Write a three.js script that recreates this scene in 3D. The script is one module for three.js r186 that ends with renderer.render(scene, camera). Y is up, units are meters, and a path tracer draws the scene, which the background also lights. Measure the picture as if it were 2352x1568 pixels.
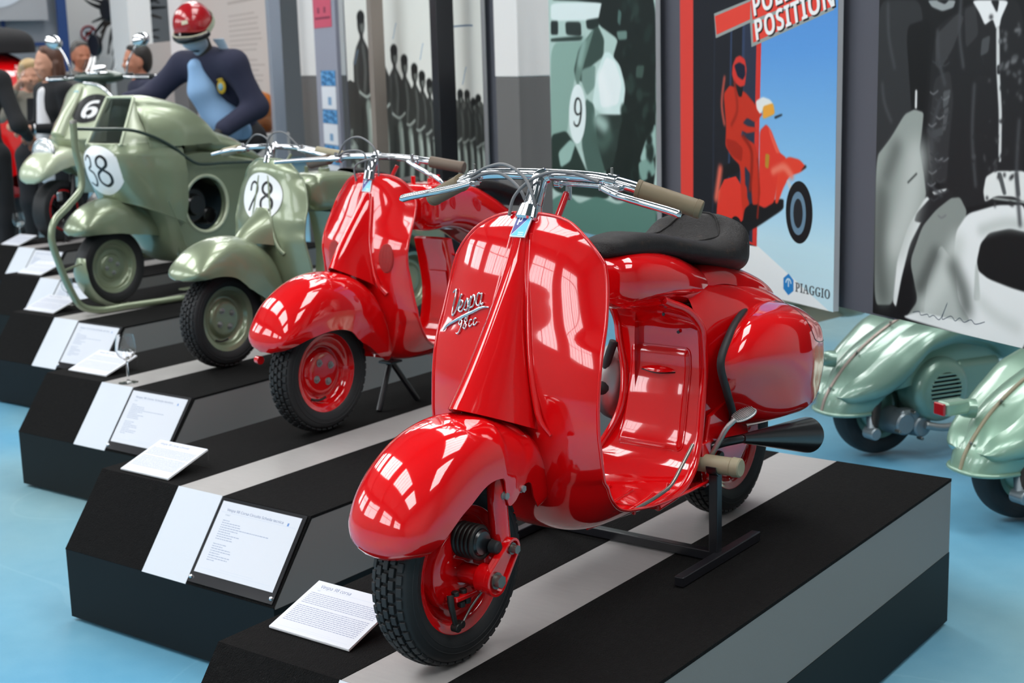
import * as THREE from 'three';
import { mergeGeometries, mergeVertices } from 'three/addons/utils/BufferGeometryUtils.js';
import { RoundedBoxGeometry } from 'three/addons/geometries/RoundedBoxGeometry.js';
import { RectAreaLightUniformsLib } from 'three/addons/lights/RectAreaLightUniformsLib.js';
import { ImprovedNoise } from 'three/addons/math/ImprovedNoise.js';
import { MarchingCubes } from 'three/addons/objects/MarchingCubes.js';

RectAreaLightUniformsLib.init();
const V = (x, y, z) => new THREE.Vector3(x, y, z);
const scene = new THREE.Scene();
scene.background = new THREE.Color(0.55, 0.65, 0.78);

// ---------------------------------------------------------------- camera
const camera = new THREE.PerspectiveCamera(2 * Math.atan(784 / 3297.78) * 180 / Math.PI, 2352 / 1568, 0.1, 200);
{
  const yaw = 0.64276, pitch = -0.19526, roll = -0.02817;
  const f = V(Math.cos(pitch) * Math.cos(yaw), Math.sin(pitch), -Math.cos(pitch) * Math.sin(yaw));
  const r0 = f.clone().cross(V(0, 1, 0)).normalize(), u0 = r0.clone().cross(f);
  const r = r0.clone().multiplyScalar(Math.cos(roll)).addScaledVector(u0, Math.sin(roll));
  const u = u0.clone().multiplyScalar(Math.cos(roll)).addScaledVector(r0, -Math.sin(roll));
  camera.position.set(-1.8953, 1.6168, 2.2076);
  camera.quaternion.setFromRotationMatrix(new THREE.Matrix4().makeBasis(r, u, f.clone().negate()));
  camera.focus = 3.05;
  camera.userData.fStop = 5.6;
}
const renderer = new THREE.WebGLRenderer({ antialias: true });
renderer.toneMapping = THREE.LinearToneMapping;
renderer.toneMappingExposure = 0.385;
renderer.shadowMap.enabled = true;

// hall axes: p runs along the row of plinths, q across to the right; HALL is its turn about y
const HALL = 60.4 * Math.PI / 180, HC = Math.cos(HALL), HS = Math.sin(HALL);
const W = (p, q, y = 0) => V(p * HC + q * HS, y, -p * HS + q * HC);
const CEIL = 6.4, QL = -8.5, QR = 9, P0 = -9, P1 = 22;

// ---------------------------------------------------------------- daylight: frosted clerestory panes and roof lights
const LIGHTS = [];
function areaLight(name, w, h, pos, look, power, color) {
  const l = new THREE.RectAreaLight(color, power, w, h);
  l.name = name; l.position.copy(pos); l.lookAt(look); scene.add(l); LIGHTS.push(l);
}
const DAY = new THREE.Color(1.0, 0.985, 0.965), SKYSIDE = new THREE.Color(0.93, 0.97, 1.0);
const CLERE = { p: [-5.4, -1.2, 3.0, 7.2, 11.4], w: 3.0, y0: 3.3, y1: 5.6, power: 9 };
const ROOF = { p: [-4.6, -0.2, 4.2, 8.6, 13.0, 17.4], q: [-3.2, 3.0], w: 3.2, d: 2.4, power: 17 };
for (const p of CLERE.p) areaLight('clerestory_daylight', CLERE.w - 0.1, CLERE.y1 - CLERE.y0 - 0.1, W(p, QL - 0.02, (CLERE.y0 + CLERE.y1) / 2), W(p, 0, (CLERE.y0 + CLERE.y1) / 2), CLERE.power, SKYSIDE);
for (const p of ROOF.p) for (const q of ROOF.q) {
  const l = new THREE.RectAreaLight(DAY, ROOF.power, ROOF.w - 0.1, ROOF.d - 0.1);
  l.name = 'roof_daylight'; l.position.copy(W(p, q, CEIL + 0.1)); l.up.set(HC, 0, -HS);
  l.lookAt(W(p, q, 0)); l.rotateZ(Math.PI / 2); scene.add(l);
}

// ---------------------------------------------------------------- naming and grouping
const taken = {};
function numbered(name) {
  const n = taken[name] = (taken[name] ?? -1) + 1;
  return n ? `${name}_${String(n).padStart(3, '0')}` : name;
}
function tag(o, label, category, group, kind) {
  if (label) o.userData.label = label;
  if (category) o.userData.category = category;
  if (group) o.userData.group = group;
  if (kind) o.userData.kind = kind;
  return o;
}
function thing(name, pos, turn, label, category, group) {
  const g = new THREE.Group(); g.name = numbered(name); g.position.copy(pos); g.rotation.y = turn; scene.add(g);
  return tag(g, label, category, group);
}
function obj(name, geos, mat, parent = scene) {
  const list = (Array.isArray(geos) ? geos : [geos]).map(clean);
  const m = new THREE.Mesh(list.length > 1 ? mergeGeometries(list) : list[0], mat);
  m.name = parent === scene ? numbered(name) : name; m.castShadow = m.receiveShadow = true;
  parent.add(m); return m;
}
function struct(name, geos, mat) { const m = obj(name, geos, mat); m.userData.kind = 'structure'; return m; }
function clean(g) {
  let k = g.index ? g.toNonIndexed() : g.clone();
  for (const a of Object.keys(k.attributes)) if (!['position', 'normal', 'uv'].includes(a)) k.deleteAttribute(a);
  if (!k.attributes.normal) k.computeVertexNormals();
  if (!k.attributes.uv) k.setAttribute('uv', new THREE.Float32BufferAttribute(new Float32Array(k.attributes.position.count * 2), 2));
  k.clearGroups();
  return k;
}
let seed = 12345;
const rnd = () => ((seed = (seed * 1664525 + 1013904223) >>> 0) / 4294967296);
const noise = new ImprovedNoise();

// ---------------------------------------------------------------- geometry helpers
const lerp = (a, b, t) => a + (b - a) * t, clamp = (x, a = 0, b = 1) => Math.min(b, Math.max(a, x));
const smooth = (x) => { x = clamp(x); return x * x * (3 - 2 * x); };
// cubic table: rows [x, a, b, ...] -> x => [a, b, ...]
function tab(rows) {
  const n = rows.length, k = rows[0].length - 1;
  const d = (i, c) => {
    if (i === 0) return (rows[1][c] - rows[0][c]) / (rows[1][0] - rows[0][0]);
    if (i === n - 1) return (rows[n - 1][c] - rows[n - 2][c]) / (rows[n - 1][0] - rows[n - 2][0]);
    const l = (rows[i][c] - rows[i - 1][c]) / (rows[i][0] - rows[i - 1][0]), r = (rows[i + 1][c] - rows[i][c]) / (rows[i + 1][0] - rows[i][0]);
    return l * r <= 0 ? 0 : (2 * l * r) / (l + r);
  };
  return (x) => {
    x = clamp(x, rows[0][0], rows[n - 1][0]);
    let i = 0; while (i < n - 2 && x > rows[i + 1][0]) i++;
    const h = rows[i + 1][0] - rows[i][0], t = (x - rows[i][0]) / h, out = [];
    for (let c = 1; c <= k; c++) {
      const a = rows[i][c], b = rows[i + 1][c], m = d(i, c) * h, q = d(i + 1, c) * h;
      out.push((2 * t ** 3 - 3 * t * t + 1) * a + (t ** 3 - 2 * t * t + t) * m + (-2 * t ** 3 + 3 * t * t) * b + (t ** 3 - t * t) * q);
    }
    return out;
  };
}
// Catmull-Rom through points, parameter 0..1
function crv(pts, closed = false) {
  const c = new THREE.CatmullRomCurve3(pts.map((p) => p.isVector3 ? p : V(...p)), closed, 'centripetal');
  return (t) => { const q = c.getPoint(clamp(t)); return [q.x, q.y, q.z]; };
}
// surface through rows of points (equal counts): (u along row, v across rows)
function net(rows, closedU = false) {
  const curves = rows.map((r) => crv(r, closedU));
  return (u, v) => crv(curves.map((c) => c(u)))(v);
}
function grid(P, nu, nv, { flip = false, closedU = false, th = 0, rim = true, uvs = [1, 1] } = {}) {
  const pos = [], uv = [], idx = [];
  for (let j = 0; j <= nv; j++) for (let i = 0; i <= nu; i++) { pos.push(...P(i / nu, j / nv)); uv.push((i / nu) * uvs[0], (j / nv) * uvs[1]); }
  const at = (i, j) => j * (nu + 1) + i;
  for (let j = 0; j < nv; j++) for (let i = 0; i < nu; i++) {
    const a = at(i, j), b = at(i + 1, j), c = at(i + 1, j + 1), d = at(i, j + 1);
    flip ? idx.push(a, c, b, a, d, c) : idx.push(a, b, c, a, c, d);
  }
  const g = new THREE.BufferGeometry();
  g.setAttribute('position', new THREE.Float32BufferAttribute(pos, 3)); g.setAttribute('uv', new THREE.Float32BufferAttribute(uv, 2)); g.setIndex(idx);
  g.computeVertexNormals();
  const N = g.attributes.normal;
  const weld = (list) => { const s = V(0, 0, 0); for (const k of list) s.add(V(N.getX(k), N.getY(k), N.getZ(k))); s.normalize(); for (const k of list) N.setXYZ(k, s.x, s.y, s.z); };
  if (closedU) for (let j = 0; j <= nv; j++) weld([at(0, j), at(nu, j)]);
  for (const j of [0, nv]) { // poles
    const q = (i) => V(pos[at(i, j) * 3], pos[at(i, j) * 3 + 1], pos[at(i, j) * 3 + 2]);
    let w = 0; for (let i = 1; i <= nu; i++) w = Math.max(w, q(0).distanceTo(q(i)));
    if (w < 1e-6) weld([...Array(nu + 1).keys()].map((i) => at(i, j)));
  }
  if (!th) return g;
  // sheet with thickness: back face and rims
  const n = (nu + 1) * (nv + 1), p2 = pos.slice(), nn = [], uv2 = uv.slice(), id2 = idx.slice();
  for (let k = 0; k < n; k++) nn.push(N.getX(k), N.getY(k), N.getZ(k));
  for (let k = 0; k < n; k++) { p2.push(pos[3 * k] - nn[3 * k] * th, pos[3 * k + 1] - nn[3 * k + 1] * th, pos[3 * k + 2] - nn[3 * k + 2] * th); nn.push(-nn[3 * k], -nn[3 * k + 1], -nn[3 * k + 2]); uv2.push(uv[2 * k], uv[2 * k + 1]); }
  for (let k = 0; k < idx.length; k += 3) id2.push(idx[k] + n, idx[k + 2] + n, idx[k + 1] + n);
  const g2 = new THREE.BufferGeometry();
  g2.setAttribute('position', new THREE.Float32BufferAttribute(p2, 3)); g2.setAttribute('normal', new THREE.Float32BufferAttribute(nn, 3)); g2.setAttribute('uv', new THREE.Float32BufferAttribute(uv2, 2)); g2.setIndex(id2);
  if (!rim) return g2;
  const parts = [clean(g2)], edge = (list) => {
    const e = [], ei = [];
    for (const k of list) e.push(p2[3 * k], p2[3 * k + 1], p2[3 * k + 2], p2[3 * (k + n)], p2[3 * (k + n) + 1], p2[3 * (k + n) + 2]);
    for (let i = 0; i < list.length - 1; i++) ei.push(2 * i, 2 * i + 1, 2 * i + 3, 2 * i, 2 * i + 3, 2 * i + 2);
    const q = new THREE.BufferGeometry(); q.setAttribute('position', new THREE.Float32BufferAttribute(e, 3)); q.setIndex(ei); q.computeVertexNormals(); parts.push(clean(q));
  };
  const R = (m) => [...Array(m + 1).keys()];
  edge(R(nu).map((i) => at(i, 0))); edge(R(nu).map((i) => at(i, nv)));
  if (!closedU) { edge(R(nv).map((j) => at(0, j))); edge(R(nv).map((j) => at(nu, j))); }
  return mergeGeometries(parts);
}
// tube through points; r a number or function of 0..1; caps rounded or flat
function tube(pts, r, seg = 0, rad = 10, { closed = false, straight = false, caps = true } = {}) {
  const P = pts.map((p) => p.isVector3 ? p : V(...p));
  let curve;
  if (straight || P.length === 2) { curve = new THREE.CurvePath(); for (let i = 0; i < P.length - 1; i++) curve.add(new THREE.LineCurve3(P[i], P[i + 1])); }
  else curve = new THREE.CatmullRomCurve3(P, closed, 'centripetal');
  seg = seg || Math.max(2, (P.length - 1) * 8);
  const rf = typeof r === 'function' ? r : () => r, pos = [], C = [], T = [];
  for (let i = 0; i <= seg; i++) { C.push(curve.getPoint(i / seg)); }
  for (let i = 0; i <= seg; i++) T.push((i === 0 ? C[1].clone().sub(C[0]) : i === seg ? C[seg].clone().sub(C[seg - 1]) : C[i + 1].clone().sub(C[i - 1])).normalize());
  let nrm = Math.abs(T[0].y) < 0.9 ? V(0, 1, 0) : V(1, 0, 0); nrm.sub(T[0].clone().multiplyScalar(nrm.dot(T[0]))).normalize();
  const rows = [];
  const ring = (c, t, n, rr) => { const b = t.clone().cross(n), row = []; for (let k = 0; k <= rad; k++) { const a = k / rad * 2 * Math.PI; row.push(c.clone().addScaledVector(n, Math.cos(a) * rr).addScaledVector(b, Math.sin(a) * rr)); } rows.push(row); };
  const frames = [];
  for (let i = 0; i <= seg; i++) { nrm.sub(T[i].clone().multiplyScalar(nrm.dot(T[i]))).normalize(); frames.push(nrm.clone()); }
  const e = (i) => rf(i / seg);
  if (caps && !closed) { ring(C[0].clone().addScaledVector(T[0], -e(0) * 0.0), T[0], frames[0], 1e-5); ring(C[0], T[0], frames[0], e(0) * 0.88); ring(C[0].clone().addScaledVector(T[0], e(0) * 0.12), T[0], frames[0], e(0)); }
  for (let i = caps && !closed ? 1 : 0; i <= (caps && !closed ? seg - 1 : seg); i++) ring(C[i], T[i], frames[i], e(i));
  if (caps && !closed) { ring(C[seg].clone().addScaledVector(T[seg], -e(seg) * 0.12), T[seg], frames[seg], e(seg)); ring(C[seg], T[seg], frames[seg], e(seg) * 0.88); ring(C[seg], T[seg], frames[seg], 1e-5); }
  return grid((u, v) => { const q = rows[Math.round(v * (rows.length - 1))][Math.round(u * rad)]; return [q.x, q.y, q.z]; }, rad, rows.length - 1, { closedU: true, flip: true });
}
const along = (g, a, b) => { // y-axis geometry placed so that +y goes from a towards b, origin at a
  const d = b.clone().sub(a).normalize();
  return g.applyQuaternion(new THREE.Quaternion().setFromUnitVectors(V(0, 1, 0), d)).translate(a.x, a.y, a.z);
};
function cyl(a, b, r, r2 = r, seg = 20, bev = 0.15) { // bevelled cylinder from a to b
  a = a.isVector3 ? a : V(...a); b = b.isVector3 ? b : V(...b);
  const L = a.distanceTo(b), e = Math.min(r, r2, L / 2) * bev;
  return along(lathe([[0, 0], [r - e, 0], [r, e], [r2, L - e], [r2 - e, L], [0, L]], seg), a, b);
}
function lathe(pts, seg = 32) { // hard-edged revolve about y with creased normals
  const parts = [];
  for (let i = 0; i < pts.length - 1; i++) {
    if (Math.abs(pts[i][0]) < 1e-9 && Math.abs(pts[i + 1][0]) < 1e-9) continue;
    parts.push(clean(new THREE.LatheGeometry([new THREE.Vector2(...pts[i]), new THREE.Vector2(...pts[i + 1])], seg)));
  }
  return mergeGeometries(parts);
}
function slathe(pts, seg = 40, n = 40) { // smooth revolve
  const c = new THREE.SplineCurve(pts.map((p) => new THREE.Vector2(...p)));
  return new THREE.LatheGeometry(c.getPoints(n), seg);
}
const box = (w, h, d, x = 0, y = 0, z = 0, r = 0) => (r ? new RoundedBoxGeometry(w, h, d, 2, r) : new THREE.BoxGeometry(w, h, d)).translate(x, y, z);
function bar(a, b, w, h) { // square bar from a to b
  a = V(...a); b = V(...b); const L = a.distanceTo(b);
  return along(new RoundedBoxGeometry(w, L, h, 1, Math.min(w, h) * 0.12).translate(0, L / 2, 0), a, b);
}
function plate(pts, th, bev = 0.0015) { // extruded polygon in xy, thickness along +z, bevelled
  const s = new THREE.Shape(pts.map((p) => new THREE.Vector2(...p)));
  return new THREE.ExtrudeGeometry(s, { depth: th - 2 * bev, bevelEnabled: bev > 0, bevelThickness: bev, bevelSize: bev, bevelOffset: -bev, bevelSegments: 2, curveSegments: 16 }).translate(0, 0, bev);
}
const move = (g, x, y, z) => g.translate(x, y, z);

// ---------------------------------------------------------------- textures
function canvas(w, h, draw, srgb = true) {
  const c = document.createElement('canvas'); c.width = w; c.height = h; const x = c.getContext('2d'); draw(x, w, h);
  const t = new THREE.CanvasTexture(c); if (srgb) t.colorSpace = THREE.SRGBColorSpace; t.anisotropy = 8; return t;
}
function data(n, fn, srgb = true, m = n) { // fn(u, v) -> [r, g, b] 0..255
  const a = new Uint8Array(n * m * 4);
  for (let j = 0; j < m; j++) for (let i = 0; i < n; i++) { const c = fn(i / n, j / m); const k = (j * n + i) * 4; a[k] = clamp(c[0], 0, 255); a[k + 1] = clamp(c[1], 0, 255); a[k + 2] = clamp(c[2], 0, 255); a[k + 3] = 255; }
  const t = new THREE.DataTexture(a, n, m); t.magFilter = THREE.LinearFilter; t.minFilter = THREE.LinearMipmapLinearFilter; t.generateMipmaps = true;
  t.wrapS = t.wrapT = THREE.RepeatWrapping; if (srgb) t.colorSpace = THREE.SRGBColorSpace; t.needsUpdate = true; return t;
}
const tile = (u, v, f, z) => { // tileable 2d noise on a torus-like blend
  const n = (a, b) => noise.noise(a * f, b * f, z);
  return (n(u, v) * (1 - u) + n(u - 1, v) * u) * (1 - v) + (n(u, v - 1) * (1 - u) + n(u - 1, v - 1) * u) * v;
};
const fbm = (u, v, f, z) => tile(u, v, f, z) + 0.5 * tile(u, v, f * 2.1, z + 7) + 0.25 * tile(u, v, f * 4.3, z + 13);
const rep = (t, x, y = x) => { const k = t.clone(); k.repeat.set(x, y); k.needsUpdate = true; return k; };

const phys = (o) => new THREE.MeshPhysicalMaterial(o);
const hex = (h) => new THREE.Color(h);
const grainT = data(256, (u, v) => { const k = 128 + 60 * fbm(u, v, 40, 3) + 40 * (rnd() - 0.5); return [k, k, k]; }, false);
const carpetT = data(512, (u, v) => { const k = rnd(); const l = 14 + 6 * fbm(u, v, 30, 1) + (k > 0.9992 ? 75 : 0) + 10 * (rnd() - 0.5); return [l * 1.02, l * 0.97, l * 0.97]; });
const carpetB = data(256, () => { const k = 255 * rnd(); return [k, k, k]; }, false);
const laminateT = data(512, (u, v) => { const k = 4 * fbm(u, v, 4, 5) + 5 * tile(u, v * 0.2, 60, 9) + 3 * (rnd() - 0.5); return [190 + k, 188 + k, 187 + k]; });
const floorT = data(1024, (u, v) => {
  const a = fbm(u, v, 3, 2), b = fbm(u, v, 9, 4), c = tile(u, v, 70, 6), d = fbm(u, v, 2, 17), s = Math.abs(tile(u, v, 5, 11)) < 0.006 ? 5 : 0;
  const k = 9 * a + 7 * b + 4 * c + s + 2 * (rnd() - 0.5), g = clamp(0.45 + 1.3 * d); // blue resin with greyer trowelled patches
  return [lerp(98, 136, g) + k * 1.2, lerp(158, 168, g) + k, lerp(188, 173, g) + k * 0.8];
});
const floorB = data(512, (u, v) => { const k = 128 + 70 * fbm(u, v, 5, 21) + 30 * tile(u, v, 40, 5); return [k, k, k]; }, false);
const leatherB = data(256, (u, v) => { const a = Math.abs(tile(u, v, 22, 31)) * 3, b = Math.abs(tile(u, v, 9, 32)) * 3; const k = 255 * clamp(Math.min(a, b + 0.3)); return [k, k, k]; }, false);

const leatherT = data(512, (u, v) => { const k = smooth((fbm(u, v, 5, 41) - 0.12) / 0.5) * (0.55 + 0.9 * fbm(u, v, 30, 43)), b = 4 * (rnd() - 0.5); return [lerp(30, 78, k) + b, lerp(27, 56, k) + b, lerp(27, 44, k) + b]; });

const M = {
  red: phys({ color: hex('#d6080e'), roughness: 0.08, clearcoat: 1, clearcoatRoughness: 0.02, ior: 1.5 }),
  redDark: phys({ color: hex('#8a1010'), roughness: 0.5 }),
  green: phys({ color: hex('#8b967b'), metalness: 0.45, roughness: 0.33, clearcoat: 0.9, clearcoatRoughness: 0.09, specularIntensity: 0.8 }),
  greenPale: phys({ color: hex('#bcc5a9'), metalness: 0.15, roughness: 0.36, clearcoat: 0.9, clearcoatRoughness: 0.08 }),
  greenSea: phys({ color: hex('#7d9c8c'), metalness: 0.3, roughness: 0.35, clearcoat: 0.9, clearcoatRoughness: 0.08 }),
  darkGreen: phys({ color: hex('#34433b'), metalness: 0.3, roughness: 0.35, clearcoat: 0.6, clearcoatRoughness: 0.15 }),
  cyan: phys({ color: hex('#7cc3d8'), roughness: 0.35 }),
  lens: phys({ color: hex('#f2f6f8'), transmission: 0.35, thickness: 0, roughness: 0.12, metalness: 0.25 }),
  chrome: phys({ color: hex('#dcdde0'), metalness: 1, roughness: 0.09 }),
  alloy: phys({ color: hex('#aeb0b0'), metalness: 0.85, roughness: 0.42, bumpMap: rep(grainT, 4), bumpScale: 0.0003 }),
  steel: phys({ color: hex('#8d8b86'), metalness: 0.9, roughness: 0.38 }),
  darkSteel: phys({ color: hex('#3a3836'), metalness: 0.7, roughness: 0.45 }),
  rubber: phys({ color: hex('#1d1e20'), roughness: 0.62, bumpMap: rep(grainT, 6), bumpScale: 0.0002 }),
  blackGloss: phys({ color: hex('#111114'), roughness: 0.3, clearcoat: 0.4, clearcoatRoughness: 0.2 }),
  frame: phys({ color: hex('#17171c'), roughness: 0.35, clearcoat: 0.3, clearcoatRoughness: 0.25 }),
  grip: phys({ color: hex('#6f6149'), roughness: 0.55, bumpMap: rep(grainT, 3), bumpScale: 0.0004 }),
  gripBrown: phys({ color: hex('#67574a'), roughness: 0.55 }),
  pegRubber: phys({ color: hex('#958d74'), roughness: 0.55 }),
  cable: phys({ color: hex('#6b6c6e'), roughness: 0.45 }),
  leather: phys({ color: 0xffffff, map: leatherT, roughness: 0.5, specularIntensity: 0.6, bumpMap: rep(leatherB, 3), bumpScale: 0.0008 }),
  carpet: phys({ color: 0xffffff, map: rep(carpetT, 2), roughness: 0.95, specularIntensity: 0.3, bumpMap: rep(carpetB, 3), bumpScale: 0.002 }),
  laminate: phys({ color: hex('#d6d4d3'), map: rep(laminateT, 1.5), roughness: 0.4, specularIntensity: 0.6 }),
  sideGrey: phys({ color: hex('#7b7876'), roughness: 0.5, bumpMap: rep(grainT, 6), bumpScale: 0.0002 }),
  sideBlack: phys({ color: hex('#06090a'), roughness: 0.55, specularIntensity: 0.5 }),
  paper: phys({ color: hex('#ccd1d9'), roughness: 0.55 }),
  acrylic: phys({ color: 0xffffff, transmission: 1, thickness: 0, roughness: 0.03, ior: 1.49 }),
  glass: phys({ color: 0xffffff, transmission: 1, thickness: 0, roughness: 0.0, ior: 1.5 }),
  floor: phys({ color: 0xffffff, map: rep(floorT, 0.25), roughness: 0.36, bumpMap: rep(floorB, 0.5), bumpScale: 0.0012, specularIntensity: 0.5 }),
  wallWhite: phys({ color: hex('#a5a3a1'), roughness: 0.85 }),
  wallGrey: phys({ color: hex('#84868a'), roughness: 0.8 }),
  colWhite: phys({ color: hex('#e9e6e4'), roughness: 0.75, bumpMap: rep(grainT, 2), bumpScale: 0.001 }),
  colGrey: phys({ color: hex('#6d6b6a'), roughness: 0.6, bumpMap: rep(grainT, 2), bumpScale: 0.001 }),
  panelGrey: phys({ color: hex('#55565f'), roughness: 0.85 }),
  boardEdge: phys({ color: hex('#c9c9cb'), roughness: 0.6 }),
  taupe: phys({ color: hex('#8b8078'), roughness: 0.5 }),
  poleGrey: phys({ color: hex('#9aa3b0'), roughness: 0.4, metalness: 0.2 }),
  lavender: phys({ color: hex('#9c9ead'), roughness: 0.7 }),
  greenSea2: phys({ color: hex('#86a893'), metalness: 0.3, roughness: 0.33, clearcoat: 0.9, clearcoatRoughness: 0.08 }),
  tan: phys({ color: hex('#a89a80'), roughness: 0.35, clearcoat: 0.7, clearcoatRoughness: 0.1 }),
  trimPink: phys({ color: hex('#9a8c84'), roughness: 0.4, metalness: 0.4 }),
  alloyBlue: phys({ color: hex('#8d979c'), metalness: 0.7, roughness: 0.4 }),
  redLens: phys({ color: hex('#a3161e'), roughness: 0.2, clearcoat: 1 }),
  acrylicWhite: phys({ color: hex('#eceef0'), roughness: 0.25 }),
  holder: phys({ color: hex('#2a282a'), roughness: 0.12, clearcoat: 1, clearcoatRoughness: 0.05 }),
  glassSolid: phys({ color: 0xffffff, transmission: 1, thickness: 0.002, roughness: 0, ior: 1.5 }),
  beigePanel: phys({ color: hex('#c2b5ae'), roughness: 0.7 }),
  orange: phys({ color: hex('#c8722c'), roughness: 0.3, clearcoat: 0.6 }),
  partition: phys({ color: hex('#8a8d93'), roughness: 0.7 }),
  signGrey: phys({ color: hex('#a3a3a6'), roughness: 0.6 }),
  blue: phys({ color: hex('#1c3f78'), roughness: 0.5 }),
  bladeBlack: phys({ color: hex('#121112'), roughness: 0.5 }),
  bladeBrown: phys({ color: hex('#2a2019'), roughness: 0.5 }),
  softRoof: phys({ color: hex('#17171a'), roughness: 0.8 }),
  dummyBlack: phys({ color: hex('#1a1514'), roughness: 0.6 }),
  navyKnit: phys({ color: hex('#2a2c42'), roughness: 0.9, bumpMap: rep(grainT, 5), bumpScale: 0.001 }),
  blueKnit: phys({ color: hex('#8fb4dc'), roughness: 0.9, bumpMap: rep(grainT, 5), bumpScale: 0.001 }),
  helmetRed: phys({ color: hex('#a8121c'), roughness: 0.2, clearcoat: 0.8, clearcoatRoughness: 0.05 }),
  cream: phys({ color: hex('#cfc7ae'), roughness: 0.5 }),
  strap: phys({ color: hex('#a9b39c'), roughness: 0.8 }),
  scarf: phys({ color: hex('#aebccb'), roughness: 0.9 }),
  gold: phys({ color: hex('#b99a26'), roughness: 0.7 }),
  crestBlue: phys({ color: hex('#7fa7b5'), roughness: 0.8 }),
  darkBrown: phys({ color: hex('#2c2826'), roughness: 0.4, clearcoat: 0.3 }),
  ceiling: phys({ color: hex('#7d7a77'), roughness: 0.9 }),
  roofBeam: phys({ color: hex('#6f6c69'), roughness: 0.7 }),
  frameWhite: phys({ color: hex('#d8d6d4'), roughness: 0.5 }),
  pane: phys({ color: hex('#ffffff'), roughness: 0.4, emissive: new THREE.Color(0.96, 0.98, 1.0), emissiveIntensity: 7.0 }),
};
// ================================================================ the hall
{
  // a box in hall axes (p, y, q) that is its own object
  const hb = (p0, p1, y0, y1, q0, q1, uvM = 1) => {
    const g = new THREE.BoxGeometry(p1 - p0, y1 - y0, q1 - q0).translate((p0 + p1) / 2, (y0 + y1) / 2, (q0 + q1) / 2);
    return g;
  };
  globalThis.hallBox = hb;
}
const hallBox = globalThis.hallBox;
function uvMetres(g) { // planar uv by dominant normal, in metres
  const k = clean(g), p = k.attributes.position, n = k.attributes.normal, uv = k.attributes.uv;
  for (let i = 0; i < p.count; i++) {
    const ax = Math.abs(n.getX(i)), ay = Math.abs(n.getY(i)), az = Math.abs(n.getZ(i));
    if (ay >= ax && ay >= az) uv.setXY(i, p.getX(i), p.getZ(i)); else if (ax >= az) uv.setXY(i, p.getZ(i), p.getY(i)); else uv.setXY(i, p.getX(i), p.getY(i));
  }
  return k;
}
function hall(name, geos, mat, kind = 'structure') {
  const m = obj(name, (Array.isArray(geos) ? geos : [geos]).map(uvMetres), mat);
  m.rotation.y = HALL; if (kind) m.userData.kind = kind; return m;
}
hall('floor', hallBox(P0, P1, -0.2, 0, QL, QR), M.floor);
hall('wall_back', hallBox(P0 - 0.3, P0, -0.2, CEIL, QL - 0.3, QR + 0.3), M.wallWhite);
hall('wall_end', hallBox(P1, P1 + 0.3, -0.2, CEIL, QL - 0.3, QR + 0.3), M.wallGrey);
hall('wall_right', hallBox(P0, P1, -0.2, CEIL, QR, QR + 0.3), M.wallWhite);
{ // left wall with clerestory openings
  const g = [hallBox(P0, P1, -0.2, CLERE.y0, QL - 0.3, QL), hallBox(P0, P1, CLERE.y1, CEIL, QL - 0.3, QL)];
  let p = P0;
  for (const c of CLERE.p) { g.push(hallBox(p, c - CLERE.w / 2, CLERE.y0, CLERE.y1, QL - 0.3, QL)); p = c + CLERE.w / 2; }
  g.push(hallBox(p, P1, CLERE.y0, CLERE.y1, QL - 0.3, QL));
  hall('wall_left', g, M.wallWhite);
  CLERE.p.forEach((c, i) => {
    const t = new THREE.Group(); t.name = `window_${i + 1}`; t.userData.kind = 'structure'; t.rotation.y = HALL; scene.add(t);
    const h = CLERE.y1 - CLERE.y0, ym = (CLERE.y0 + CLERE.y1) / 2;
    obj('pane', box(CLERE.w, h, 0.03, c, ym, QL - 0.06), M.pane, t);
    const fr = [box(CLERE.w, 0.08, 0.1, c, CLERE.y0 + 0.04, QL + 0.02), box(CLERE.w, 0.08, 0.1, c, CLERE.y1 - 0.04, QL + 0.02), box(CLERE.w, 0.06, 0.08, c, ym + 0.4, QL + 0.02)];
    for (const s of [-1, 1]) fr.push(box(0.08, h, 0.1, c + s * (CLERE.w / 2 - 0.04), ym, QL + 0.02));
    obj('window_frame', fr, M.frameWhite, t);
    for (let k = 1; k < 8; k++) obj('glazing_bar', box(k === 4 ? 0.1 : 0.035, h - 0.1, 0.05, c - CLERE.w / 2 + k * CLERE.w / 8, ym, QL + 0.02), M.frameWhite, t);
  });
}
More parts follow.
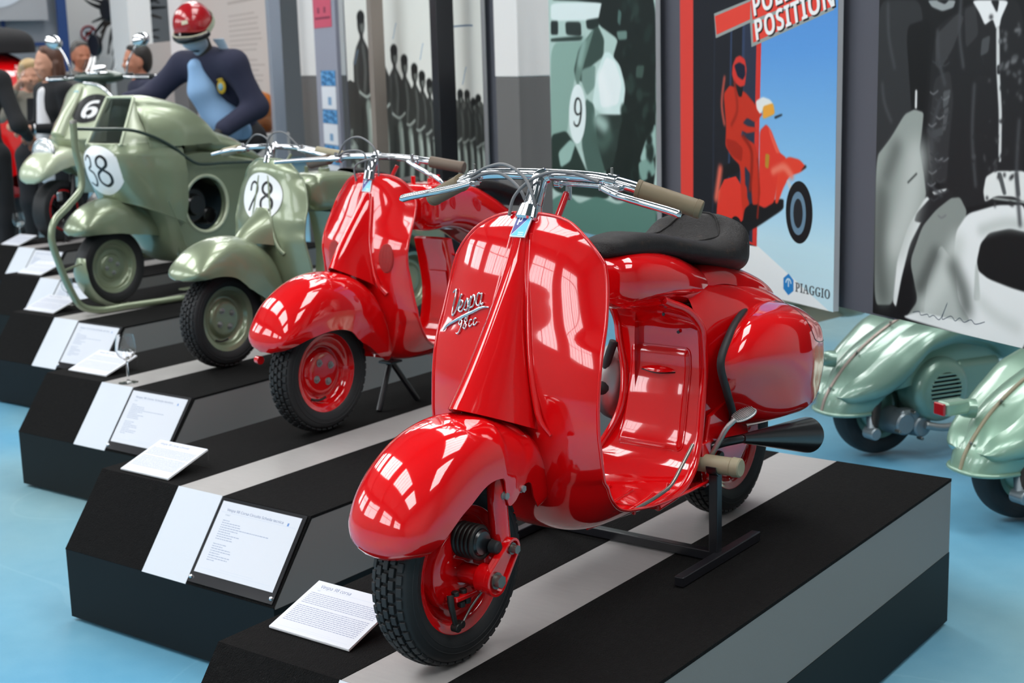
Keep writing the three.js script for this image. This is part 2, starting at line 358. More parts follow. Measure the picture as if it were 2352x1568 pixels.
{ // ceiling with roof-light openings
  const g = [], qs = ROOF.q.flatMap((q) => [q - ROOF.d / 2, q + ROOF.d / 2]);
  const bands = [QL - 0.3, ...qs, QR + 0.3];
  for (let i = 0; i < bands.length; i += 2) g.push(hallBox(P0 - 0.3, P1 + 0.3, CEIL, CEIL + 0.25, bands[i], bands[i + 1]));
  for (const q of ROOF.q) { let p = P0 - 0.3; for (const c of ROOF.p) { g.push(hallBox(p, c - ROOF.w / 2, CEIL, CEIL + 0.25, q - ROOF.d / 2, q + ROOF.d / 2)); p = c + ROOF.w / 2; } g.push(hallBox(p, P1 + 0.3, CEIL, CEIL + 0.25, q - ROOF.d / 2, q + ROOF.d / 2)); }
  hall('ceiling', g, M.ceiling);
  let n = CLERE.p.length;
  for (const c of ROOF.p) for (const q of ROOF.q) {
    const t = new THREE.Group(); t.name = `window_${++n}`; t.userData.kind = 'structure'; t.rotation.y = HALL; scene.add(t);
    obj('pane', box(ROOF.w, 0.03, ROOF.d, c, CEIL + 0.14, q), M.pane, t);
    for (let k = 1; k < 6; k++) obj('glazing_bar', box(0.04, 0.05, ROOF.d, c - ROOF.w / 2 + k * ROOF.w / 6, CEIL + 0.05, q), M.roofBeam, t);
  }
  for (const c of [-6.8, -2.4, 2.0, 6.4, 10.8, 15.2, 19.0]) hall('roof_beam', hallBox(c - 0.12, c + 0.12, CEIL - 0.4, CEIL, QL, QR), M.roofBeam);
}
// ================================================================ plinths
const PL = { H: 0.43, Hs: 0.222, Hb: 0.217, S: 0.154, L: 1.911, W: 0.875, a: 0.347, b: 0.533 };
const PX = [[0, 0], [0.716, -1.306], [1.492, -2.654], [2.310, -4.072], [3.115, -5.310], [3.955, -6.730]];
const ORD = ['nearest', 'second', 'third', 'fourth', 'fifth', 'sixth', 'seventh'];
const HOLDS = ['the red scooter with the black saddle', 'the red scooter with headlamp grilles', 'the green scooter numbered 28', 'the faired green scooter numbered 38', 'the helmeted dummy', 'the green scooter numbered 6', 'guests at the far end'];
PX.forEach(([x, z], i) => {
  const t = thing('display_plinth', V(x, 0, z), 0, `striped sloping plinth, ${ORD[i]} in the row, under ${HOLDS[i]}`, 'plinth', 'striped exhibition plinths in a row');
  const { H, Hs, Hb, S, L, W: Wd, a, b } = PL, foot = 0.012;
  // body: side profile extruded across the width
  const prof = (y0, y1, inset) => { // slice of the side profile between two heights
    const sx = (y) => y <= Hs ? -S : -S * (H - y) / (H - Hs);
    const p = [[sx(y0) + inset, y0], [L - inset, y0], [L - inset, y1], [sx(y1) + inset, y1]];
    if (y0 < Hs && y1 > Hs) p.push([-S + inset, Hs]);
    return p;
  };
  const ext = (pts, z0, z1) => plate(pts, z1 - z0, 0).translate(0, 0, z0);
  obj('lower_body', ext(prof(foot, Hb, 0), 0, Wd).translate(0, 0, 0), M.sideBlack, t);
  obj('upper_body', ext(prof(Hb + 0.0005, H - 0.006, 0.001), 0.001, Wd - 0.001), M.sideGrey, t);
  // carpet wraps the top and the slope either side of the pale strip
  const th = 0.006, nx = -(H - Hs), ny = S, nl = Math.hypot(nx, ny), ox = nx / nl * th, oy = ny / nl * th;
  const wrap = (x1) => [[-S - 0.004, Hs], [-S + ox, Hs + oy - 0.002], [ox * 0.7, H + 0.002], [x1, H + 0.002], [x1, H - 0.006], [0, H - 0.006]];
  const top = (z0, z1) => uvMetres(ext(wrap(L), z0, z1));
  obj('carpet', top(-0.001, a), M.carpet, t);
  obj('carpet', top(b, Wd - 0.0005), M.carpet, t);
  obj('end_carpet', [uvMetres(box(0.004, Hs - foot, Wd, -S - 0.002, (Hs + foot) / 2, Wd / 2))], i ? M.sideBlack : M.carpet, t);
  obj('pale_strip', uvMetres(box(L, 0.006, b - a - 0.001, L / 2, H - 0.002, (a + b) / 2)), M.laminate, t);
  { // white panel on the slope
    const g = ext([[-S + ox * 1.2, Hs + oy * 1.2 - 0.004], [ox, H + 0.003], [0, H - 0.004], [-S, Hs - 0.004]], a + 0.001, b - 0.001);
    obj('white_panel', g, M.paper, t);
  }
  for (const [fx, fz] of [[-S + 0.03, 0.04], [L - 0.05, 0.04], [-S + 0.03, Wd - 0.04], [L - 0.05, Wd - 0.04]]) obj('foot', cyl([fx, 0, fz], [fx, foot, fz], 0.012), M.steel, t);
});
// ================================================================ scooters: shared builders (x back from the front axle, y above the plinth, z to the scooter's left)
function makeWheel(parent, x, y, mats, o = {}) {
  const R = o.R ?? 0.195, w = o.w ?? 0.046, rr = o.rr ?? 0.122, deep = o.deep ?? true;
  const toZ = (g) => g.rotateX(Math.PI / 2).translate(x, y, 0); // lathe axis y -> z
  const tyre = obj('tyre', toZ(slathe([[rr, -w * 0.62], [rr + 0.012, -w * 0.86], [rr + 0.03, -w], [R - 0.02, -w * 0.93], [R - 0.011, -w * 0.72], [R - 0.007, -w * 0.3], [R - 0.007, w * 0.3], [R - 0.011, w * 0.72], [R - 0.02, w * 0.93], [rr + 0.03, w], [rr + 0.012, w * 0.86], [rr, w * 0.62]], 72, 60)), M.rubber, parent);
  // raised sidewall rings
  obj('sidewall_ring', [0.03, 0.042].flatMap((d) => [-1, 1].map((s) => { const g = new THREE.TorusGeometry(rr + d, 0.0016, 6, 72); return g.translate(x, y, s * (w - 0.0002 - d * 0.02)); })), M.rubber, tyre);
  if (o.tread !== false) { // tread blocks in staggered rows, each a piece
    const rows = o.rows ?? 5, per = o.per ?? 50, bw = (1.62 * w) / rows, blk = new RoundedBoxGeometry(2 * Math.PI * R / per * 0.74, 0.011, bw * 0.8, 1, 0.0016);
    const gb = [];
    for (let r = 0; r < rows; r++) {
      const z = (r - (rows - 1) / 2) * bw, edge = Math.abs(z) / (w * 0.8), rad = R - 0.0042 - 0.010 * edge ** 2.2, tilt = Math.sign(z) * 0.45 * edge ** 1.5;
      for (let k = 0; k < per; k++) {
        const a = (k + (r % 2) * 0.5) / per * 2 * Math.PI;
        const g = blk.clone().rotateX(tilt).translate(0, rad, z).rotateZ(a).translate(x, y, 0);
        gb.push(g);
      }
    }
    const m = obj('tread_blocks', gb, M.rubber, tyre); m.userData.kind = 'stuff';
  }
  const rim = obj('rim', toZ(slathe(deep
    ? [[0.03, -0.012], [0.07, -0.012], [0.085, -0.016], [rr - 0.022, -0.03], [rr - 0.012, -w * 0.6], [rr, -w * 0.72], [rr + 0.008, -w * 0.78], [rr + 0.01, -w * 0.66], [rr - 0.004, -w * 0.3], [rr - 0.008, 0], [rr - 0.004, w * 0.3], [rr + 0.01, w * 0.66], [rr + 0.008, w * 0.78], [rr, w * 0.72], [rr - 0.012, w * 0.6], [rr - 0.022, 0.012], [0.085, 0.004], [0.07, 0.006], [0.03, 0.006]]
    : [[0.03, w * 0.2], [rr, w * 0.7]], 64, 90)), mats, parent);
  return { tyre, rim, R, w, rr, x, y, toZ };
}
function wheelNuts(wh, parent, n, rad, z, mat, r = 0.008, turn = 0) {
  for (let k = 0; k < n; k++) {
    const a = turn + k / n * 2 * Math.PI, cx = wh.x + Math.cos(a) * rad, cy = wh.y + Math.sin(a) * rad;
    const g = [new THREE.CylinderGeometry(r, r, 0.008, 6).rotateX(Math.PI / 2).translate(cx, cy, z + 0.004), new THREE.CylinderGeometry(r * 1.45, r * 1.45, 0.003, 20).rotateX(Math.PI / 2).translate(cx, cy, z + 0.001), new THREE.CylinderGeometry(r * 0.45, r * 0.45, 0.014, 12).rotateX(Math.PI / 2).translate(cx, cy, z + 0.006)];
    obj('wheel_nut', g, mat, parent);
  }
}
// helmet-shaped mudguard: rows [angle in degrees from the front tip over the top, centre radius, lower-edge radius, half width] about (cx, cy)
function makeFender(rows, cx, cy, nu = 40, nv = 56, th = 0.0035, ex = 0.62) {
  const T = tab(rows), a0 = rows[0][0], a1 = rows[rows.length - 1][0];
  return grid((u, v) => {
    const ang = lerp(a0, a1, v) * Math.PI / 180, [rc, rl, w] = T(lerp(a0, a1, v)), q = (u - 0.5) * Math.PI;
    const c = Math.max(0, Math.cos(q)), r = rl + (rc - rl) * Math.pow(c, ex), z = w * Math.sign(Math.sin(q)) * Math.pow(Math.abs(Math.sin(q)), 0.9);
    return [cx - Math.cos(ang) * r, cy + Math.sin(ang) * r, z];
  }, nu, nv, { th, flip: true });
}
// leg shield: tables by height of centre line, rim and half width; function gives depth at any (z, y)
function shieldFn(rows, pw = 2.4) { // rows [y, xCentre, xRim, halfWidth]
  const T = tab(rows.slice().sort((a, b) => a[0] - b[0]));
  return (y, z) => { const [c, r, w] = T(y); return c + (r - c) * Math.pow(Math.min(1.05, Math.abs(z) / w), pw); };
}
function strokes(list, map, r) { // chrome script: polylines in (a, b), mapped on a surface
  return list.map((s) => tube(s.map(([a, b]) => map(a, b)), r, (s.length - 1) * 6, 6));
}
function badge(parent, map, name = 'badge') { // rounded shield plate with a diagonal and letter, map(a, b) with a, b in -0.5..0.5
  const t = canvas(256, 300, (x, w, h) => {
    x.fillStyle = '#d6d8dc'; x.fillRect(0, 0, w, h); x.fillStyle = '#3a3d92'; x.fillRect(12, 12, w - 24, h - 24);
    x.fillStyle = '#58bfe2'; x.beginPath(); x.moveTo(w - 12, 12); x.lineTo(w - 12, h - 12); x.lineTo(12, h - 12); x.closePath(); x.fill();
    x.strokeStyle = '#dfe4ea'; x.lineWidth = 6; x.beginPath(); x.moveTo(w - 12, 12); x.lineTo(12, h - 12); x.stroke();
    x.fillStyle = '#eef1f6'; x.font = 'bold 150px sans-serif'; x.fillText('P', 34, 150); x.font = 'bold 22px sans-serif'; x.fillStyle = '#e8f4fa'; x.fillText('PIAGGIO', 118, 250); x.fillText('GENOVA', 124, 276);
  });
  const g = grid((u, v) => map(u - 0.5, v - 0.5), 8, 10, { th: 0.003 });
  return obj(name, g, phys({ map: t, roughness: 0.25, clearcoat: 0.6 }), parent);
}
// ================================================================ red racing scooter on the nearest plinth
{
  const S = thing('motor_scooter', V(0.195, PL.H + 0.003, 0.47), 0, 'glossy red scooter with chrome lettering on its leg shield and a black saddle, nearest plinth', 'scooter');
  // ---- front wheel
  const fw = makeWheel(S, 0, 0.195, M.red, {});
  obj('brake_drum', fw.toZ(slathe([[0, 0.03], [0.03, 0.034], [0.06, 0.034], [0.078, 0.03], [0.084, 0.022], [0.084, -0.02], [0.06, -0.03], [0, -0.03]], 48, 50)), M.red, S);
  // ---- fork, trailing link, spring, brake arm on the near side
  const axle = V(0.0, 0.195, 0), piv = V(0.062, 0.235, 0.098), ax = V(0.008, 0.185, 0.098);
  obj('hub_tube', [cyl([0.006, 0.188, 0.028], [0.006, 0.188, 0.085], 0.021, 0.021, 28), cyl([0.006, 0.187, 0.076], [0.006, 0.186, 0.106], 0.029, 0.029, 32)], M.red, S);
  {
    const a = ax, b = piv, dir = Math.atan2(b.y - a.y, b.x - a.x), L = Math.hypot(b.x - a.x, b.y - a.y);
    const shape = (r1, r2) => { const p = []; for (let k = 0; k <= 16; k++) { const q = Math.PI / 2 + k / 16 * Math.PI; p.push([Math.cos(q) * r1, Math.sin(q) * r1]); } for (let k = 0; k <= 16; k++) { const q = -Math.PI / 2 + k / 16 * Math.PI; p.push([L + Math.cos(q) * r2, Math.sin(q) * r2]); } return p; };
    const lnk = [plate(shape(0.031, 0.021), 0.012, 0.002)];
    const out = new THREE.Shape(shape(0.031, 0.021).map((p) => new THREE.Vector2(...p)));
    out.holes.push(new THREE.Path(shape(0.0265, 0.0165).map((p) => new THREE.Vector2(...p))));
    lnk.push(new THREE.ExtrudeGeometry(out, { depth: 0.006, bevelEnabled: true, bevelThickness: 0.001, bevelSize: 0.0008, bevelSegments: 2 }).translate(0, 0, 0.011));
    const link = obj('trailing_link', lnk.map((g) => g.rotateZ(dir).translate(a.x, a.y, a.z)), M.red, S);
    const nut = (p, r, z) => [new THREE.CylinderGeometry(r * 1.25, r * 1.25, 0.004, 24).rotateX(Math.PI / 2).translate(p.x, p.y, z), new THREE.CylinderGeometry(r, r, 0.012, 6).rotateX(Math.PI / 2).translate(p.x, p.y, z + 0.008)];
    obj('link_nut', nut(a, 0.0135, a.z + 0.014), M.steel, link); obj('link_nut', nut(b, 0.0095, b.z + 0.014), M.steel, link);
  }
  obj('fork_tube', [tube([[0.062, 0.225, 0.086], [0.058, 0.30, 0.083], [0.062, 0.37, 0.078], [0.095, 0.43, 0.055], [0.125, 0.475, 0.02]], 0.0205, 40, 20), cyl([0.062, 0.232, 0.066], [0.062, 0.232, 0.1], 0.024, 0.024, 24)], M.red, S);
  { // coil spring wound on a drum beside the fork
    const pts = []; for (let k = 0; k <= 90; k++) { const a = k / 90 * 5 * 2 * Math.PI; pts.push([0.004 + Math.cos(a) * 0.03, 0.258 + Math.sin(a) * 0.03, 0.03 + k / 90 * 0.052]); }
    const sp = obj('coil_spring', [tube(pts, 0.0058, 220, 8)], M.darkSteel, S);
    obj('spring_core', cyl([0.004, 0.258, 0.026], [0.004, 0.258, 0.086], 0.027, 0.027, 28), M.blackGloss, S);
    obj('rubber_buffer', cyl([0.026, 0.246, 0.086], [0.026, 0.246, 0.108], 0.0135, 0.0125, 24, 0.3), M.rubber, S);
  }
  obj('brake_arm', [tube([[-0.062, 0.165, 0.052], [-0.066, 0.15, 0.056], [-0.062, 0.125, 0.058], [-0.055, 0.098, 0.058]], (t) => 0.0075 - 0.0025 * t, 20, 10), cyl([-0.055, 0.098, 0.05], [-0.055, 0.098, 0.066], 0.009), cyl([-0.04, 0.10, 0.05], [-0.04, 0.10, 0.064], 0.008)], M.darkSteel, S);
  obj('brake_bracket', [box(0.075, 0.011, 0.03, -0.028, 0.152, 0.05, 0.003).rotateZ(-0.05)], M.red, S);
  for (const [x, y] of [[-0.048, 0.163], [-0.024, 0.161], [-0.03, 0.138], [-0.012, 0.14]]) obj('bracket_bolt', cyl([x, y - 0.006, 0.053], [x, y + 0.006, 0.053], 0.008, 0.008, 8), M.darkSteel, S);
  obj('brake_cable', tube([[-0.04, 0.1, 0.06], [-0.01, 0.125, 0.06], [0.03, 0.16, 0.07]], 0.0025, 16, 8), M.steel, S);
  obj('speed_cable', tube([[0.09, 0.31, 0.075], [0.105, 0.27, 0.07], [0.1, 0.22, 0.075], [0.075, 0.18, 0.07]], 0.0035, 20, 8), M.rubber, S);
  // ---- mudguard
  const FEN = [[10, 0.225, 0.215, 0.012], [12, 0.244, 0.205, 0.05], [17, 0.256, 0.190, 0.083], [26, 0.266, 0.174, 0.098], [40, 0.268, 0.160, 0.103], [60, 0.265, 0.148, 0.104], [84, 0.262, 0.152, 0.104], [98, 0.262, 0.150, 0.104], [103, 0.262, 0.118, 0.104], [112, 0.263, 0.096, 0.104], [122, 0.266, 0.110, 0.102], [128, 0.268, 0.150, 0.1], [138, 0.272, 0.165, 0.094], [150, 0.276, 0.16, 0.088], [163, 0.28, 0.17, 0.08], [168, 0.28, 0.2, 0.06]];
  const fender = obj('front_mudguard', makeFender(FEN, 0.028, 0.232, 44, 90), M.red, S);
  for (const [x, y] of [[0.056, 0.343], [0.112, 0.343]]) obj('mudguard_bolt', [new THREE.CylinderGeometry(0.0075, 0.0075, 0.01, 6).rotateX(Math.PI / 2).translate(x, y, 0.104), new THREE.CylinderGeometry(0.009, 0.009, 0.003, 20).rotateX(Math.PI / 2).translate(x, y, 0.1)], M.alloy, fender);
  // blister where the fork passes through the guard
  obj('fork_blister', grid((u, v) => { const a = u * Math.PI * 2, r = Math.sin(v * Math.PI / 2); return [0.165 + Math.cos(a) * 0.05 * r, 0.43 - Math.cos(a) * 0.035 * r + 0.024 * Math.cos(v * Math.PI / 2), 0.045 + Math.sin(a) * 0.028 * r]; }, 24, 10, { closedU: true }), M.red, fender);
  obj('mudguard_nut', [cyl([0.09, 0.487, 0.0], [0.095, 0.498, 0.0], 0.022, 0.02, 24), cyl([0.094, 0.496, 0], [0.112, 0.53, 0], 0.011, 0.009, 16)], M.chrome, S);

  // ---- leg shield and floor: one sheet
  const SH = [[0.868, 0.300, 0.304, 0.06], [0.83, 0.274, 0.300, 0.15], [0.79, 0.257, 0.297, 0.182], [0.745, 0.243, 0.290, 0.196], [0.70, 0.233, 0.279, 0.203], [0.65, 0.222, 0.264, 0.208], [0.60, 0.210, 0.244, 0.211], [0.55, 0.201, 0.232, 0.212], [0.50, 0.197, 0.226, 0.212], [0.45, 0.197, 0.224, 0.213], [0.40, 0.201, 0.230, 0.214], [0.36, 0.207, 0.238, 0.213], [0.32, 0.218, 0.252, 0.21]];
  const F = shieldFn(SH, 2.6), wTab = tab(SH.map((r) => [r[0], r[3]]).sort((a, b) => a[0] - b[0]));
  // rows of the lower sweep: centre x, y; rim x, y; half width
  const LOW = [[0, 0.218, 0.32, 0.252, 0.335, 0.211], [0.2, 0.236, 0.265, 0.278, 0.292, 0.207], [0.4, 0.272, 0.215, 0.318, 0.262, 0.196], [0.6, 0.335, 0.183, 0.375, 0.238, 0.18], [0.8, 0.42, 0.176, 0.45, 0.218, 0.165], [1.0, 0.54, 0.174, 0.56, 0.200, 0.156], [1.3, 0.70, 0.176, 0.72, 0.193, 0.154], [1.7, 0.92, 0.178, 0.95, 0.196, 0.152]];
  const LT = tab(LOW);
  const P = (u, v) => {
    const uu = 2 * u - 1, au = Math.abs(uu);
    if (v < 0.5) { // upright part: rows from arched top down to y = 0.32
      const k = v / 0.5, yc = lerp(0.868, 0.32, k), yr = lerp(0.775, 0.335, k), y = yc + (yr - yc) * Math.pow(au, 2.9), z = wTab(yr)[0] * uu;
      return [F(Math.min(y, 0.868), Math.min(Math.abs(z), wTab(y)[0] * 1.02)) , y, z];
    }
    const [xc, yc, xr, yr, w] = LT((v - 0.5) / 0.5 * 1.7), k = Math.pow(au, 2.9), kx = Math.pow(au, 2.6);
    return [xc + (xr - xc) * kx, yc + (yr - yc) * k, w * uu];
  };
  const shield = obj("leg_shield", grid(P, 72, 150, { th: 0.004, flip: true }), M.red, S);
  // rolled lip round the edge
  for (const s of [0, 1]) obj('rolled_edge', tube(Array.from({ length: 60 }, (_, k) => P(s, k / 59 * 0.98)), 0.0038, 120, 8), M.red, shield);
  obj('rolled_edge', tube(Array.from({ length: 30 }, (_, k) => P(k / 29, 0)), 0.0038, 70, 8), M.red, shield);
  // horn: pointed cover over the steering head
  const HN = tab([[0, 0.262, 0.83, 0.268, 0.83, 0.013], [0.12, 0.236, 0.775, 0.252, 0.77, 0.02], [0.4, 0.170, 0.675, 0.222, 0.66, 0.036], [0.7, 0.102, 0.585, 0.204, 0.56, 0.056], [0.88, 0.06, 0.535, 0.2, 0.49, 0.07], [1, 0.035, 0.508, 0.196, 0.44, 0.08]]);
  const HP = (u, v) => { const [xc, yc, xr, yr, w] = HN(v), q = (u - 0.5) * Math.PI, c = Math.pow(Math.max(0, Math.cos(q)), 0.95); const wz = Math.sign(q) * Math.pow(Math.abs(Math.sin(q)), 1.35); return [xr + 0.004 - (xr + 0.004 - xc) * c, yr + (yr - yc) * -c, w * wz]; };
  obj('steering_horn', grid(HP, 48, 60, { th: 0.003 }), M.red, shield);
  // pressed ribs that flank the horn and run out to wing tips
  for (const s of [-1, 1]) obj('pressed_rib', tube([[F(0.83, 0.03) - 0.001, 0.83, s * 0.024], [F(0.7, 0.045) + 0.0005, 0.70, s * 0.042], [F(0.58, 0.06), 0.58, s * 0.062], [F(0.5, 0.08) - 0.002, 0.50, s * 0.08], [F(0.46, 0.09) - 0.006, 0.462, s * 0.093], [F(0.43, 0.11) - 0.001, 0.432, s * 0.112]], (t) => 0.004 + 0.006 * t * Math.sin(Math.PI * Math.min(1, t * 1.05)), 60, 12), M.red, shield);
  // badge at the head, chrome lettering on the far half
  badge(shield, (a, b) => [0.2535 + (b + 0.5) * 0.034, 0.8465 + b * 0.044, a * 0.038 + 0.002], 'badge');
  {
    const k = 0.0130, base = [-0.176, 0.640];
    const map = (a, b) => { const z = base[0] + a * k, y = base[1] + b * k + a * k * 0.34; return [F(y, z) - 0.0035, y, z]; };
    const word = [
      [[0.2, 4.2], [0.9, 4.6], [1.0, 3.6], [0.7, 1.6], [0.9, 0.4], [1.6, 1.0], [2.3, 2.6], [2.6, 3.4], [2.9, 3.2]],
      [[2.2, 1.0], [3.0, 1.5], [3.2, 2.2], [2.7, 2.4], [2.4, 1.6], [2.5, 0.8], [3.1, 0.6], [3.7, 1.0]],
      [[3.7, 1.0], [4.3, 2.4], [4.5, 1.9], [4.7, 1.0], [4.3, 0.5], [3.9, 0.7]],
      [[4.6, 1.0], [5.2, 2.5], [5.1, 1.2], [4.8, -1.0]], [[5.2, 2.0], [5.8, 2.6], [6.1, 1.8], [5.8, 0.8], [5.2, 0.7]],
      [[7.4, 2.3], [6.9, 2.6], [6.5, 1.9], [6.6, 0.9], [7.1, 0.6], [7.5, 1.4], [7.6, 2.5], [7.5, 1.2], [7.7, 0.6], [8.1, 0.8]],
    ];
    obj('chrome_script', [...strokes(word, map, 0.0022), tube([[-0.9, -1.6], [0, -1.0], [3, -0.45], [6, -0.1], [8, 0.1], [9.4, -0.25]].map(([a, b]) => map(a, b)), (t) => 0.0012 + 0.003 * Math.sin(Math.PI * t), 50, 8), tube([[8, 0.2], [9.4, -0.25]].map(([a, b]) => map(a, b)), 0.0018, 8, 6)], M.chrome, shield);
    const k2 = 0.0090, b2 = [-0.142, 0.616];
    const m2 = (a, b) => { const z = b2[0] + a * k2, y = b2[1] + b * k2 + a * k2 * 0.34; return [F(y, z) - 0.003, y, z]; };
    const num = [[[1.5, 2.4], [0.9, 2.9], [0.4, 2.3], [0.8, 1.7], [1.4, 2.0], [1.5, 2.6], [1.3, 0.8], [0.6, -0.2], [0, 0]], [[3.2, 2.4], [2.7, 2.9], [2.3, 2.4], [2.7, 1.8], [3.2, 1.1], [2.8, 0.4], [2.2, 0.8], [2.5, 1.5], [3.1, 2.0], [3.2, 2.4]], [[4.9, 1.9], [4.4, 2.1], [4.0, 1.4], [4.2, 0.6], [4.7, 0.6], [5.1, 1.0]], [[6.3, 1.9], [5.8, 2.1], [5.4, 1.4], [5.6, 0.6], [6.1, 0.6], [6.6, 1.1]]];
    obj('chrome_numerals', strokes(num, m2, 0.0019), M.chrome, shield);
  }
  globalThis.S1 = { S, F, P };
}
{
  const { S } = globalThis.S1;
  // ---- back wall of the footwell, flowing up from the floor
  const BW = tab([[0, 0.56, 0.182, 0.15], [0.18, 0.66, 0.19, 0.147], [0.34, 0.735, 0.222, 0.14], [0.48, 0.782, 0.29, 0.132], [0.62, 0.806, 0.375, 0.127], [0.74, 0.826, 0.46, 0.123], [0.84, 0.824, 0.535, 0.119], [0.92, 0.785, 0.592, 0.108], [1, 0.70, 0.632, 0.088]]);
  const BP = (u, v) => { const [x, y, w] = BW(v), uu = 2 * u - 1, e = Math.pow(Math.abs(uu), 3); const a = Math.abs(uu), cut = uu < 0 ? 0.30 * Math.exp(-(((v - 0.60) / 0.17) ** 2)) * a ** 4 : 0; return [x - 0.012 * e, y + 0.010 * e * (1 - v), w * uu * (1 - cut)]; };
  const body = obj('body', [grid(BP, 28, 60, { th: 0.004 })], M.red, S);
  // rounded flange round the wall
  for (const s of [0, 1]) obj('wall_flange', tube(Array.from({ length: 40 }, (_, k) => { const p = BP(s, k / 39); p[0] += 0.004; return p; }), 0.010, 90, 12), M.red, body);
  { // rear hull behind the wall
    const HT = tab([[0.80, 0.655, 0.215, 0.118], [0.86, 0.668, 0.21, 0.130], [0.95, 0.662, 0.21, 0.142], [1.05, 0.643, 0.235, 0.150], [1.15, 0.612, 0.30, 0.150], [1.25, 0.572, 0.335, 0.140], [1.34, 0.515, 0.345, 0.115], [1.40, 0.455, 0.36, 0.075], [1.42, 0.42, 0.385, 0.02]]);
    const hull = grid((u, v) => { const x = lerp(0.80, 1.42, v), [t, b, w] = HT(x), a = u * 2 * Math.PI, c = Math.cos(a), s = Math.sin(a), ex = 0.62; return [x, (t + b) / 2 + (t - b) / 2 * Math.sign(c) * Math.pow(Math.abs(c), ex), w * Math.sign(s) * Math.pow(Math.abs(s), ex) * (s < 0 ? lerp(0.5, 1, smooth((x - 0.84) / 0.2)) : 1)]; }, 56, 50, { closedU: true });
    obj('rear_hull', hull, M.red, body);
    // raised seat plinth with a stepped seam
    const TT = tab([[0.84, 0.682, 0.08], [0.92, 0.688, 0.098], [1.02, 0.67, 0.108], [1.12, 0.638, 0.106], [1.22, 0.596, 0.095], [1.31, 0.535, 0.07]]);
    obj('seat_base', grid((u, v) => { const x = lerp(0.84, 1.31, v), [t, w] = TT(x), a = (u - 0.5) * Math.PI, c = Math.cos(a), s = Math.sin(a); return [x, t - 0.05 + 0.05 * Math.pow(Math.max(c, 0), 0.4), w * Math.sign(s) * Math.pow(Math.abs(s), 0.55)]; }, 36, 40, { flip: true, th: 0.003 }), M.red, body);
  }
  { // fuel tank: blunt nose under the saddle
    const T = tab([[0.545, 0.69, 0.01, 0.01], [0.55, 0.69, 0.032, 0.042], [0.565, 0.69, 0.052, 0.068], [0.60, 0.688, 0.066, 0.088], [0.66, 0.683, 0.070, 0.098], [0.72, 0.676, 0.069, 0.103], [0.78, 0.665, 0.066, 0.104], [0.84, 0.65, 0.06, 0.1], [0.92, 0.63, 0.05, 0.09]]);
    obj('fuel_tank', grid((u, v) => { const x = 0.545 + 0.375 * v ** 1.3, [y, h, w] = T(x), a = u * 2 * Math.PI, c = Math.cos(a), s = Math.sin(a), e = 0.8; return [x, y + h * Math.sign(c) * Math.abs(c) ** e, w * Math.sign(s) * Math.abs(s) ** e]; }, 44, 50, { closedU: true }), M.red, S);
  }
  { // door in the wall, proud with a dark joint and a thumb catch
    const y0 = 0.43, y1 = 0.785, hw = 0.66; // wall parameters
    const D = (u, v, o) => { // rounded rectangle map
      let a = 2 * u - 1, b = 2 * v - 1; const k = 0.12;
      const cx = Math.abs(a), cy = Math.abs(b);
      if (cx > 1 - k && cy > 1 - k) { const dx = (cx - 1 + k) / k, dy = (cy - 1 + k) / k, m = Math.max(dx, dy), l = Math.hypot(dx, dy) || 1; a = Math.sign(a) * (1 - k + k * dx * m / l); b = Math.sign(b) * (1 - k + k * dy * m / l); }
      const p = BP(0.5 + a * hw * 0.5, lerp(y0, y1, 0.5 + b * 0.5)); p[0] -= o; return p;
    };
    obj('door_gasket', grid((u, v) => D(-0.02 + u * 1.04, -0.015 + v * 1.03, 0.0025), 30, 30, { th: 0.002 }), M.red, S);
    const door = obj('tool_door', grid((u, v) => { const e = Math.max(Math.abs(2 * u - 1), Math.abs(2 * v - 1)); return D(u, v, 0.0035 + 0.006 * (1 - smooth((e - 0.9) / 0.1))); }, 48, 48, { th: 0.003 }), M.red, S);
    const c = BP(0.5, lerp(y0, y1, 0.80));
    obj('thumb_catch', [grid((u, v) => { const a = (u - 0.5) * 2, q = v; return [c[0] - 0.010 - 0.012 * Math.sin(q * Math.PI * 0.5) * (1 - a * a), c[1] + 0.012 * (1 - q) * (1 - a * a) - 0.005 + 0.004 * a * a, c[2] + a * 0.046]; }, 24, 10, { th: 0.002 })], M.red, door);
    obj('catch_slot', tube([[c[0] - 0.012, c[1] - 0.004, -0.046], [c[0] - 0.019, c[1] - 0.008, 0], [c[0] - 0.012, c[1] - 0.004, 0.046]], 0.0016, 20, 6), M.blackGloss, door);
  }
  // small holes in the wall
  for (const [u, v] of [[0.62, 0.90], [0.72, 0.84]]) { const p = BP(u, v); obj('wall_hole', cyl([p[0] - 0.006, p[1], p[2]], [p[0] - 0.004, p[1], p[2]], 0.004, 0.004, 12), M.blackGloss, body); }
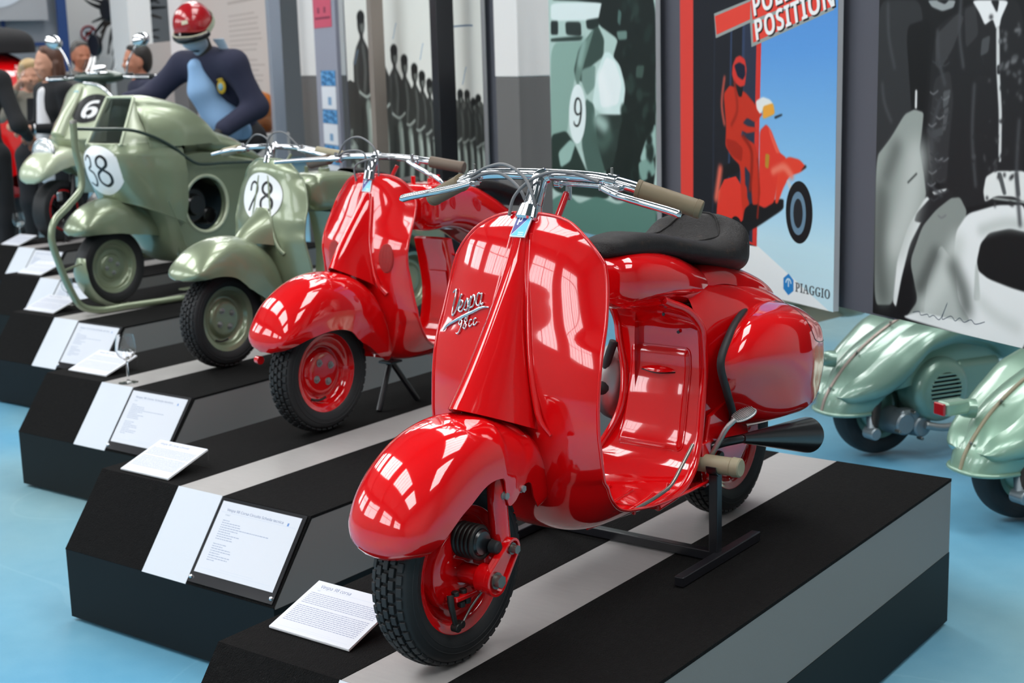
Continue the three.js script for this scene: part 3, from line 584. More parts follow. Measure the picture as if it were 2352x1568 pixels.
  { // side cowl
    const rows = [
      [[1.15, 0.568, 0.080], [0.99, 0.560, 0.130], [0.87, 0.527, 0.158], [0.805, 0.473, 0.170], [0.838, 0.400, 0.168], [0.90, 0.325, 0.152], [0.95, 0.285, 0.118]],
      [[1.13, 0.571, 0.09], [1.01, 0.569, 0.148], [0.895, 0.546, 0.190], [0.835, 0.475, 0.205], [0.862, 0.398, 0.182], [0.925, 0.318, 0.153], [0.98, 0.272, 0.12]],
      [[1.16, 0.569, 0.1], [1.08, 0.569, 0.172], [0.99, 0.545, 0.226], [0.945, 0.472, 0.246], [0.965, 0.390, 0.218], [1.0, 0.302, 0.182], [1.03, 0.260, 0.12]],
      [[1.20, 0.559, 0.105], [1.15, 0.557, 0.184], [1.10, 0.528, 0.240], [1.08, 0.455, 0.258], [1.09, 0.375, 0.250], [1.09, 0.302, 0.220], [1.10, 0.266, 0.12]],
      [[1.245, 0.536, 0.105], [1.225, 0.533, 0.180], [1.20, 0.505, 0.228], [1.19, 0.437, 0.244], [1.185, 0.368, 0.240], [1.19, 0.302, 0.224], [1.18, 0.280, 0.12]],
      [[1.268, 0.512, 0.1], [1.262, 0.510, 0.160], [1.260, 0.492, 0.206], [1.254, 0.43, 0.222], [1.250, 0.372, 0.220], [1.240, 0.322, 0.202], [1.212, 0.308, 0.115]],
      [[1.262, 0.478, 0.1], [1.266, 0.474, 0.13], [1.262, 0.46, 0.15], [1.257, 0.43, 0.156], [1.25, 0.40, 0.154], [1.242, 0.372, 0.142], [1.23, 0.345, 0.11]],
    ];
    const Q = net(rows);
    const cowl = obj('side_cowl', grid(Q, 60, 60, {}), M.red, S);
    obj('rubber_trim', tube(Array.from({ length: 40 }, (_, k) => { const p = Q(k / 39 * 0.95, 0.0); return [p[0] - 0.003, p[1] + 0.002, p[2] + 0.004]; }), 0.0095, 90, 12), M.rubber, cowl);
    // lid seam
    const lid = tab([[0, 0.06, 0.44], [0.3, 0.20, 0.50], [0.55, 0.36, 0.56], [0.68, 0.43, 0.61], [0.8, 0.44, 0.70], [1, 0.43, 0.92]]);
    obj('lid_seam', tube(Array.from({ length: 30 }, (_, k) => Q(...lid(k / 29))), 0.0013, 80, 6), M.blackGloss, cowl);
    obj('cowl_latch', [box(0.045, 0.012, 0.02, 1.19, 0.574, 0.085, 0.004), cyl([1.205, 0.565, 0.085], [1.21, 0.59, 0.085], 0.006)], M.red, cowl);
  }
  // mirrored bulge on the far side
  obj('engine_cowl', grid((u, v) => { const a = u * Math.PI * 2, b = v * Math.PI; return [1.13 + 0.17 * Math.cos(b), 0.42 + 0.13 * Math.sin(b) * Math.cos(a), -0.13 - 0.11 * Math.sin(b) * Math.max(-0.3, Math.sin(a))]; }, 30, 24, { closedU: true, flip: true }), M.red, S);
  { // saddle
    const T = tab([[0.553, 0.757, 0.748, 0.012, 0], [0.56, 0.775, 0.742, 0.035, 0], [0.59, 0.787, 0.738, 0.056, 0], [0.65, 0.790, 0.730, 0.064, 0.001], [0.71, 0.786, 0.724, 0.070, 0.003], [0.77, 0.775, 0.715, 0.086, 0.004], [0.83, 0.761, 0.700, 0.112, 0.010], [0.89, 0.752, 0.686, 0.134, 0.020], [0.95, 0.758, 0.670, 0.146, 0.026], [0.985, 0.776, 0.658, 0.145, 0.014], [1.012, 0.794, 0.650, 0.138, 0.0], [1.032, 0.786, 0.645, 0.128, -0.006], [1.052, 0.750, 0.642, 0.110, 0.0], [1.07, 0.70, 0.643, 0.075, 0], [1.078, 0.665, 0.648, 0.03, 0]]);
    const saddle = obj('saddle', grid((u, v) => {
      const x = lerp(0.553, 1.078, v), [t, b, w, dish] = T(x), a = u * 2 * Math.PI, c = Math.cos(a), s = Math.sin(a);
      const z = w * Math.sign(s) * Math.abs(s) ** 0.7, r = Math.abs(z) / w;
      const y = c > 0 ? lerp((t + b) / 2, t, Math.abs(c) ** 0.55) - dish * (1 - smooth((r - 0.35) / 0.4)) - 0.3 * dish * r ** 6 : lerp((t + b) / 2, b + 0.006 * r * r, Math.abs(c) ** 0.5);
      return [x + (c > 0 ? 0 : -0.0), y, z * (c < 0 ? 1.0 : 0.9 + 0.1 * (1 - c))];
    }, 72, 80, { closedU: true, uvs: [3, 4] }), M.leather, S);
    obj('saddle_piping', tube(Array.from({ length: 36 }, (_, k) => { const a = k / 36 * 2 * Math.PI, x = 0.925 + 0.095 * Math.cos(a), z = 0.088 * Math.sin(a), [t, , , d] = T(x), r = Math.abs(z) / T(x)[2]; return [x, t - d * (1 - smooth((r - 0.35) / 0.4)) + 0.0005, z]; }), 0.0028, 110, 6, { closed: true }), M.leather, saddle);
    obj('saddle_bracket', [box(0.05, 0.004, 0.05, 1.02, 0.655, 0.04), cyl([1.035, 0.60, 0.055], [1.035, 0.66, 0.055], 0.007)], M.steel, saddle);
    obj('bracket_bolt', [new THREE.CylinderGeometry(0.011, 0.011, 0.014, 6).translate(1.03, 0.666, 0.055)], M.alloy, saddle);
  }
  // ---- rear wheel and swing arm side plate
  const rw = makeWheel(S, 1.135, 0.195, M.red, {});
  obj('brake_drum', rw.toZ(slathe([[0, 0.034], [0.05, 0.036], [0.085, 0.03], [0.09, 0.02], [0.09, -0.02], [0, -0.03]], 40, 40)), M.red, S);
  obj('side_plate', plate([[0.80, 0.17], [0.96, 0.185], [1.02, 0.24], [1.0, 0.32], [0.9, 0.36], [0.82, 0.34], [0.79, 0.25]], 0.012, 0.003).translate(0, 0, 0.125), M.red, S);
  obj('plate_nut', [cyl([0.86, 0.232, 0.135], [0.86, 0.232, 0.146], 0.015, 0.013, 20)], M.darkSteel, S);
  // ---- floor details: far rail, near step rail, steel rod
  obj('floor_rib', [-0.09, -0.03, 0.03, 0.09].map((z) => tube([[0.36, 0.187, z], [0.45, 0.181, z], [0.56, 0.181, z], [0.64, 0.19, z]], 0.0042, 20, 8)), M.red, S);
  obj('side_rod', [tube([[0.45, 0.215, 0.155], [0.55, 0.222, 0.157], [0.60, 0.232, 0.158], [0.66, 0.262, 0.152], [0.72, 0.296, 0.146]], 0.0042, 40, 10)], M.steel, S);
  for (const p of [[0.46, 0.214, 0.152], [0.60, 0.232, 0.155]]) obj('rod_clip', cyl([p[0] - 0.004, p[1] + 0.006, p[2]], [p[0] - 0.004, p[1] - 0.012, p[2] - 0.004], 0.0045), M.red, S);
  // ---- foot peg, pedal, exhaust
  obj('foot_peg', [cyl([0.782, 0.236, 0.112], [0.786, 0.236, 0.214], 0.0215, 0.0215, 32, 0.1), cyl([0.786, 0.236, 0.212], [0.787, 0.236, 0.236], 0.0235, 0.0225, 32, 0.25)], M.pegRubber, S);
  const ped = obj('pedal_arm', [tube([[0.80, 0.25, 0.150], [0.80, 0.29, 0.172], [0.802, 0.325, 0.192], [0.815, 0.342, 0.205]], 0.0065, 30, 12)], M.alloy, S);
  {
    const g = new THREE.SphereGeometry(1, 28, 16).scale(0.034, 0.006, 0.021); const ridges = [];
    for (let k = -6; k <= 6; k++) { const w = Math.sqrt(Math.max(0, 1 - (k / 7) ** 2)); ridges.push(box(0.0022, 0.004, 0.036 * w, k * 0.0045, 0.0045, 0)); }
    obj('pedal_pad', [g, ...ridges].map((q) => q.rotateZ(0.35).rotateX(0.25).rotateY(-0.5).translate(0.845, 0.347, 0.212)), M.alloy, ped);
  }
  obj('pedal_boss', [box(0.04, 0.035, 0.03, 0.79, 0.268, 0.13, 0.004)], M.red, S);
  obj('exhaust_cone', [along(lathe([[0, 0], [0.010, 0], [0.013, 0.02], [0.045, 0.33], [0.046, 0.345], [0.040, 0.36], [0, 0.362]], 36), V(0.87, 0.282, 0.195), V(1.24, 0.208, 0.205))], M.blackGloss, S);
  obj('exhaust_pipe', tube([[0.80, 0.24, 0.09], [0.84, 0.27, 0.15], [0.88, 0.281, 0.196]], 0.011, 20, 12), M.blackGloss, S);
  // engine glimpsed through the gap at the far side
  obj('engine_case', [grid((u, v) => { const a = u * Math.PI * 2, b = v * Math.PI; return [0.875 + 0.10 * Math.cos(b), 0.385 + 0.10 * Math.sin(b) * Math.cos(a), -0.15 + 0.06 * Math.sin(b) * Math.sin(a)]; }, 24, 16, { closedU: true })], M.alloy, S);
  obj('kick_lever', [tube([[0.805, 0.50, -0.12], [0.80, 0.44, -0.14], [0.795, 0.40, -0.145]], 0.011, 14, 10), new THREE.SphereGeometry(0.023, 20, 14).translate(0.792, 0.385, -0.146)], M.rubber, S);

  // ---- handlebar
  const bar = obj('handlebar', [tube([[0.40, 0.885, -0.325], [0.375, 0.908, -0.26], [0.357, 0.925, -0.21], [0.345, 0.939, -0.15], [0.347, 0.943, -0.07], [0.355, 0.943, 0], [0.347, 0.943, 0.07], [0.345, 0.939, 0.15], [0.357, 0.925, 0.21], [0.375, 0.908, 0.26], [0.40, 0.885, 0.325]], 0.0122, 120, 20),
    tube([[0.303, 0.862, 0], [0.325, 0.90, 0], [0.345, 0.935, 0], [0.355, 0.943, 0.012]], (t) => 0.021 - 0.004 * t, 24, 20), cyl([0.296, 0.851, 0], [0.312, 0.884, 0], 0.029, 0.024, 32, 0.25)], M.chrome, S);
  for (const s of [-1, 1]) {
    const P = (t) => [[0.363, 0.919, s * 0.225], [0.408, 0.877, s * 0.345]].reduce((a, b) => a.map((q, i) => lerp(q, b[i], t)));
    obj('grip', [cyl(P(0), P(0.92), 0.0185, 0.0185, 28, 0.15), cyl(P(0.90), P(1), 0.0195, 0.0185, 28, 0.25), cyl(P(-0.02), P(0.05), 0.0195, 0.0195, 28, 0.2)], M.grip, bar);
  }
  const lever = (pts, clampAt, d) => {
    const L = obj('lever', [tube(pts, (t) => 0.0068 + 0.002 * t - 0.003 * smooth((t - 0.92) / 0.08), 50, 12)], M.chrome, bar);
    obj('lever_clamp', [cyl(clampAt[0], clampAt[1], 0.0155, 0.0155, 20), box(0.02, 0.012, 0.05, 0, 0, 0, 0.003).translate(...d)], M.chrome, bar);
    obj('clamp_screw', [cyl([clampAt[0][0], clampAt[0][1] - 0.024, (clampAt[0][2] + clampAt[1][2]) / 2], [clampAt[0][0], clampAt[0][1] + 0.026, (clampAt[0][2] + clampAt[1][2]) / 2], 0.003)], M.steel, bar);
    return L;
  };
  lever([[0.326, 0.922, 0.165], [0.322, 0.91, 0.2], [0.336, 0.895, 0.25], [0.352, 0.878, 0.31], [0.356, 0.872, 0.328]], [[0.346, 0.936, 0.165], [0.349, 0.932, 0.185]], [0.334, 0.922, 0.18]);
  lever([[0.320, 0.923, -0.165], [0.312, 0.914, -0.2], [0.30, 0.902, -0.26], [0.297, 0.891, -0.32], [0.297, 0.885, -0.345]], [[0.346, 0.936, -0.165], [0.349, 0.932, -0.185]], [0.33, 0.922, -0.18]);
  obj('gear_rod', [tube([[0.37, 0.925, 0.03], [0.372, 0.921, 0.14]], 0.0055, 8, 12), cyl([0.369, 0.926, 0.022], [0.37, 0.925, 0.036], 0.0115), plate([[-0.007, 0.004], [0.006, 0.006], [0.008, -0.03], [-0.006, -0.03]], 0.005, 0.001).rotateY(Math.PI / 2).translate(0.372, 0.92, 0.05)], M.chrome, bar);
  obj('gear_tube', [tube([[0.375, 0.905, 0.045], [0.358, 0.872, 0.04], [0.34, 0.84, 0.036]], 0.0075, 12, 14)], M.red, S);
  for (const pts of [
    [[0.330, 0.936, -0.175], [0.322, 0.958, -0.12], [0.315, 0.965, -0.07], [0.305, 0.94, -0.012], [0.296, 0.90, 0.015], [0.298, 0.868, 0.02]],
    [[0.328, 0.93, -0.17], [0.322, 0.946, -0.12], [0.32, 0.944, -0.08], [0.318, 0.915, -0.035], [0.315, 0.885, -0.015]],
    [[0.328, 0.934, 0.155], [0.322, 0.95, 0.10], [0.318, 0.952, 0.05], [0.31, 0.935, 0.0], [0.298, 0.90, -0.035], [0.292, 0.862, -0.045]],
  ]) obj('control_cable', tube(pts, 0.0036, 60, 10), M.cable, S);
}
{ // black tube stand under the scooter
  const t = thing('display_stand', V(0.195, PL.H + 0.003, 0.47), 0, 'black square-tube stand with two runners holding up the nearest red scooter', 'stand');
  const y = 0.0125, b = 0.024;
  obj('runner', bar([0.585, y, 0.185], [0.965, y, 0.185], b, b), M.frame, t);
  obj('runner', bar([0.55, y, -0.325], [0.95, y, -0.325], b, b), M.frame, t);
  obj('cross_bar', bar([0.782, y + 0.001, -0.325], [0.782, y + 0.001, 0.173], b, b), M.frame, t);
  obj('post', bar([0.782, 0.02, 0.171], [0.782, 0.214, 0.171], b, b), M.frame, t);
  obj('post', bar([0.782, 0.02, -0.325], [0.782, 0.20, -0.25], b, b), M.frame, t);
  obj('saddle_clip', [grid((u, v) => { const a = Math.PI + u * Math.PI; return [0.784 + Math.cos(a) * 0.0225, 0.236 + Math.sin(a) * 0.0225, 0.158 + v * 0.026]; }, 20, 2, { th: -0.003 })], M.frame, t);
}
// ================================================================ the other scooters of the row: a simpler common build
function simpleScooter(o) {
  const S = thing('motor_scooter', V(o.x, PL.H + 0.0055 + (o.lift ?? 0), o.z), o.turn ?? 0, o.label, 'scooter'), paint = o.paint, dy = o.dy ?? 0;
  const fw = makeWheel(S, 0, 0.195, paint, { rows: 5, per: 46, tread: o.tread !== false });
  obj('wheel_disc', fw.toZ(slathe([[0, 0.020], [0.03, 0.020], [0.062, 0.019], [0.072, 0.013], [0.085, -0.004], [0.095, -0.008], [0.112, -0.004]], 48, 40)), paint, S);
  wheelNuts(fw, S, 4, 0.038, 0.02, o.nut ?? M.alloy, 0.0085, 0.5);
  obj('valve', tube([[-0.055, 0.115, 0.012], [-0.035, 0.108, 0.022], [-0.01, 0.11, 0.024], [0.002, 0.112, 0.022]], 0.004, 20, 8), M.darkSteel, S);
  obj('front_mudguard', makeFender(o.fender, o.fc?.[0] ?? 0.03, o.fc?.[1] ?? 0.24, 40, 60, 0.0035, 0.55), paint, S);
  obj('fork_tube', tube([[0.03, 0.2, -0.06], [0.05, 0.3, -0.06], [0.09, 0.42, -0.04], [0.125, 0.48, 0]], 0.02, 30, 14), paint, S);
  // shield with its steering horn as one height function
  const F = shieldFn(o.shield, 2.6), wT = tab(o.shield.map((r) => [r[0], r[3]]).sort((a, b) => a[0] - b[0]));
  const y0 = o.shield[0][0], yr0 = o.rimTop, LT = tab(o.low);
  const P = (u, v) => {
    const uu = 2 * u - 1, au = Math.abs(uu);
    if (v < 0.5) {
      const k = v / 0.5, yc = lerp(y0, 0.32, k), yr = lerp(yr0, 0.335, k), y = yc + (yr - yc) * Math.pow(au, o.arch ?? 2.9), z = wT(yr)[0] * uu;
      return [F(y, Math.min(Math.abs(z), wT(y)[0] * 1.02)), y, z];
    }
    const [xc, yc, xr, yr, w] = LT((v - 0.5) / 0.5 * 1.7), k = Math.pow(au, 2.9);
    return [xc + (xr - xc) * Math.pow(au, 2.6), yc + (yr - yc) * k, w * uu];
  };
  const shield = obj('leg_shield', grid(P, 60, 110, { th: 0.004, flip: true }), paint, S);
  for (const s of [0, 1]) obj('rolled_edge', tube(Array.from({ length: 50 }, (_, k) => P(s, k / 49 * 0.98)), 0.0042, 100, 8), paint, shield);
  obj('rolled_edge', tube(Array.from({ length: 24 }, (_, k) => P(k / 23, 0)), 0.0042, 60, 8), paint, shield);
  const HN = tab(o.horn.slice().sort((a, b) => a[0] - b[0])), hTop = o.horn[0][0], hBot = o.horn[o.horn.length - 1][0]; // [y, xCentre, halfWidth]
  const hornX = (y, z) => { const [xc, w] = HN(y), r = Math.min(1, Math.abs(z) / w); return F(y, z) - (F(y, 0) - xc) * Math.pow(Math.cos(r * Math.PI / 2), 1.15); };
  obj('steering_horn', grid((u, v) => { const yb = lerp(hTop, hBot, v), [, w] = HN(yb), z = (2 * u - 1) * w * 1.02, y = yb - (o.dip ?? 0.06) * v ** 3 * Math.pow(Math.abs(2 * u - 1), 1.6); return [hornX(yb, z) - 0.0015, y, z]; }, 40, 40, { th: 0.003 }), paint, shield);
  for (const s of [-1, 1]) obj('pressed_rib', tube([[F(0.74, 0.03) - 0.001, 0.74, s * 0.026], [F(0.6, 0.045), 0.6, s * 0.048], [F(0.5, 0.07) - 0.002, 0.49, s * 0.075], [F(0.45, 0.09) - 0.005, 0.45, s * 0.092], [F(0.42, 0.11) - 0.001, 0.425, s * 0.11]], (t) => 0.004 + 0.006 * t, 40, 10), paint, shield);
  const skin = (y, z) => { const [, w] = HN(clamp(y, hBot, hTop)); return y <= hTop && y >= hBot && Math.abs(z) < w ? hornX(y, z) : F(y, z); };
  // body: back wall, hull, tank, floor
  if (o.body !== false) {
    const BW = tab([[0, 0.50, 0.182, 0.15], [0.2, 0.58, 0.19, 0.12], [0.4, 0.625, 0.26, 0.085], [0.6, 0.635, 0.38, 0.075], [0.8, 0.62, 0.48, 0.075], [1, 0.60, 0.56, 0.075]]);
    const BP = (u, v) => { const [x, y, w] = BW(v); return [x - 0.012 * Math.abs(2 * u - 1) ** 3, y, w * (2 * u - 1)]; };
    const body = obj('body', grid(BP, 24, 40, { th: 0.02 }), paint, S);
    obj('wall_door', grid((u, v) => { const p = BP(0.25 + 0.5 * u, 0.42 + 0.3 * v); p[0] -= 0.006; return p; }, 12, 12, { th: 0.004 }), paint, body);
    const T = tab([[0.47, 0.68, 0.05, 0.07], [0.49, 0.68, 0.075, 0.092], [0.53, 0.68, 0.082, 0.1], [0.60, 0.68, 0.083, 0.102], [0.66, 0.675, 0.085, 0.11], [0.72, 0.66, 0.09, 0.118], [0.82, 0.615, 0.092, 0.125], [0.92, 0.56, 0.09, 0.13], [1.05, 0.50, 0.09, 0.13], [1.18, 0.44, 0.085, 0.12], [1.3, 0.39, 0.06, 0.09], [1.36, 0.36, 0.02, 0.03]]);
    obj('fuel_tank', grid((u, v) => { const x = lerp(0.47, 1.36, v), [y, h, w] = T(x), a = u * 2 * Math.PI, c = Math.cos(a), s = Math.sin(a); return [x, y + dy + h * Math.sign(c) * Math.abs(c) ** 0.55, w * Math.sign(s) * Math.abs(s) ** 0.55]; }, 44, 50, { closedU: true }), paint, S);
    obj('tank_front', grid((u, v) => { const a = u * 2 * Math.PI, r = Math.sin(v * Math.PI / 2), c = Math.cos(a), s = Math.sin(a); return [0.47 - 0.012 * Math.cos(v * Math.PI / 2), 0.68 + dy + 0.05 * r * Math.sign(c) * Math.abs(c) ** 0.55, 0.07 * r * Math.sign(s) * Math.abs(s) ** 0.55]; }, 32, 8, { closedU: true }), paint, S);
    obj('filler_cap', [cyl([0.60, 0.76 + dy, 0.02], [0.60, 0.775 + dy, 0.02], 0.026, 0.024, 20), box(0.05, 0.008, 0.01, 0.60, 0.781 + dy, 0.02, 0.002), cyl([0.545, 0.757 + dy, -0.03], [0.545, 0.785 + dy, -0.03], 0.008)], paint, S);
    obj('saddle', grid((u, v) => { const x = lerp(0.76, 1.2, v), w = 0.13 * Math.sin(Math.PI * Math.min(1, 0.12 + v * 0.8)) ** 0.8, a = u * 2 * Math.PI, c = Math.cos(a), s = Math.sin(a), y = 0.735 + dy - 0.12 * smooth(v * 1.2) + 0.05 * v; return [x, y + 0.026 * Math.sign(c) * Math.abs(c) ** 0.6, w * Math.sign(s) * Math.abs(s) ** 0.7]; }, 36, 30, { closedU: true, uvs: [3, 3] }), M.leather, S);
    const eng = obj('engine_case', [new THREE.SphereGeometry(1, 32, 20).scale(0.105, 0.105, 0.07).translate(0.735, 0.345, 0.05)], M.alloy, S);
    obj('kick_lever', [tube([[0.70, 0.40, 0.13], [0.705, 0.36, 0.145], [0.71, 0.325, 0.15]], 0.012, 16, 12), new THREE.SphereGeometry(0.026, 20, 14).translate(0.712, 0.325, 0.15)], M.rubber, eng);
    makeWheelRear(S, paint);
    obj('heat_flap', grid((u, v) => { const a = (u - 0.5) * 2.4; return [0.66 - 0.05 * Math.cos(a) + 0.05 * v, 0.46 + 0.05 * Math.cos(a) - 0.03 * v, 0.09 + 0.05 * Math.sin(a)]; }, 16, 6, { th: 0.003 }), paint, S);
  }
  // handlebar
  const hy = o.barY, hx = o.barX, bar = obj('handlebar', [tube([[hx + 0.03, hy - 0.03, -0.33], [hx + 0.005, hy - 0.012, -0.22], [hx - 0.005, hy - 0.002, -0.12], [hx, hy, 0], [hx - 0.005, hy - 0.002, 0.12], [hx + 0.005, hy - 0.012, 0.22], [hx + 0.03, hy - 0.03, 0.33]], 0.0115, 80, 16), tube([[hx - 0.035, y0 - 0.012, 0], [hx - 0.02, y0 + 0.035, 0], [hx - 0.002, hy, 0]], (t) => 0.019 - 0.004 * t, 20, 16), cyl([hx - 0.042, y0 - 0.02, 0], [hx - 0.034, y0 + 0.012, 0], 0.024, 0.021, 24), new THREE.SphereGeometry(0.016, 16, 12).translate(hx, hy + 0.005, 0)], M.chrome, S);
  for (const s of [-1, 1]) {
    const A = [hx + 0.006, hy - 0.013, s * 0.225], B = [hx + 0.033, hy - 0.032, s * 0.345], P2 = (t) => A.map((q, i) => lerp(q, B[i], t));
    obj('grip', [cyl(P2(0), P2(0.93), 0.0185, 0.0185, 24), cyl(P2(0.9), P2(1), 0.0198, 0.0185, 24, 0.3)], o.gripMat ?? M.gripBrown, bar);
    if (o.leverPts) { obj('lever', tube((s < 0 && o.leverFar ? o.leverFar : o.leverPts).map(([x, y, z]) => [hx + x, hy + y, s * z]), (t) => 0.0068 + 0.001 * Math.sin(t * 3), 40, 10), M.chrome, bar); obj('lever_clamp', [cyl([hx - 0.003, hy - 0.008, s * 0.16], [hx, hy - 0.01, s * 0.185], 0.0155), cyl([hx - 0.02, hy - 0.02, s * 0.17], [hx - 0.02, hy + 0.012, s * 0.17], 0.006)], M.chrome, bar); }
  }
  obj('gear_tube', tube([[hx + 0.02, hy - 0.03, 0.07], [hx - 0.005, y0 - 0.03, 0.05]], 0.007, 8, 10), paint, S);
  for (const pts of o.cables ?? []) obj('control_cable', tube(pts.map(([x, y, z]) => [hx + x, hy + y, z]), 0.0034, 50, 8), M.cable, S);
  return { S, F, skin, shield, P, fw };
}
function makeWheelRear(S, paint) {
  const r = makeWheel(S, 1.13, 0.195, paint, { tread: false });
  obj('wheel_disc', r.toZ(slathe([[0, 0.02], [0.06, 0.019], [0.085, -0.004], [0.112, -0.004]], 40, 30)), paint, S);
}
function decal(parent, skin, yc, zc, ry, rz, draw, name = 'number_disc') { // round print hugging the shield
  const t = canvas(512, 512, draw);
  const g = grid((u, v) => { const a = u * 2 * Math.PI, y = yc + Math.sin(a) * ry * v, z = zc + Math.cos(a) * rz * v; return [skin(y, z) - 0.0035, y, z]; }, 72, 24, { closedU: true });
  const p = g.attributes.position, uv = g.attributes.uv;
  for (let i = 0; i < p.count; i++) uv.setXY(i, 0.5 + (p.getZ(i) - zc) / rz / 2, 0.5 + (p.getY(i) - yc) / ry / 2);
  return obj(name, g, phys({ map: t, roughness: 0.4, clearcoat: 0.3 }), parent);
}
const digits = (text, disc, ink, font, extra) => (x, w, h) => {
  x.fillStyle = disc; x.fillRect(0, 0, w, h); x.fillStyle = ink; x.font = font; x.textAlign = 'center'; x.textBaseline = 'middle';
  x.save(); x.translate(w / 2, h / 2); extra?.(x); x.fillText(text, 0, 0); x.restore();
};
// hand-lettered figures drawn as pen strokes
const pen = (list, width) => (x, w, h) => {
  x.fillStyle = '#f4f6f8'; x.fillRect(0, 0, w, h); x.strokeStyle = '#0c0c0e'; x.lineCap = 'round'; x.lineJoin = 'round';
  for (const [wd, pts] of list) { x.lineWidth = wd * (width ?? 1); x.beginPath(); const c = new THREE.SplineCurve(pts.map(([a, b]) => new THREE.Vector2(a, b))).getPoints(60); c.forEach((p, i) => i ? x.lineTo(p.x, p.y) : x.moveTo(p.x, p.y)); x.stroke(); }
};
const TWO = (ox) => [[22, [[ox, 190], [ox + 12, 130], [ox + 50, 102], [ox + 88, 130], [ox + 92, 190], [ox + 62, 270], [ox + 24, 340], [ox - 6, 405]]]];
const EIGHT = (ox) => [[26, [[ox, 240], [ox - 50, 200], [ox - 48, 140], [ox, 104], [ox + 48, 140], [ox + 48, 200], [ox, 240], [ox - 62, 292], [ox - 62, 370], [ox, 412], [ox + 64, 370], [ox + 64, 292], [ox, 240]]]];
const THREE_ = (ox) => [[22, [[ox - 46, 145], [ox, 100], [ox + 48, 132], [ox + 42, 200], [ox - 8, 240], [ox + 56, 280], [ox + 68, 352], [ox + 24, 412], [ox - 52, 385]]]];

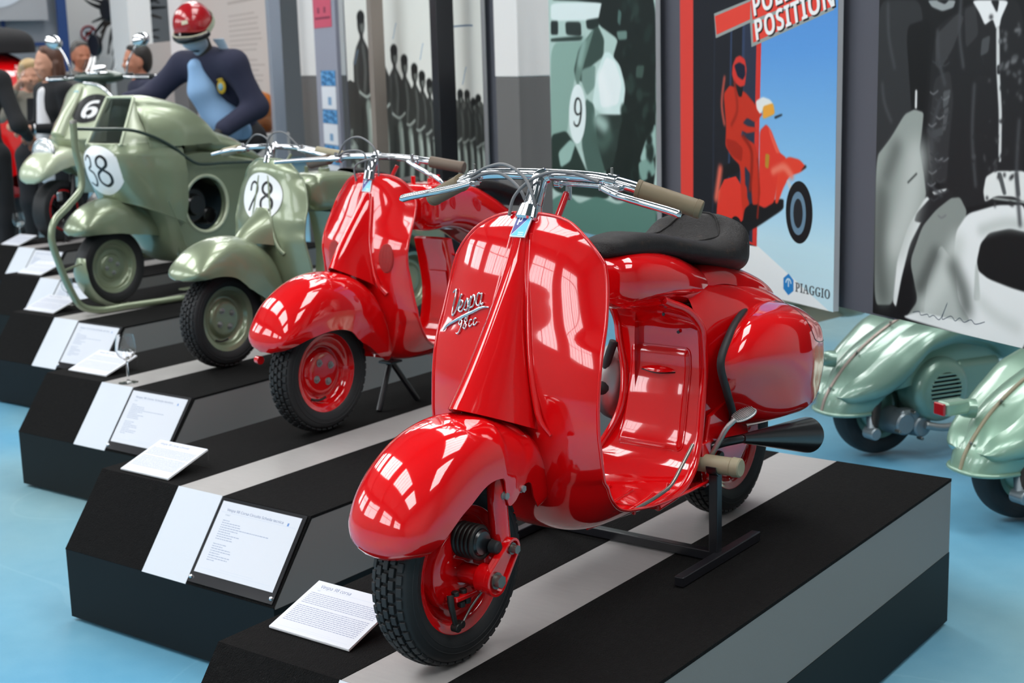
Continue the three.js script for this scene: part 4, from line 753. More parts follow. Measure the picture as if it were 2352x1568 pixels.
// ---- second plinth: red, grilles either side of the horn
{
  const sh = [[0.812, 0.292, 0.300, 0.05], [0.80, 0.286, 0.312, 0.10], [0.76, 0.272, 0.322, 0.155], [0.72, 0.262, 0.312, 0.178], [0.68, 0.250, 0.293, 0.185], [0.64, 0.236, 0.271, 0.189], [0.60, 0.222, 0.252, 0.190], [0.56, 0.212, 0.243, 0.189], [0.52, 0.208, 0.246, 0.187], [0.48, 0.208, 0.252, 0.190], [0.44, 0.212, 0.255, 0.195], [0.40, 0.218, 0.259, 0.20], [0.36, 0.226, 0.264, 0.206], [0.32, 0.238, 0.270, 0.206]];
  const low = [[0, 0.238, 0.32, 0.270, 0.335, 0.206], [0.2, 0.252, 0.262, 0.292, 0.292, 0.204], [0.4, 0.282, 0.208, 0.326, 0.258, 0.194], [0.6, 0.34, 0.178, 0.38, 0.233, 0.178], [0.8, 0.42, 0.172, 0.45, 0.216, 0.165], [1.0, 0.54, 0.172, 0.56, 0.200, 0.156], [1.7, 0.80, 0.176, 0.83, 0.196, 0.152]];
  const r = simpleScooter({
    x: 1.388, z: -1.04, paint: M.red, shield: sh, low, rimTop: 0.735, arch: 3.4, label: 'red scooter with grey stitched grips and two mesh grilles on its leg shield, second plinth',
    fender: [[14, 0.26, 0.252, 0.02], [18, 0.275, 0.236, 0.07], [26, 0.283, 0.205, 0.096], [40, 0.285, 0.160, 0.107], [60, 0.280, 0.125, 0.112], [85, 0.277, 0.102, 0.114], [105, 0.276, 0.092, 0.114], [130, 0.278, 0.082, 0.11], [150, 0.282, 0.09, 0.105], [170, 0.29, 0.125, 0.096], [186, 0.29, 0.18, 0.085], [191, 0.285, 0.24, 0.06]], fc: [0.02, 0.24],
    horn: [[0.752, 0.262, 0.016], [0.70, 0.222, 0.028], [0.62, 0.152, 0.045], [0.56, 0.102, 0.060], [0.525, 0.08, 0.072]], dip: 0.075,
    barX: 0.33, barY: 0.868, leverPts: [[-0.02, -0.012, 0.15], [-0.03, -0.03, 0.2], [-0.04, -0.05, 0.26], [-0.06, -0.062, 0.31], [-0.035, -0.105, 0.345]],
    leverFar: [[-0.02, -0.008, 0.15], [-0.045, -0.01, 0.2], [-0.09, -0.012, 0.27], [-0.14, -0.016, 0.345]],
    cables: [[[-0.01, 0.0, -0.17], [-0.02, 0.05, -0.12], [-0.03, 0.066, -0.05], [-0.045, 0.03, 0.03], [-0.04, -0.02, 0.04], [-0.035, -0.07, 0.035]], [[-0.015, -0.005, -0.18], [-0.025, 0.02, -0.1], [-0.03, 0.01, -0.03], [-0.03, -0.05, -0.03]], [[-0.02, -0.01, 0.15], [-0.03, 0.0, 0.06], [-0.045, -0.03, -0.06], [-0.045, -0.08, -0.06]]],
  });
  badge(r.shield, (a, b) => [r.F(0.78 + b * 0.044, a * 0.034) - 0.004, 0.781 + b * 0.05, a * 0.038 - 0.002]);
  for (const s of [-1, 1]) { // mesh grilles
    const yc = 0.545, zc = s * 0.118, ry = 0.048, rz = 0.027;
    const back = obj('grille', grid((u, v) => { const a = u * 2 * Math.PI, y = yc + Math.sin(a) * ry * v, z = zc + Math.cos(a) * rz * v; return [r.F(y, z) - 0.0015, y, z]; }, 40, 6, { closedU: true }), M.redDark, r.shield);
    const wires = []; for (let k = -9; k <= 9; k++) { const y = yc + k / 10 * ry, hw = rz * Math.sqrt(1 - (k / 10) ** 2); wires.push(tube(Array.from({ length: 9 }, (_, j) => { const z = zc + lerp(-hw, hw, j / 8); return [r.F(y, z) - 0.003 - 0.002 * (j % 2), y + 0.002 * (j % 2), z]; }), 0.0011, 16, 5)); }
    const m = obj('grille_mesh', wires, M.red, back); m.userData.kind = 'stuff';
  }
  obj('axle_cap', cyl([-0.195, 0.262, -0.06], [-0.19, 0.262, -0.085], 0.014, 0.012, 16), M.red, r.S);
  const st = thing('display_stand', V(1.388, PL.H, -1.04), 0, 'black splayed tube stand beneath the second red scooter', 'stand');
  obj('leg', tube([[0.37, 0.165, -0.02], [0.29, 0.004, -0.01]], 0.0105, 6, 12), M.frame, st); obj('leg', tube([[0.375, 0.165, -0.02], [0.485, 0.004, 0.0]], 0.0105, 6, 12), M.frame, st); obj('top_plate', box(0.06, 0.008, 0.06, 0.372, 0.163, -0.02, 0.002), M.frame, st);
}
// ---- third plinth: green, number 28
{
  const sh = [[0.805, 0.292, 0.30, 0.05], [0.79, 0.284, 0.318, 0.10], [0.76, 0.272, 0.318, 0.14], [0.72, 0.268, 0.326, 0.166], [0.68, 0.264, 0.320, 0.185], [0.64, 0.256, 0.315, 0.195], [0.60, 0.250, 0.306, 0.20], [0.56, 0.242, 0.292, 0.20], [0.52, 0.238, 0.288, 0.196], [0.48, 0.238, 0.283, 0.20], [0.44, 0.242, 0.288, 0.206], [0.40, 0.248, 0.293, 0.214], [0.36, 0.254, 0.297, 0.218], [0.32, 0.262, 0.298, 0.218]];
  const low = [[0, 0.262, 0.32, 0.298, 0.335, 0.218], [0.2, 0.272, 0.262, 0.314, 0.292, 0.21], [0.4, 0.298, 0.208, 0.344, 0.258, 0.198], [0.6, 0.35, 0.178, 0.39, 0.233, 0.18], [0.8, 0.42, 0.172, 0.45, 0.216, 0.165], [1.0, 0.54, 0.172, 0.56, 0.200, 0.156], [1.7, 0.80, 0.176, 0.83, 0.196, 0.152]];
  const r = simpleScooter({
    x: 1.925, z: -2.09, paint: M.green, shield: sh, low, rimTop: 0.725, arch: 3.4, label: 'metallic green scooter with number 28 on a white disc, third plinth', dy: -0.03,
    fender: [[32, 0.268, 0.262, 0.02], [35, 0.275, 0.245, 0.07], [42, 0.282, 0.215, 0.098], [56, 0.284, 0.175, 0.107], [75, 0.283, 0.135, 0.112], [95, 0.283, 0.10, 0.113], [115, 0.283, 0.085, 0.112], [140, 0.284, 0.09, 0.108], [165, 0.286, 0.12, 0.1], [184, 0.288, 0.17, 0.09], [192, 0.285, 0.24, 0.065]], fc: [0.02, 0.235],
    horn: [[0.61, 0.247, 0.03], [0.57, 0.19, 0.055], [0.53, 0.13, 0.068], [0.49, 0.085, 0.077]], dip: 0.03,
    barX: 0.345, barY: 0.85, gripMat: M.pegRubber, leverPts: [[-0.02, -0.01, 0.15], [-0.03, -0.012, 0.2], [-0.035, -0.02, 0.26], [-0.03, -0.035, 0.35]], tread: true,
    cables: [[[-0.02, 0.0, 0.16], [-0.03, 0.06, 0.08], [-0.04, 0.05, 0.02], [-0.04, -0.05, -0.03]], [[-0.02, 0.0, -0.16], [-0.03, 0.05, -0.08], [-0.04, 0.03, 0.0], [-0.035, -0.06, 0.03]]],
  });
  decal(r.shield, r.skin, 0.655, -0.012, 0.096, 0.115, pen([...TWO(120), ...EIGHT(335)], 1.15));
  const st = thing('display_stand', V(1.925, PL.H, -2.09), 0, 'thin green-grey bar stand under the scooter numbered 28', 'stand');
  obj('runner', bar([0.40, 0.012, 0.1], [0.40, 0.012, -0.16], 0.02, 0.02), M.darkSteel, st); obj('post', bar([0.40, 0.012, -0.05], [0.40, 0.172, -0.05], 0.02, 0.02), M.darkSteel, st);
}
// ---- fourth plinth: streamlined green racer, number 38
{
  const S = thing('motor_scooter', V(2.69, PL.H + 0.003, -3.765), 0, 'faired green scooter with small windscreen, tube guard and number 38, fourth plinth', 'scooter'), G = M.green;
  const fw = makeWheel(S, 0, 0.2, G, { R: 0.2, rr: 0.128, tread: false });
  obj('wheel_disc', fw.toZ(slathe([[0, 0.016], [0.045, 0.016], [0.06, 0.012], [0.075, -0.006], [0.1, -0.008], [0.118, -0.002]], 48, 40)), G, S);
  wheelNuts(fw, S, 4, 0.034, 0.016, M.alloy, 0.008, 0.2);
  obj('front_mudguard', makeFender([[33, 0.285, 0.28, 0.02], [37, 0.30, 0.255, 0.075], [46, 0.312, 0.215, 0.102], [60, 0.318, 0.175, 0.112], [80, 0.318, 0.15, 0.117], [100, 0.317, 0.14, 0.118], [120, 0.316, 0.15, 0.117], [140, 0.315, 0.19, 0.112], [155, 0.313, 0.25, 0.1], [162, 0.31, 0.295, 0.07]], 0.02, 0.225, 40, 60, 0.0035, 0.55), G, S);
  // fairing: horizontal U-shaped courses from under the screen down to the arch over the mudguard
  const T = tab([[0, 0.815, -0.035, 0.33, 0.205, 0.815], [0.2, 0.755, -0.055, 0.34, 0.225, 0.74], [0.45, 0.675, -0.04, 0.345, 0.235, 0.64], [0.75, 0.59, -0.005, 0.34, 0.235, 0.52], [1, 0.535, 0.03, 0.32, 0.225, 0.40]]);
  const FP = (u, v) => { const [yc, xf, xb, w, ye] = T(v), q = 2 * u - 1, a = Math.abs(q); return [xf + (xb - xf) * a ** 2.1, yc + (ye - yc) * a ** 2, w * Math.sin(q * Math.PI / 2)]; };
  const fairing = obj('fairing', grid(FP, 56, 40, { th: 0.004 }), G, S);
  obj('fairing_lip', tube(Array.from({ length: 40 }, (_, k) => FP(k / 39, 1)), 0.005, 90, 8), G, fairing);
  { // cowl behind and around the screen
    const HT = tab([[0.03, 0.822, 0.135], [0.085, 0.93, 0.120], [0.145, 1.045, 0.112], [0.22, 1.045, 0.135], [0.33, 1.025, 0.175], [0.43, 0.992, 0.205], [0.52, 0.925, 0.222], [0.565, 0.86, 0.222], [0.59, 0.80, 0.21]]);
    const HP = (u, v) => { const x = lerp(0.145, 0.59, v), [t, w] = HT(x), q = (u - 0.5) * Math.PI, c = Math.max(0, Math.cos(q)); const wb = lerp(0.20, 0.235, smooth(v * 2)), z = Math.sign(q) * lerp(wb, w, Math.min(1, c * 1.6)) * Math.abs(Math.sin(q)) ** 0.5; return [x, 0.79 + (t - 0.79) * c ** 0.5, z]; };
    obj('screen_cowl', grid(HP, 48, 40, { th: 0.004, flip: true }), G, fairing);
    const top = [[0.147, 1.04, -0.105], [0.147, 1.04, 0.105]], bot = [[0.02, 0.81, -0.135], [0.02, 0.81, 0.135]];
    obj('screen_frame', [tube([bot[0], top[0], top[1], bot[1]], 0.0085, 60, 10, { straight: true }), tube([bot[0], bot[1]], 0.008, 8, 10)], M.greenPale, fairing);
    obj('windscreen', grid((u, v) => [lerp(0.022, 0.147, v) - 0.012 * Math.sin(u * Math.PI), lerp(0.815, 1.036, v), lerp(-1, 1, u) * lerp(0.132, 0.104, v)], 16, 10, { th: 0.003 }), M.glass, fairing);
    for (const s of [-1, 1]) { // side panels from the screen posts to the cowl
      obj('cheek', grid((u, v) => { const a = [lerp(0.02, 0.147, v), lerp(0.81, 1.04, v), s * lerp(0.135, 0.105, v)], q = HP(s > 0 ? 1 - 0.5 * v * 0.72 : 0.5 * v * 0.72, 0.02), b = [lerp(0.2, q[0], v), lerp(0.80, q[1], v), lerp(s * 0.20, q[2], v)]; return a.map((k, i) => lerp(k, b[i], u) + (i === 2 ? s * 0.012 * Math.sin(u * Math.PI) : 0)); }, 14, 14, { th: 0.003 }), M.greenPale, fairing);
    }
  }
  const fx = (y, z) => { let v = clamp((0.815 - y) / 0.28); for (let k = 0; k < 6; k++) { const [yc, , , w, ye] = T(v), q = Math.asin(clamp(z / w, -1, 1)) / (Math.PI / 2), yy = yc + (ye - yc) * q * q; v = clamp(v + (yy - y) / 0.3); } const [, xf, xb, w] = T(v), q = Math.abs(Math.asin(clamp(z / w, -1, 1)) / (Math.PI / 2)); return xf + (xb - xf) * q ** 2.1; };
  decal(fairing, (y, z) => fx(y, z) - 0.002, 0.685, 0.02, 0.125, 0.13, pen([...THREE_(140), ...EIGHT(325)], 1.1));
  // lower leg shield behind the wheel and floor
  obj('leg_shield', grid((u, v) => { const q = 2 * u - 1, [y, x, w] = tab([[0, 0.52, 0.16, 0.23], [0.35, 0.38, 0.22, 0.225], [0.65, 0.25, 0.275, 0.21], [0.82, 0.185, 0.35, 0.19], [1, 0.165, 0.52, 0.17]])(v); return [x + 0.06 * Math.abs(q) ** 2.4, y + 0.02 * q * q * v, w * q]; }, 30, 40, { th: 0.004 }), G, S);
  { // flank with the oval cut-out
    const sh = new THREE.Shape(); sh.moveTo(0.20, 0.64); sh.bezierCurveTo(0.32, 0.75, 0.5, 0.76, 0.7, 0.70); sh.bezierCurveTo(0.95, 0.66, 1.1, 0.6, 1.2, 0.5); sh.bezierCurveTo(1.1, 0.42, 0.95, 0.34, 0.8, 0.27); sh.bezierCurveTo(0.6, 0.18, 0.45, 0.17, 0.34, 0.20); sh.bezierCurveTo(0.3, 0.3, 0.26, 0.45, 0.2, 0.64);
    const ho = new THREE.Path(); ho.absellipse(0.50, 0.475, 0.15, 0.145, 0, Math.PI * 2, true, 0); sh.holes.push(ho);
    for (const z of [0.155, -0.185]) obj('flank', new THREE.ExtrudeGeometry(sh, { depth: 0.02, bevelEnabled: true, bevelThickness: 0.016, bevelSize: 0.012, bevelSegments: 4, curveSegments: 20 }).translate(0, 0, z), G, S);
    obj('cutout_ring', [new THREE.TorusGeometry(0.147, 0.011, 10, 60).translate(0.50, 0.475, 0.186)], M.greenPale, S);
    obj('engine', [cyl([0.47, 0.47, -0.05], [0.47, 0.47, 0.12], 0.10, 0.095, 36), cyl([0.47, 0.47, 0.12], [0.47, 0.47, 0.15], 0.06, 0.05, 30), cyl([0.60, 0.40, -0.05], [0.60, 0.40, 0.10], 0.05, 0.045, 20)], M.blackGloss, S);
    obj('inner_panel', box(0.7, 0.42, 0.01, 0.62, 0.48, -0.1, 0.003), M.blackGloss, S);
  }
  obj('fuel_tank', [grid((u, v) => { const [x, y, h, w] = tab([[0, 0.50, 0.77, 0.02, 0.05], [0.06, 0.52, 0.775, 0.06, 0.12], [0.3, 0.62, 0.775, 0.085, 0.17], [0.6, 0.76, 0.745, 0.08, 0.175], [0.85, 0.9, 0.69, 0.07, 0.15], [1, 1.2, 0.56, 0.03, 0.06]])(v), a = u * 2 * Math.PI; return [x, y + h * Math.cos(a), w * Math.sin(a)]; }, 36, 40, { closedU: true })], G, S);
  obj('rear_body', grid((u, v) => { const [x, y, h, w] = tab([[0, 0.62, 0.66, 0.04, 0.1], [0.15, 0.75, 0.63, 0.085, 0.17], [0.5, 1.0, 0.55, 0.12, 0.2], [0.8, 1.25, 0.46, 0.1, 0.16], [1, 1.42, 0.40, 0.01, 0.02]])(v), a = u * 2 * Math.PI; return [x, y + h * Math.cos(a), w * Math.sin(a)]; }, 36, 36, { closedU: true }), G, S);
  makeWheelRear(S, G);
  // tube guard, its stay and the long rail along the near side
  obj('guard_tube', tube([[-0.235, 0.935, 0.115], [-0.236, 0.80, 0.118], [-0.222, 0.69, 0.125], [-0.235, 0.615, 0.13], [-0.33, 0.535, 0.135], [-0.41, 0.475, 0.14], [-0.435, 0.40, 0.143], [-0.41, 0.28, 0.147], [-0.36, 0.14, 0.15], [-0.31, 0.055, 0.155], [-0.22, 0.02, 0.165], [-0.05, 0.018, 0.19], [0.15, 0.018, 0.235], [0.34, 0.02, 0.27]], 0.0175, 160, 14), G, S);
  obj('guard_rail', tube([[-0.235, 0.905, 0.118], [-0.12, 0.896, 0.15], [0.035, 0.884, 0.195], [0.17, 0.84, 0.215], [0.285, 0.78, 0.222], [0.36, 0.725, 0.225], [0.435, 0.69, 0.225], [0.60, 0.682, 0.222], [0.92, 0.668, 0.215]], 0.0085, 90, 10), M.darkGreen, S);
  obj('post_cap', cyl([-0.235, 0.93, 0.115], [-0.236, 0.945, 0.1148], 0.019, 0.016, 16), M.steel, S);
  obj('stay', tube([[-0.39, 0.235, 0.147], [-0.215, 0.245, 0.06]], 0.006, 4, 8), G, S);
  obj('wheel_guard', grid((u, v) => { const a = lerp(-0.32, 1.75, v), q = 2 * u - 1, w = 0.055 * Math.min(1, 0.55 + 2.5 * Math.min(v, 1 - v)), r = 0.228 - 0.016 * q * q; return [-Math.cos(a) * r, Math.max(0.006, 0.205 - Math.sin(a) * r * 0.9), 0.045 + w * q]; }, 14, 40, { th: 0.004 }), G, S);
  obj('foot_rest', [box(0.12, 0.008, 0.05, 0.30, 0.062, 0.25, 0.003), cyl([0.34, 0.022, 0.262], [0.34, 0.06, 0.25], 0.006)], G, S);
}
// ---- sixth plinth: later scooter with a chrome screen and mirrors, number 6
{
  const S = thing('motor_scooter', V(4.30, PL.H + 0.003, -6.38), 12 * Math.PI / 180, 'pale green scooter with chrome mirrors, mudguard headlamp and stencilled 6 on black disc, sixth plinth', 'scooter'), G = M.greenPale;
  const fw = makeWheel(S, 0, 0.218, M.blackGloss, { R: 0.218, rr: 0.14, w: 0.062, tread: false });
  obj('rim_band', [new THREE.TorusGeometry(0.14, 0.006, 8, 60).translate(0, 0.218, 0.046)], M.red, S);
  obj('hub', [cyl([0, 0.218, -0.03], [0, 0.218, 0.045], 0.05, 0.035, 30), ...[0, 1, 2, 3, 4].map((k) => bar([0, 0.218, 0.01], [Math.cos(k * 1.2566) * 0.135, 0.218 + Math.sin(k * 1.2566) * 0.135, 0.02], 0.026, 0.016))], M.blackGloss, S);
  obj('brake_caliper', box(0.05, 0.07, 0.04, -0.06, 0.32, 0.06, 0.012), M.chrome, S); obj('axle_nut', cyl([0.0, 0.218, 0.045], [0, 0.218, 0.075], 0.018, 0.014), M.chrome, S);
  obj('fork_arm', tube([[0, 0.218, 0.075], [0.06, 0.33, 0.08], [0.1, 0.46, 0.06]], 0.022, 20, 12), M.blackGloss, S);
  obj('front_mudguard', makeFender([[16, 0.30, 0.295, 0.03], [21, 0.32, 0.28, 0.09], [35, 0.335, 0.235, 0.125], [55, 0.325, 0.20, 0.135], [80, 0.315, 0.18, 0.14], [105, 0.315, 0.18, 0.14], [130, 0.325, 0.20, 0.135], [150, 0.335, 0.24, 0.12], [166, 0.33, 0.3, 0.08]], 0.03, 0.345, 40, 50, 0.004, 0.55), G, S);
  const lamp = obj('headlamp', [along(slathe([[0, 0.0], [0.05, 0.01], [0.08, 0.05], [0.09, 0.1], [0.093, 0.12]], 36, 30), V(0.02, 0.615, 0.0), V(-0.25, 0.635, 0.0))], G, S);
  obj('lamp_rim', [along(new THREE.TorusGeometry(0.093, 0.01, 10, 48).rotateX(Math.PI / 2), V(-0.102, 0.624, 0), V(-0.3, 0.64, 0))], M.chrome, lamp);
  obj('lamp_lens', [along(slathe([[0, 0.028], [0.035, 0.025], [0.07, 0.014], [0.09, 0]], 36, 20), V(-0.103, 0.624, 0), V(-0.3, 0.64, 0))], M.lens, lamp);
  const sh = [[1.085, 0.345, 0.36, 0.07], [1.06, 0.335, 0.385, 0.13], [1.02, 0.312, 0.40, 0.19], [0.96, 0.265, 0.405, 0.23], [0.88, 0.195, 0.39, 0.255], [0.80, 0.125, 0.345, 0.27], [0.71, 0.055, 0.29, 0.27]];
  const F = shieldFn(sh, 1.9), wT = tab(sh.map((r) => [r[0], r[3]]).reverse());
  const P = (u, v) => { const q = 2 * u - 1, y = lerp(1.085 - 0.11 * Math.abs(q) ** 2.6, 0.71 - 0.01 * q * q, v), w = wT(lerp(0.975, 0.71, v))[0]; return [F(y, Math.min(w * Math.abs(q), wT(y)[0])), y, w * q]; };
  const shield = obj('leg_shield', grid(P, 50, 50, { th: 0.004, flip: true }), G, S);
  obj('shield_trim', tube(Array.from({ length: 24 }, (_, k) => { const p = P(0.55 + 0.45 * k / 23, 0); return [p[0] - 0.004, p[1] + 0.003, p[2]]; }), 0.011, 50, 8), M.chrome, shield);
  obj('spine', tube([[F(1.06, 0) - 0.004, 1.06, 0], [F(0.95, 0) - 0.014, 0.95, 0], [F(0.84, 0) - 0.02, 0.84, 0], [F(0.72, 0) - 0.012, 0.725, 0]], (t) => 0.02 + 0.03 * t, 30, 12), G, shield);
  obj('spine_badge', box(0.006, 0.05, 0.035, F(1.015, 0) - 0.028, 1.012, 0, 0.002), M.cyan, shield);
  for (let k = 0; k < 3; k++) obj('spine_slot', tube([[F(0.88 - k * 0.028, 0.03) - 0.034, 0.885 - k * 0.028, -0.03], [F(0.88 - k * 0.028, 0) - 0.053, 0.875 - k * 0.028, -0.005], [F(0.88 - k * 0.028, 0.03) - 0.034, 0.885 - k * 0.028, 0.025]], 0.005, 14, 6), M.blackGloss, shield);
  decal(shield, (y, z) => F(y, z), 0.912, 0.125, 0.098, 0.105, digits('6', '#17181a', '#f4f5f6', 'bold 430px sans-serif', (x) => { x.translate(0, 20); }), 'number_disc');
  for (const [y, h] of [[0.982, 0.03], [0.845, 0.03]]) obj('stencil_bridge', tube([[F(y + h / 2, 0.125) - 0.0055, y + h / 2, 0.125], [F(y - h / 2, 0.125) - 0.0055, y - h / 2, 0.125]], 0.004, 4, 6), M.blackGloss, shield);
  obj('under_tray', grid((u, v) => { const q = 2 * u - 1; return [lerp(0.06, 0.45, v) + 0.22 * q * q * (1 - v), lerp(0.705, 0.30, v), lerp(0.265, 0.2, v) * q]; }, 24, 20, { th: 0.004 }), G, S);
  obj('rear_body', grid((u, v) => { const [x, y, h, w] = tab([[0, 0.72, 0.55, 0.2, 0.14], [0.3, 0.95, 0.56, 0.24, 0.22], [0.7, 1.3, 0.55, 0.2, 0.22], [1, 1.62, 0.52, 0.02, 0.03]])(v), a = u * 2 * Math.PI; return [x, y + h * Math.cos(a), w * Math.sin(a)]; }, 30, 30, { closedU: true }), G, S);
  obj('seat', box(0.62, 0.09, 0.26, 1.1, 0.80, 0, 0.04), M.leather, S);
  const rw = makeWheel(S, 1.36, 0.218, M.blackGloss, { R: 0.218, rr: 0.14, w: 0.062, tread: false });
  // handlebar group: housing, grips, levers, screen, mirrors
  const hb = new THREE.Group(); hb.name = 'handlebar'; hb.position.set(0.50, 1.125, 0.03); hb.rotation.y = 0.42; S.add(hb);
  obj('housing', [new THREE.SphereGeometry(1, 32, 18).scale(0.085, 0.05, 0.19), cyl([0.0, -0.02, 0], [-0.02, -0.09, 0], 0.06, 0.05, 24)], M.darkGreen, hb);
  obj('bar', [tube([[0.06, -0.005, -0.40], [0.02, 0, -0.2], [0, 0, 0], [0.02, 0, 0.2], [0.06, -0.005, 0.40]], 0.013, 40, 12)], M.chrome, hb);
  for (const s of [-1, 1]) {
    obj('grip', cyl([0.035, -0.002, s * 0.25], [0.058, -0.005, s * 0.385], 0.021, 0.021, 20), M.rubber, hb);
    obj('lever', tube([[-0.02, 0.0, s * 0.18], [-0.05, -0.005, s * 0.25], [-0.045, -0.01, s * 0.37]], 0.008, 20, 8), M.chrome, hb);
    obj('switch_box', box(0.05, 0.045, 0.06, 0.02, 0.006, s * 0.215, 0.012), M.blackGloss, hb);
    const m = obj('mirror_stem', [tube([[0.0, 0.02, s * 0.20], [0.0, 0.10, s * 0.215], [0.02, 0.19, s * 0.26], [0.02, 0.235, s * 0.295]], 0.008, 24, 8)], M.chrome, hb);
    obj('mirror_shell', [new THREE.SphereGeometry(1, 24, 16).scale(0.028, 0.05, 0.066).rotateX(s * -0.35).translate(0.025, 0.255, s * 0.315)], M.chrome, m);
  }
  obj('fly_screen', grid((u, v) => { const q = 2 * u - 1; return [-0.075 + 0.1 * v + 0.06 * q * q, 0.02 + 0.13 * v - 0.03 * q * q * v, 0.12 * q]; }, 20, 10, { th: 0.004 }), M.glass, hb);
  obj('screen_band', tube([[-0.015, 0.02, -0.12], [-0.075, 0.03, 0], [-0.015, 0.02, 0.12]], 0.012, 24, 8), M.chrome, hb);
  obj('dial', [cyl([0.03, 0.03, 0.0], [0.02, 0.075, 0.0], 0.05, 0.048, 28)], M.chrome, hb);
}
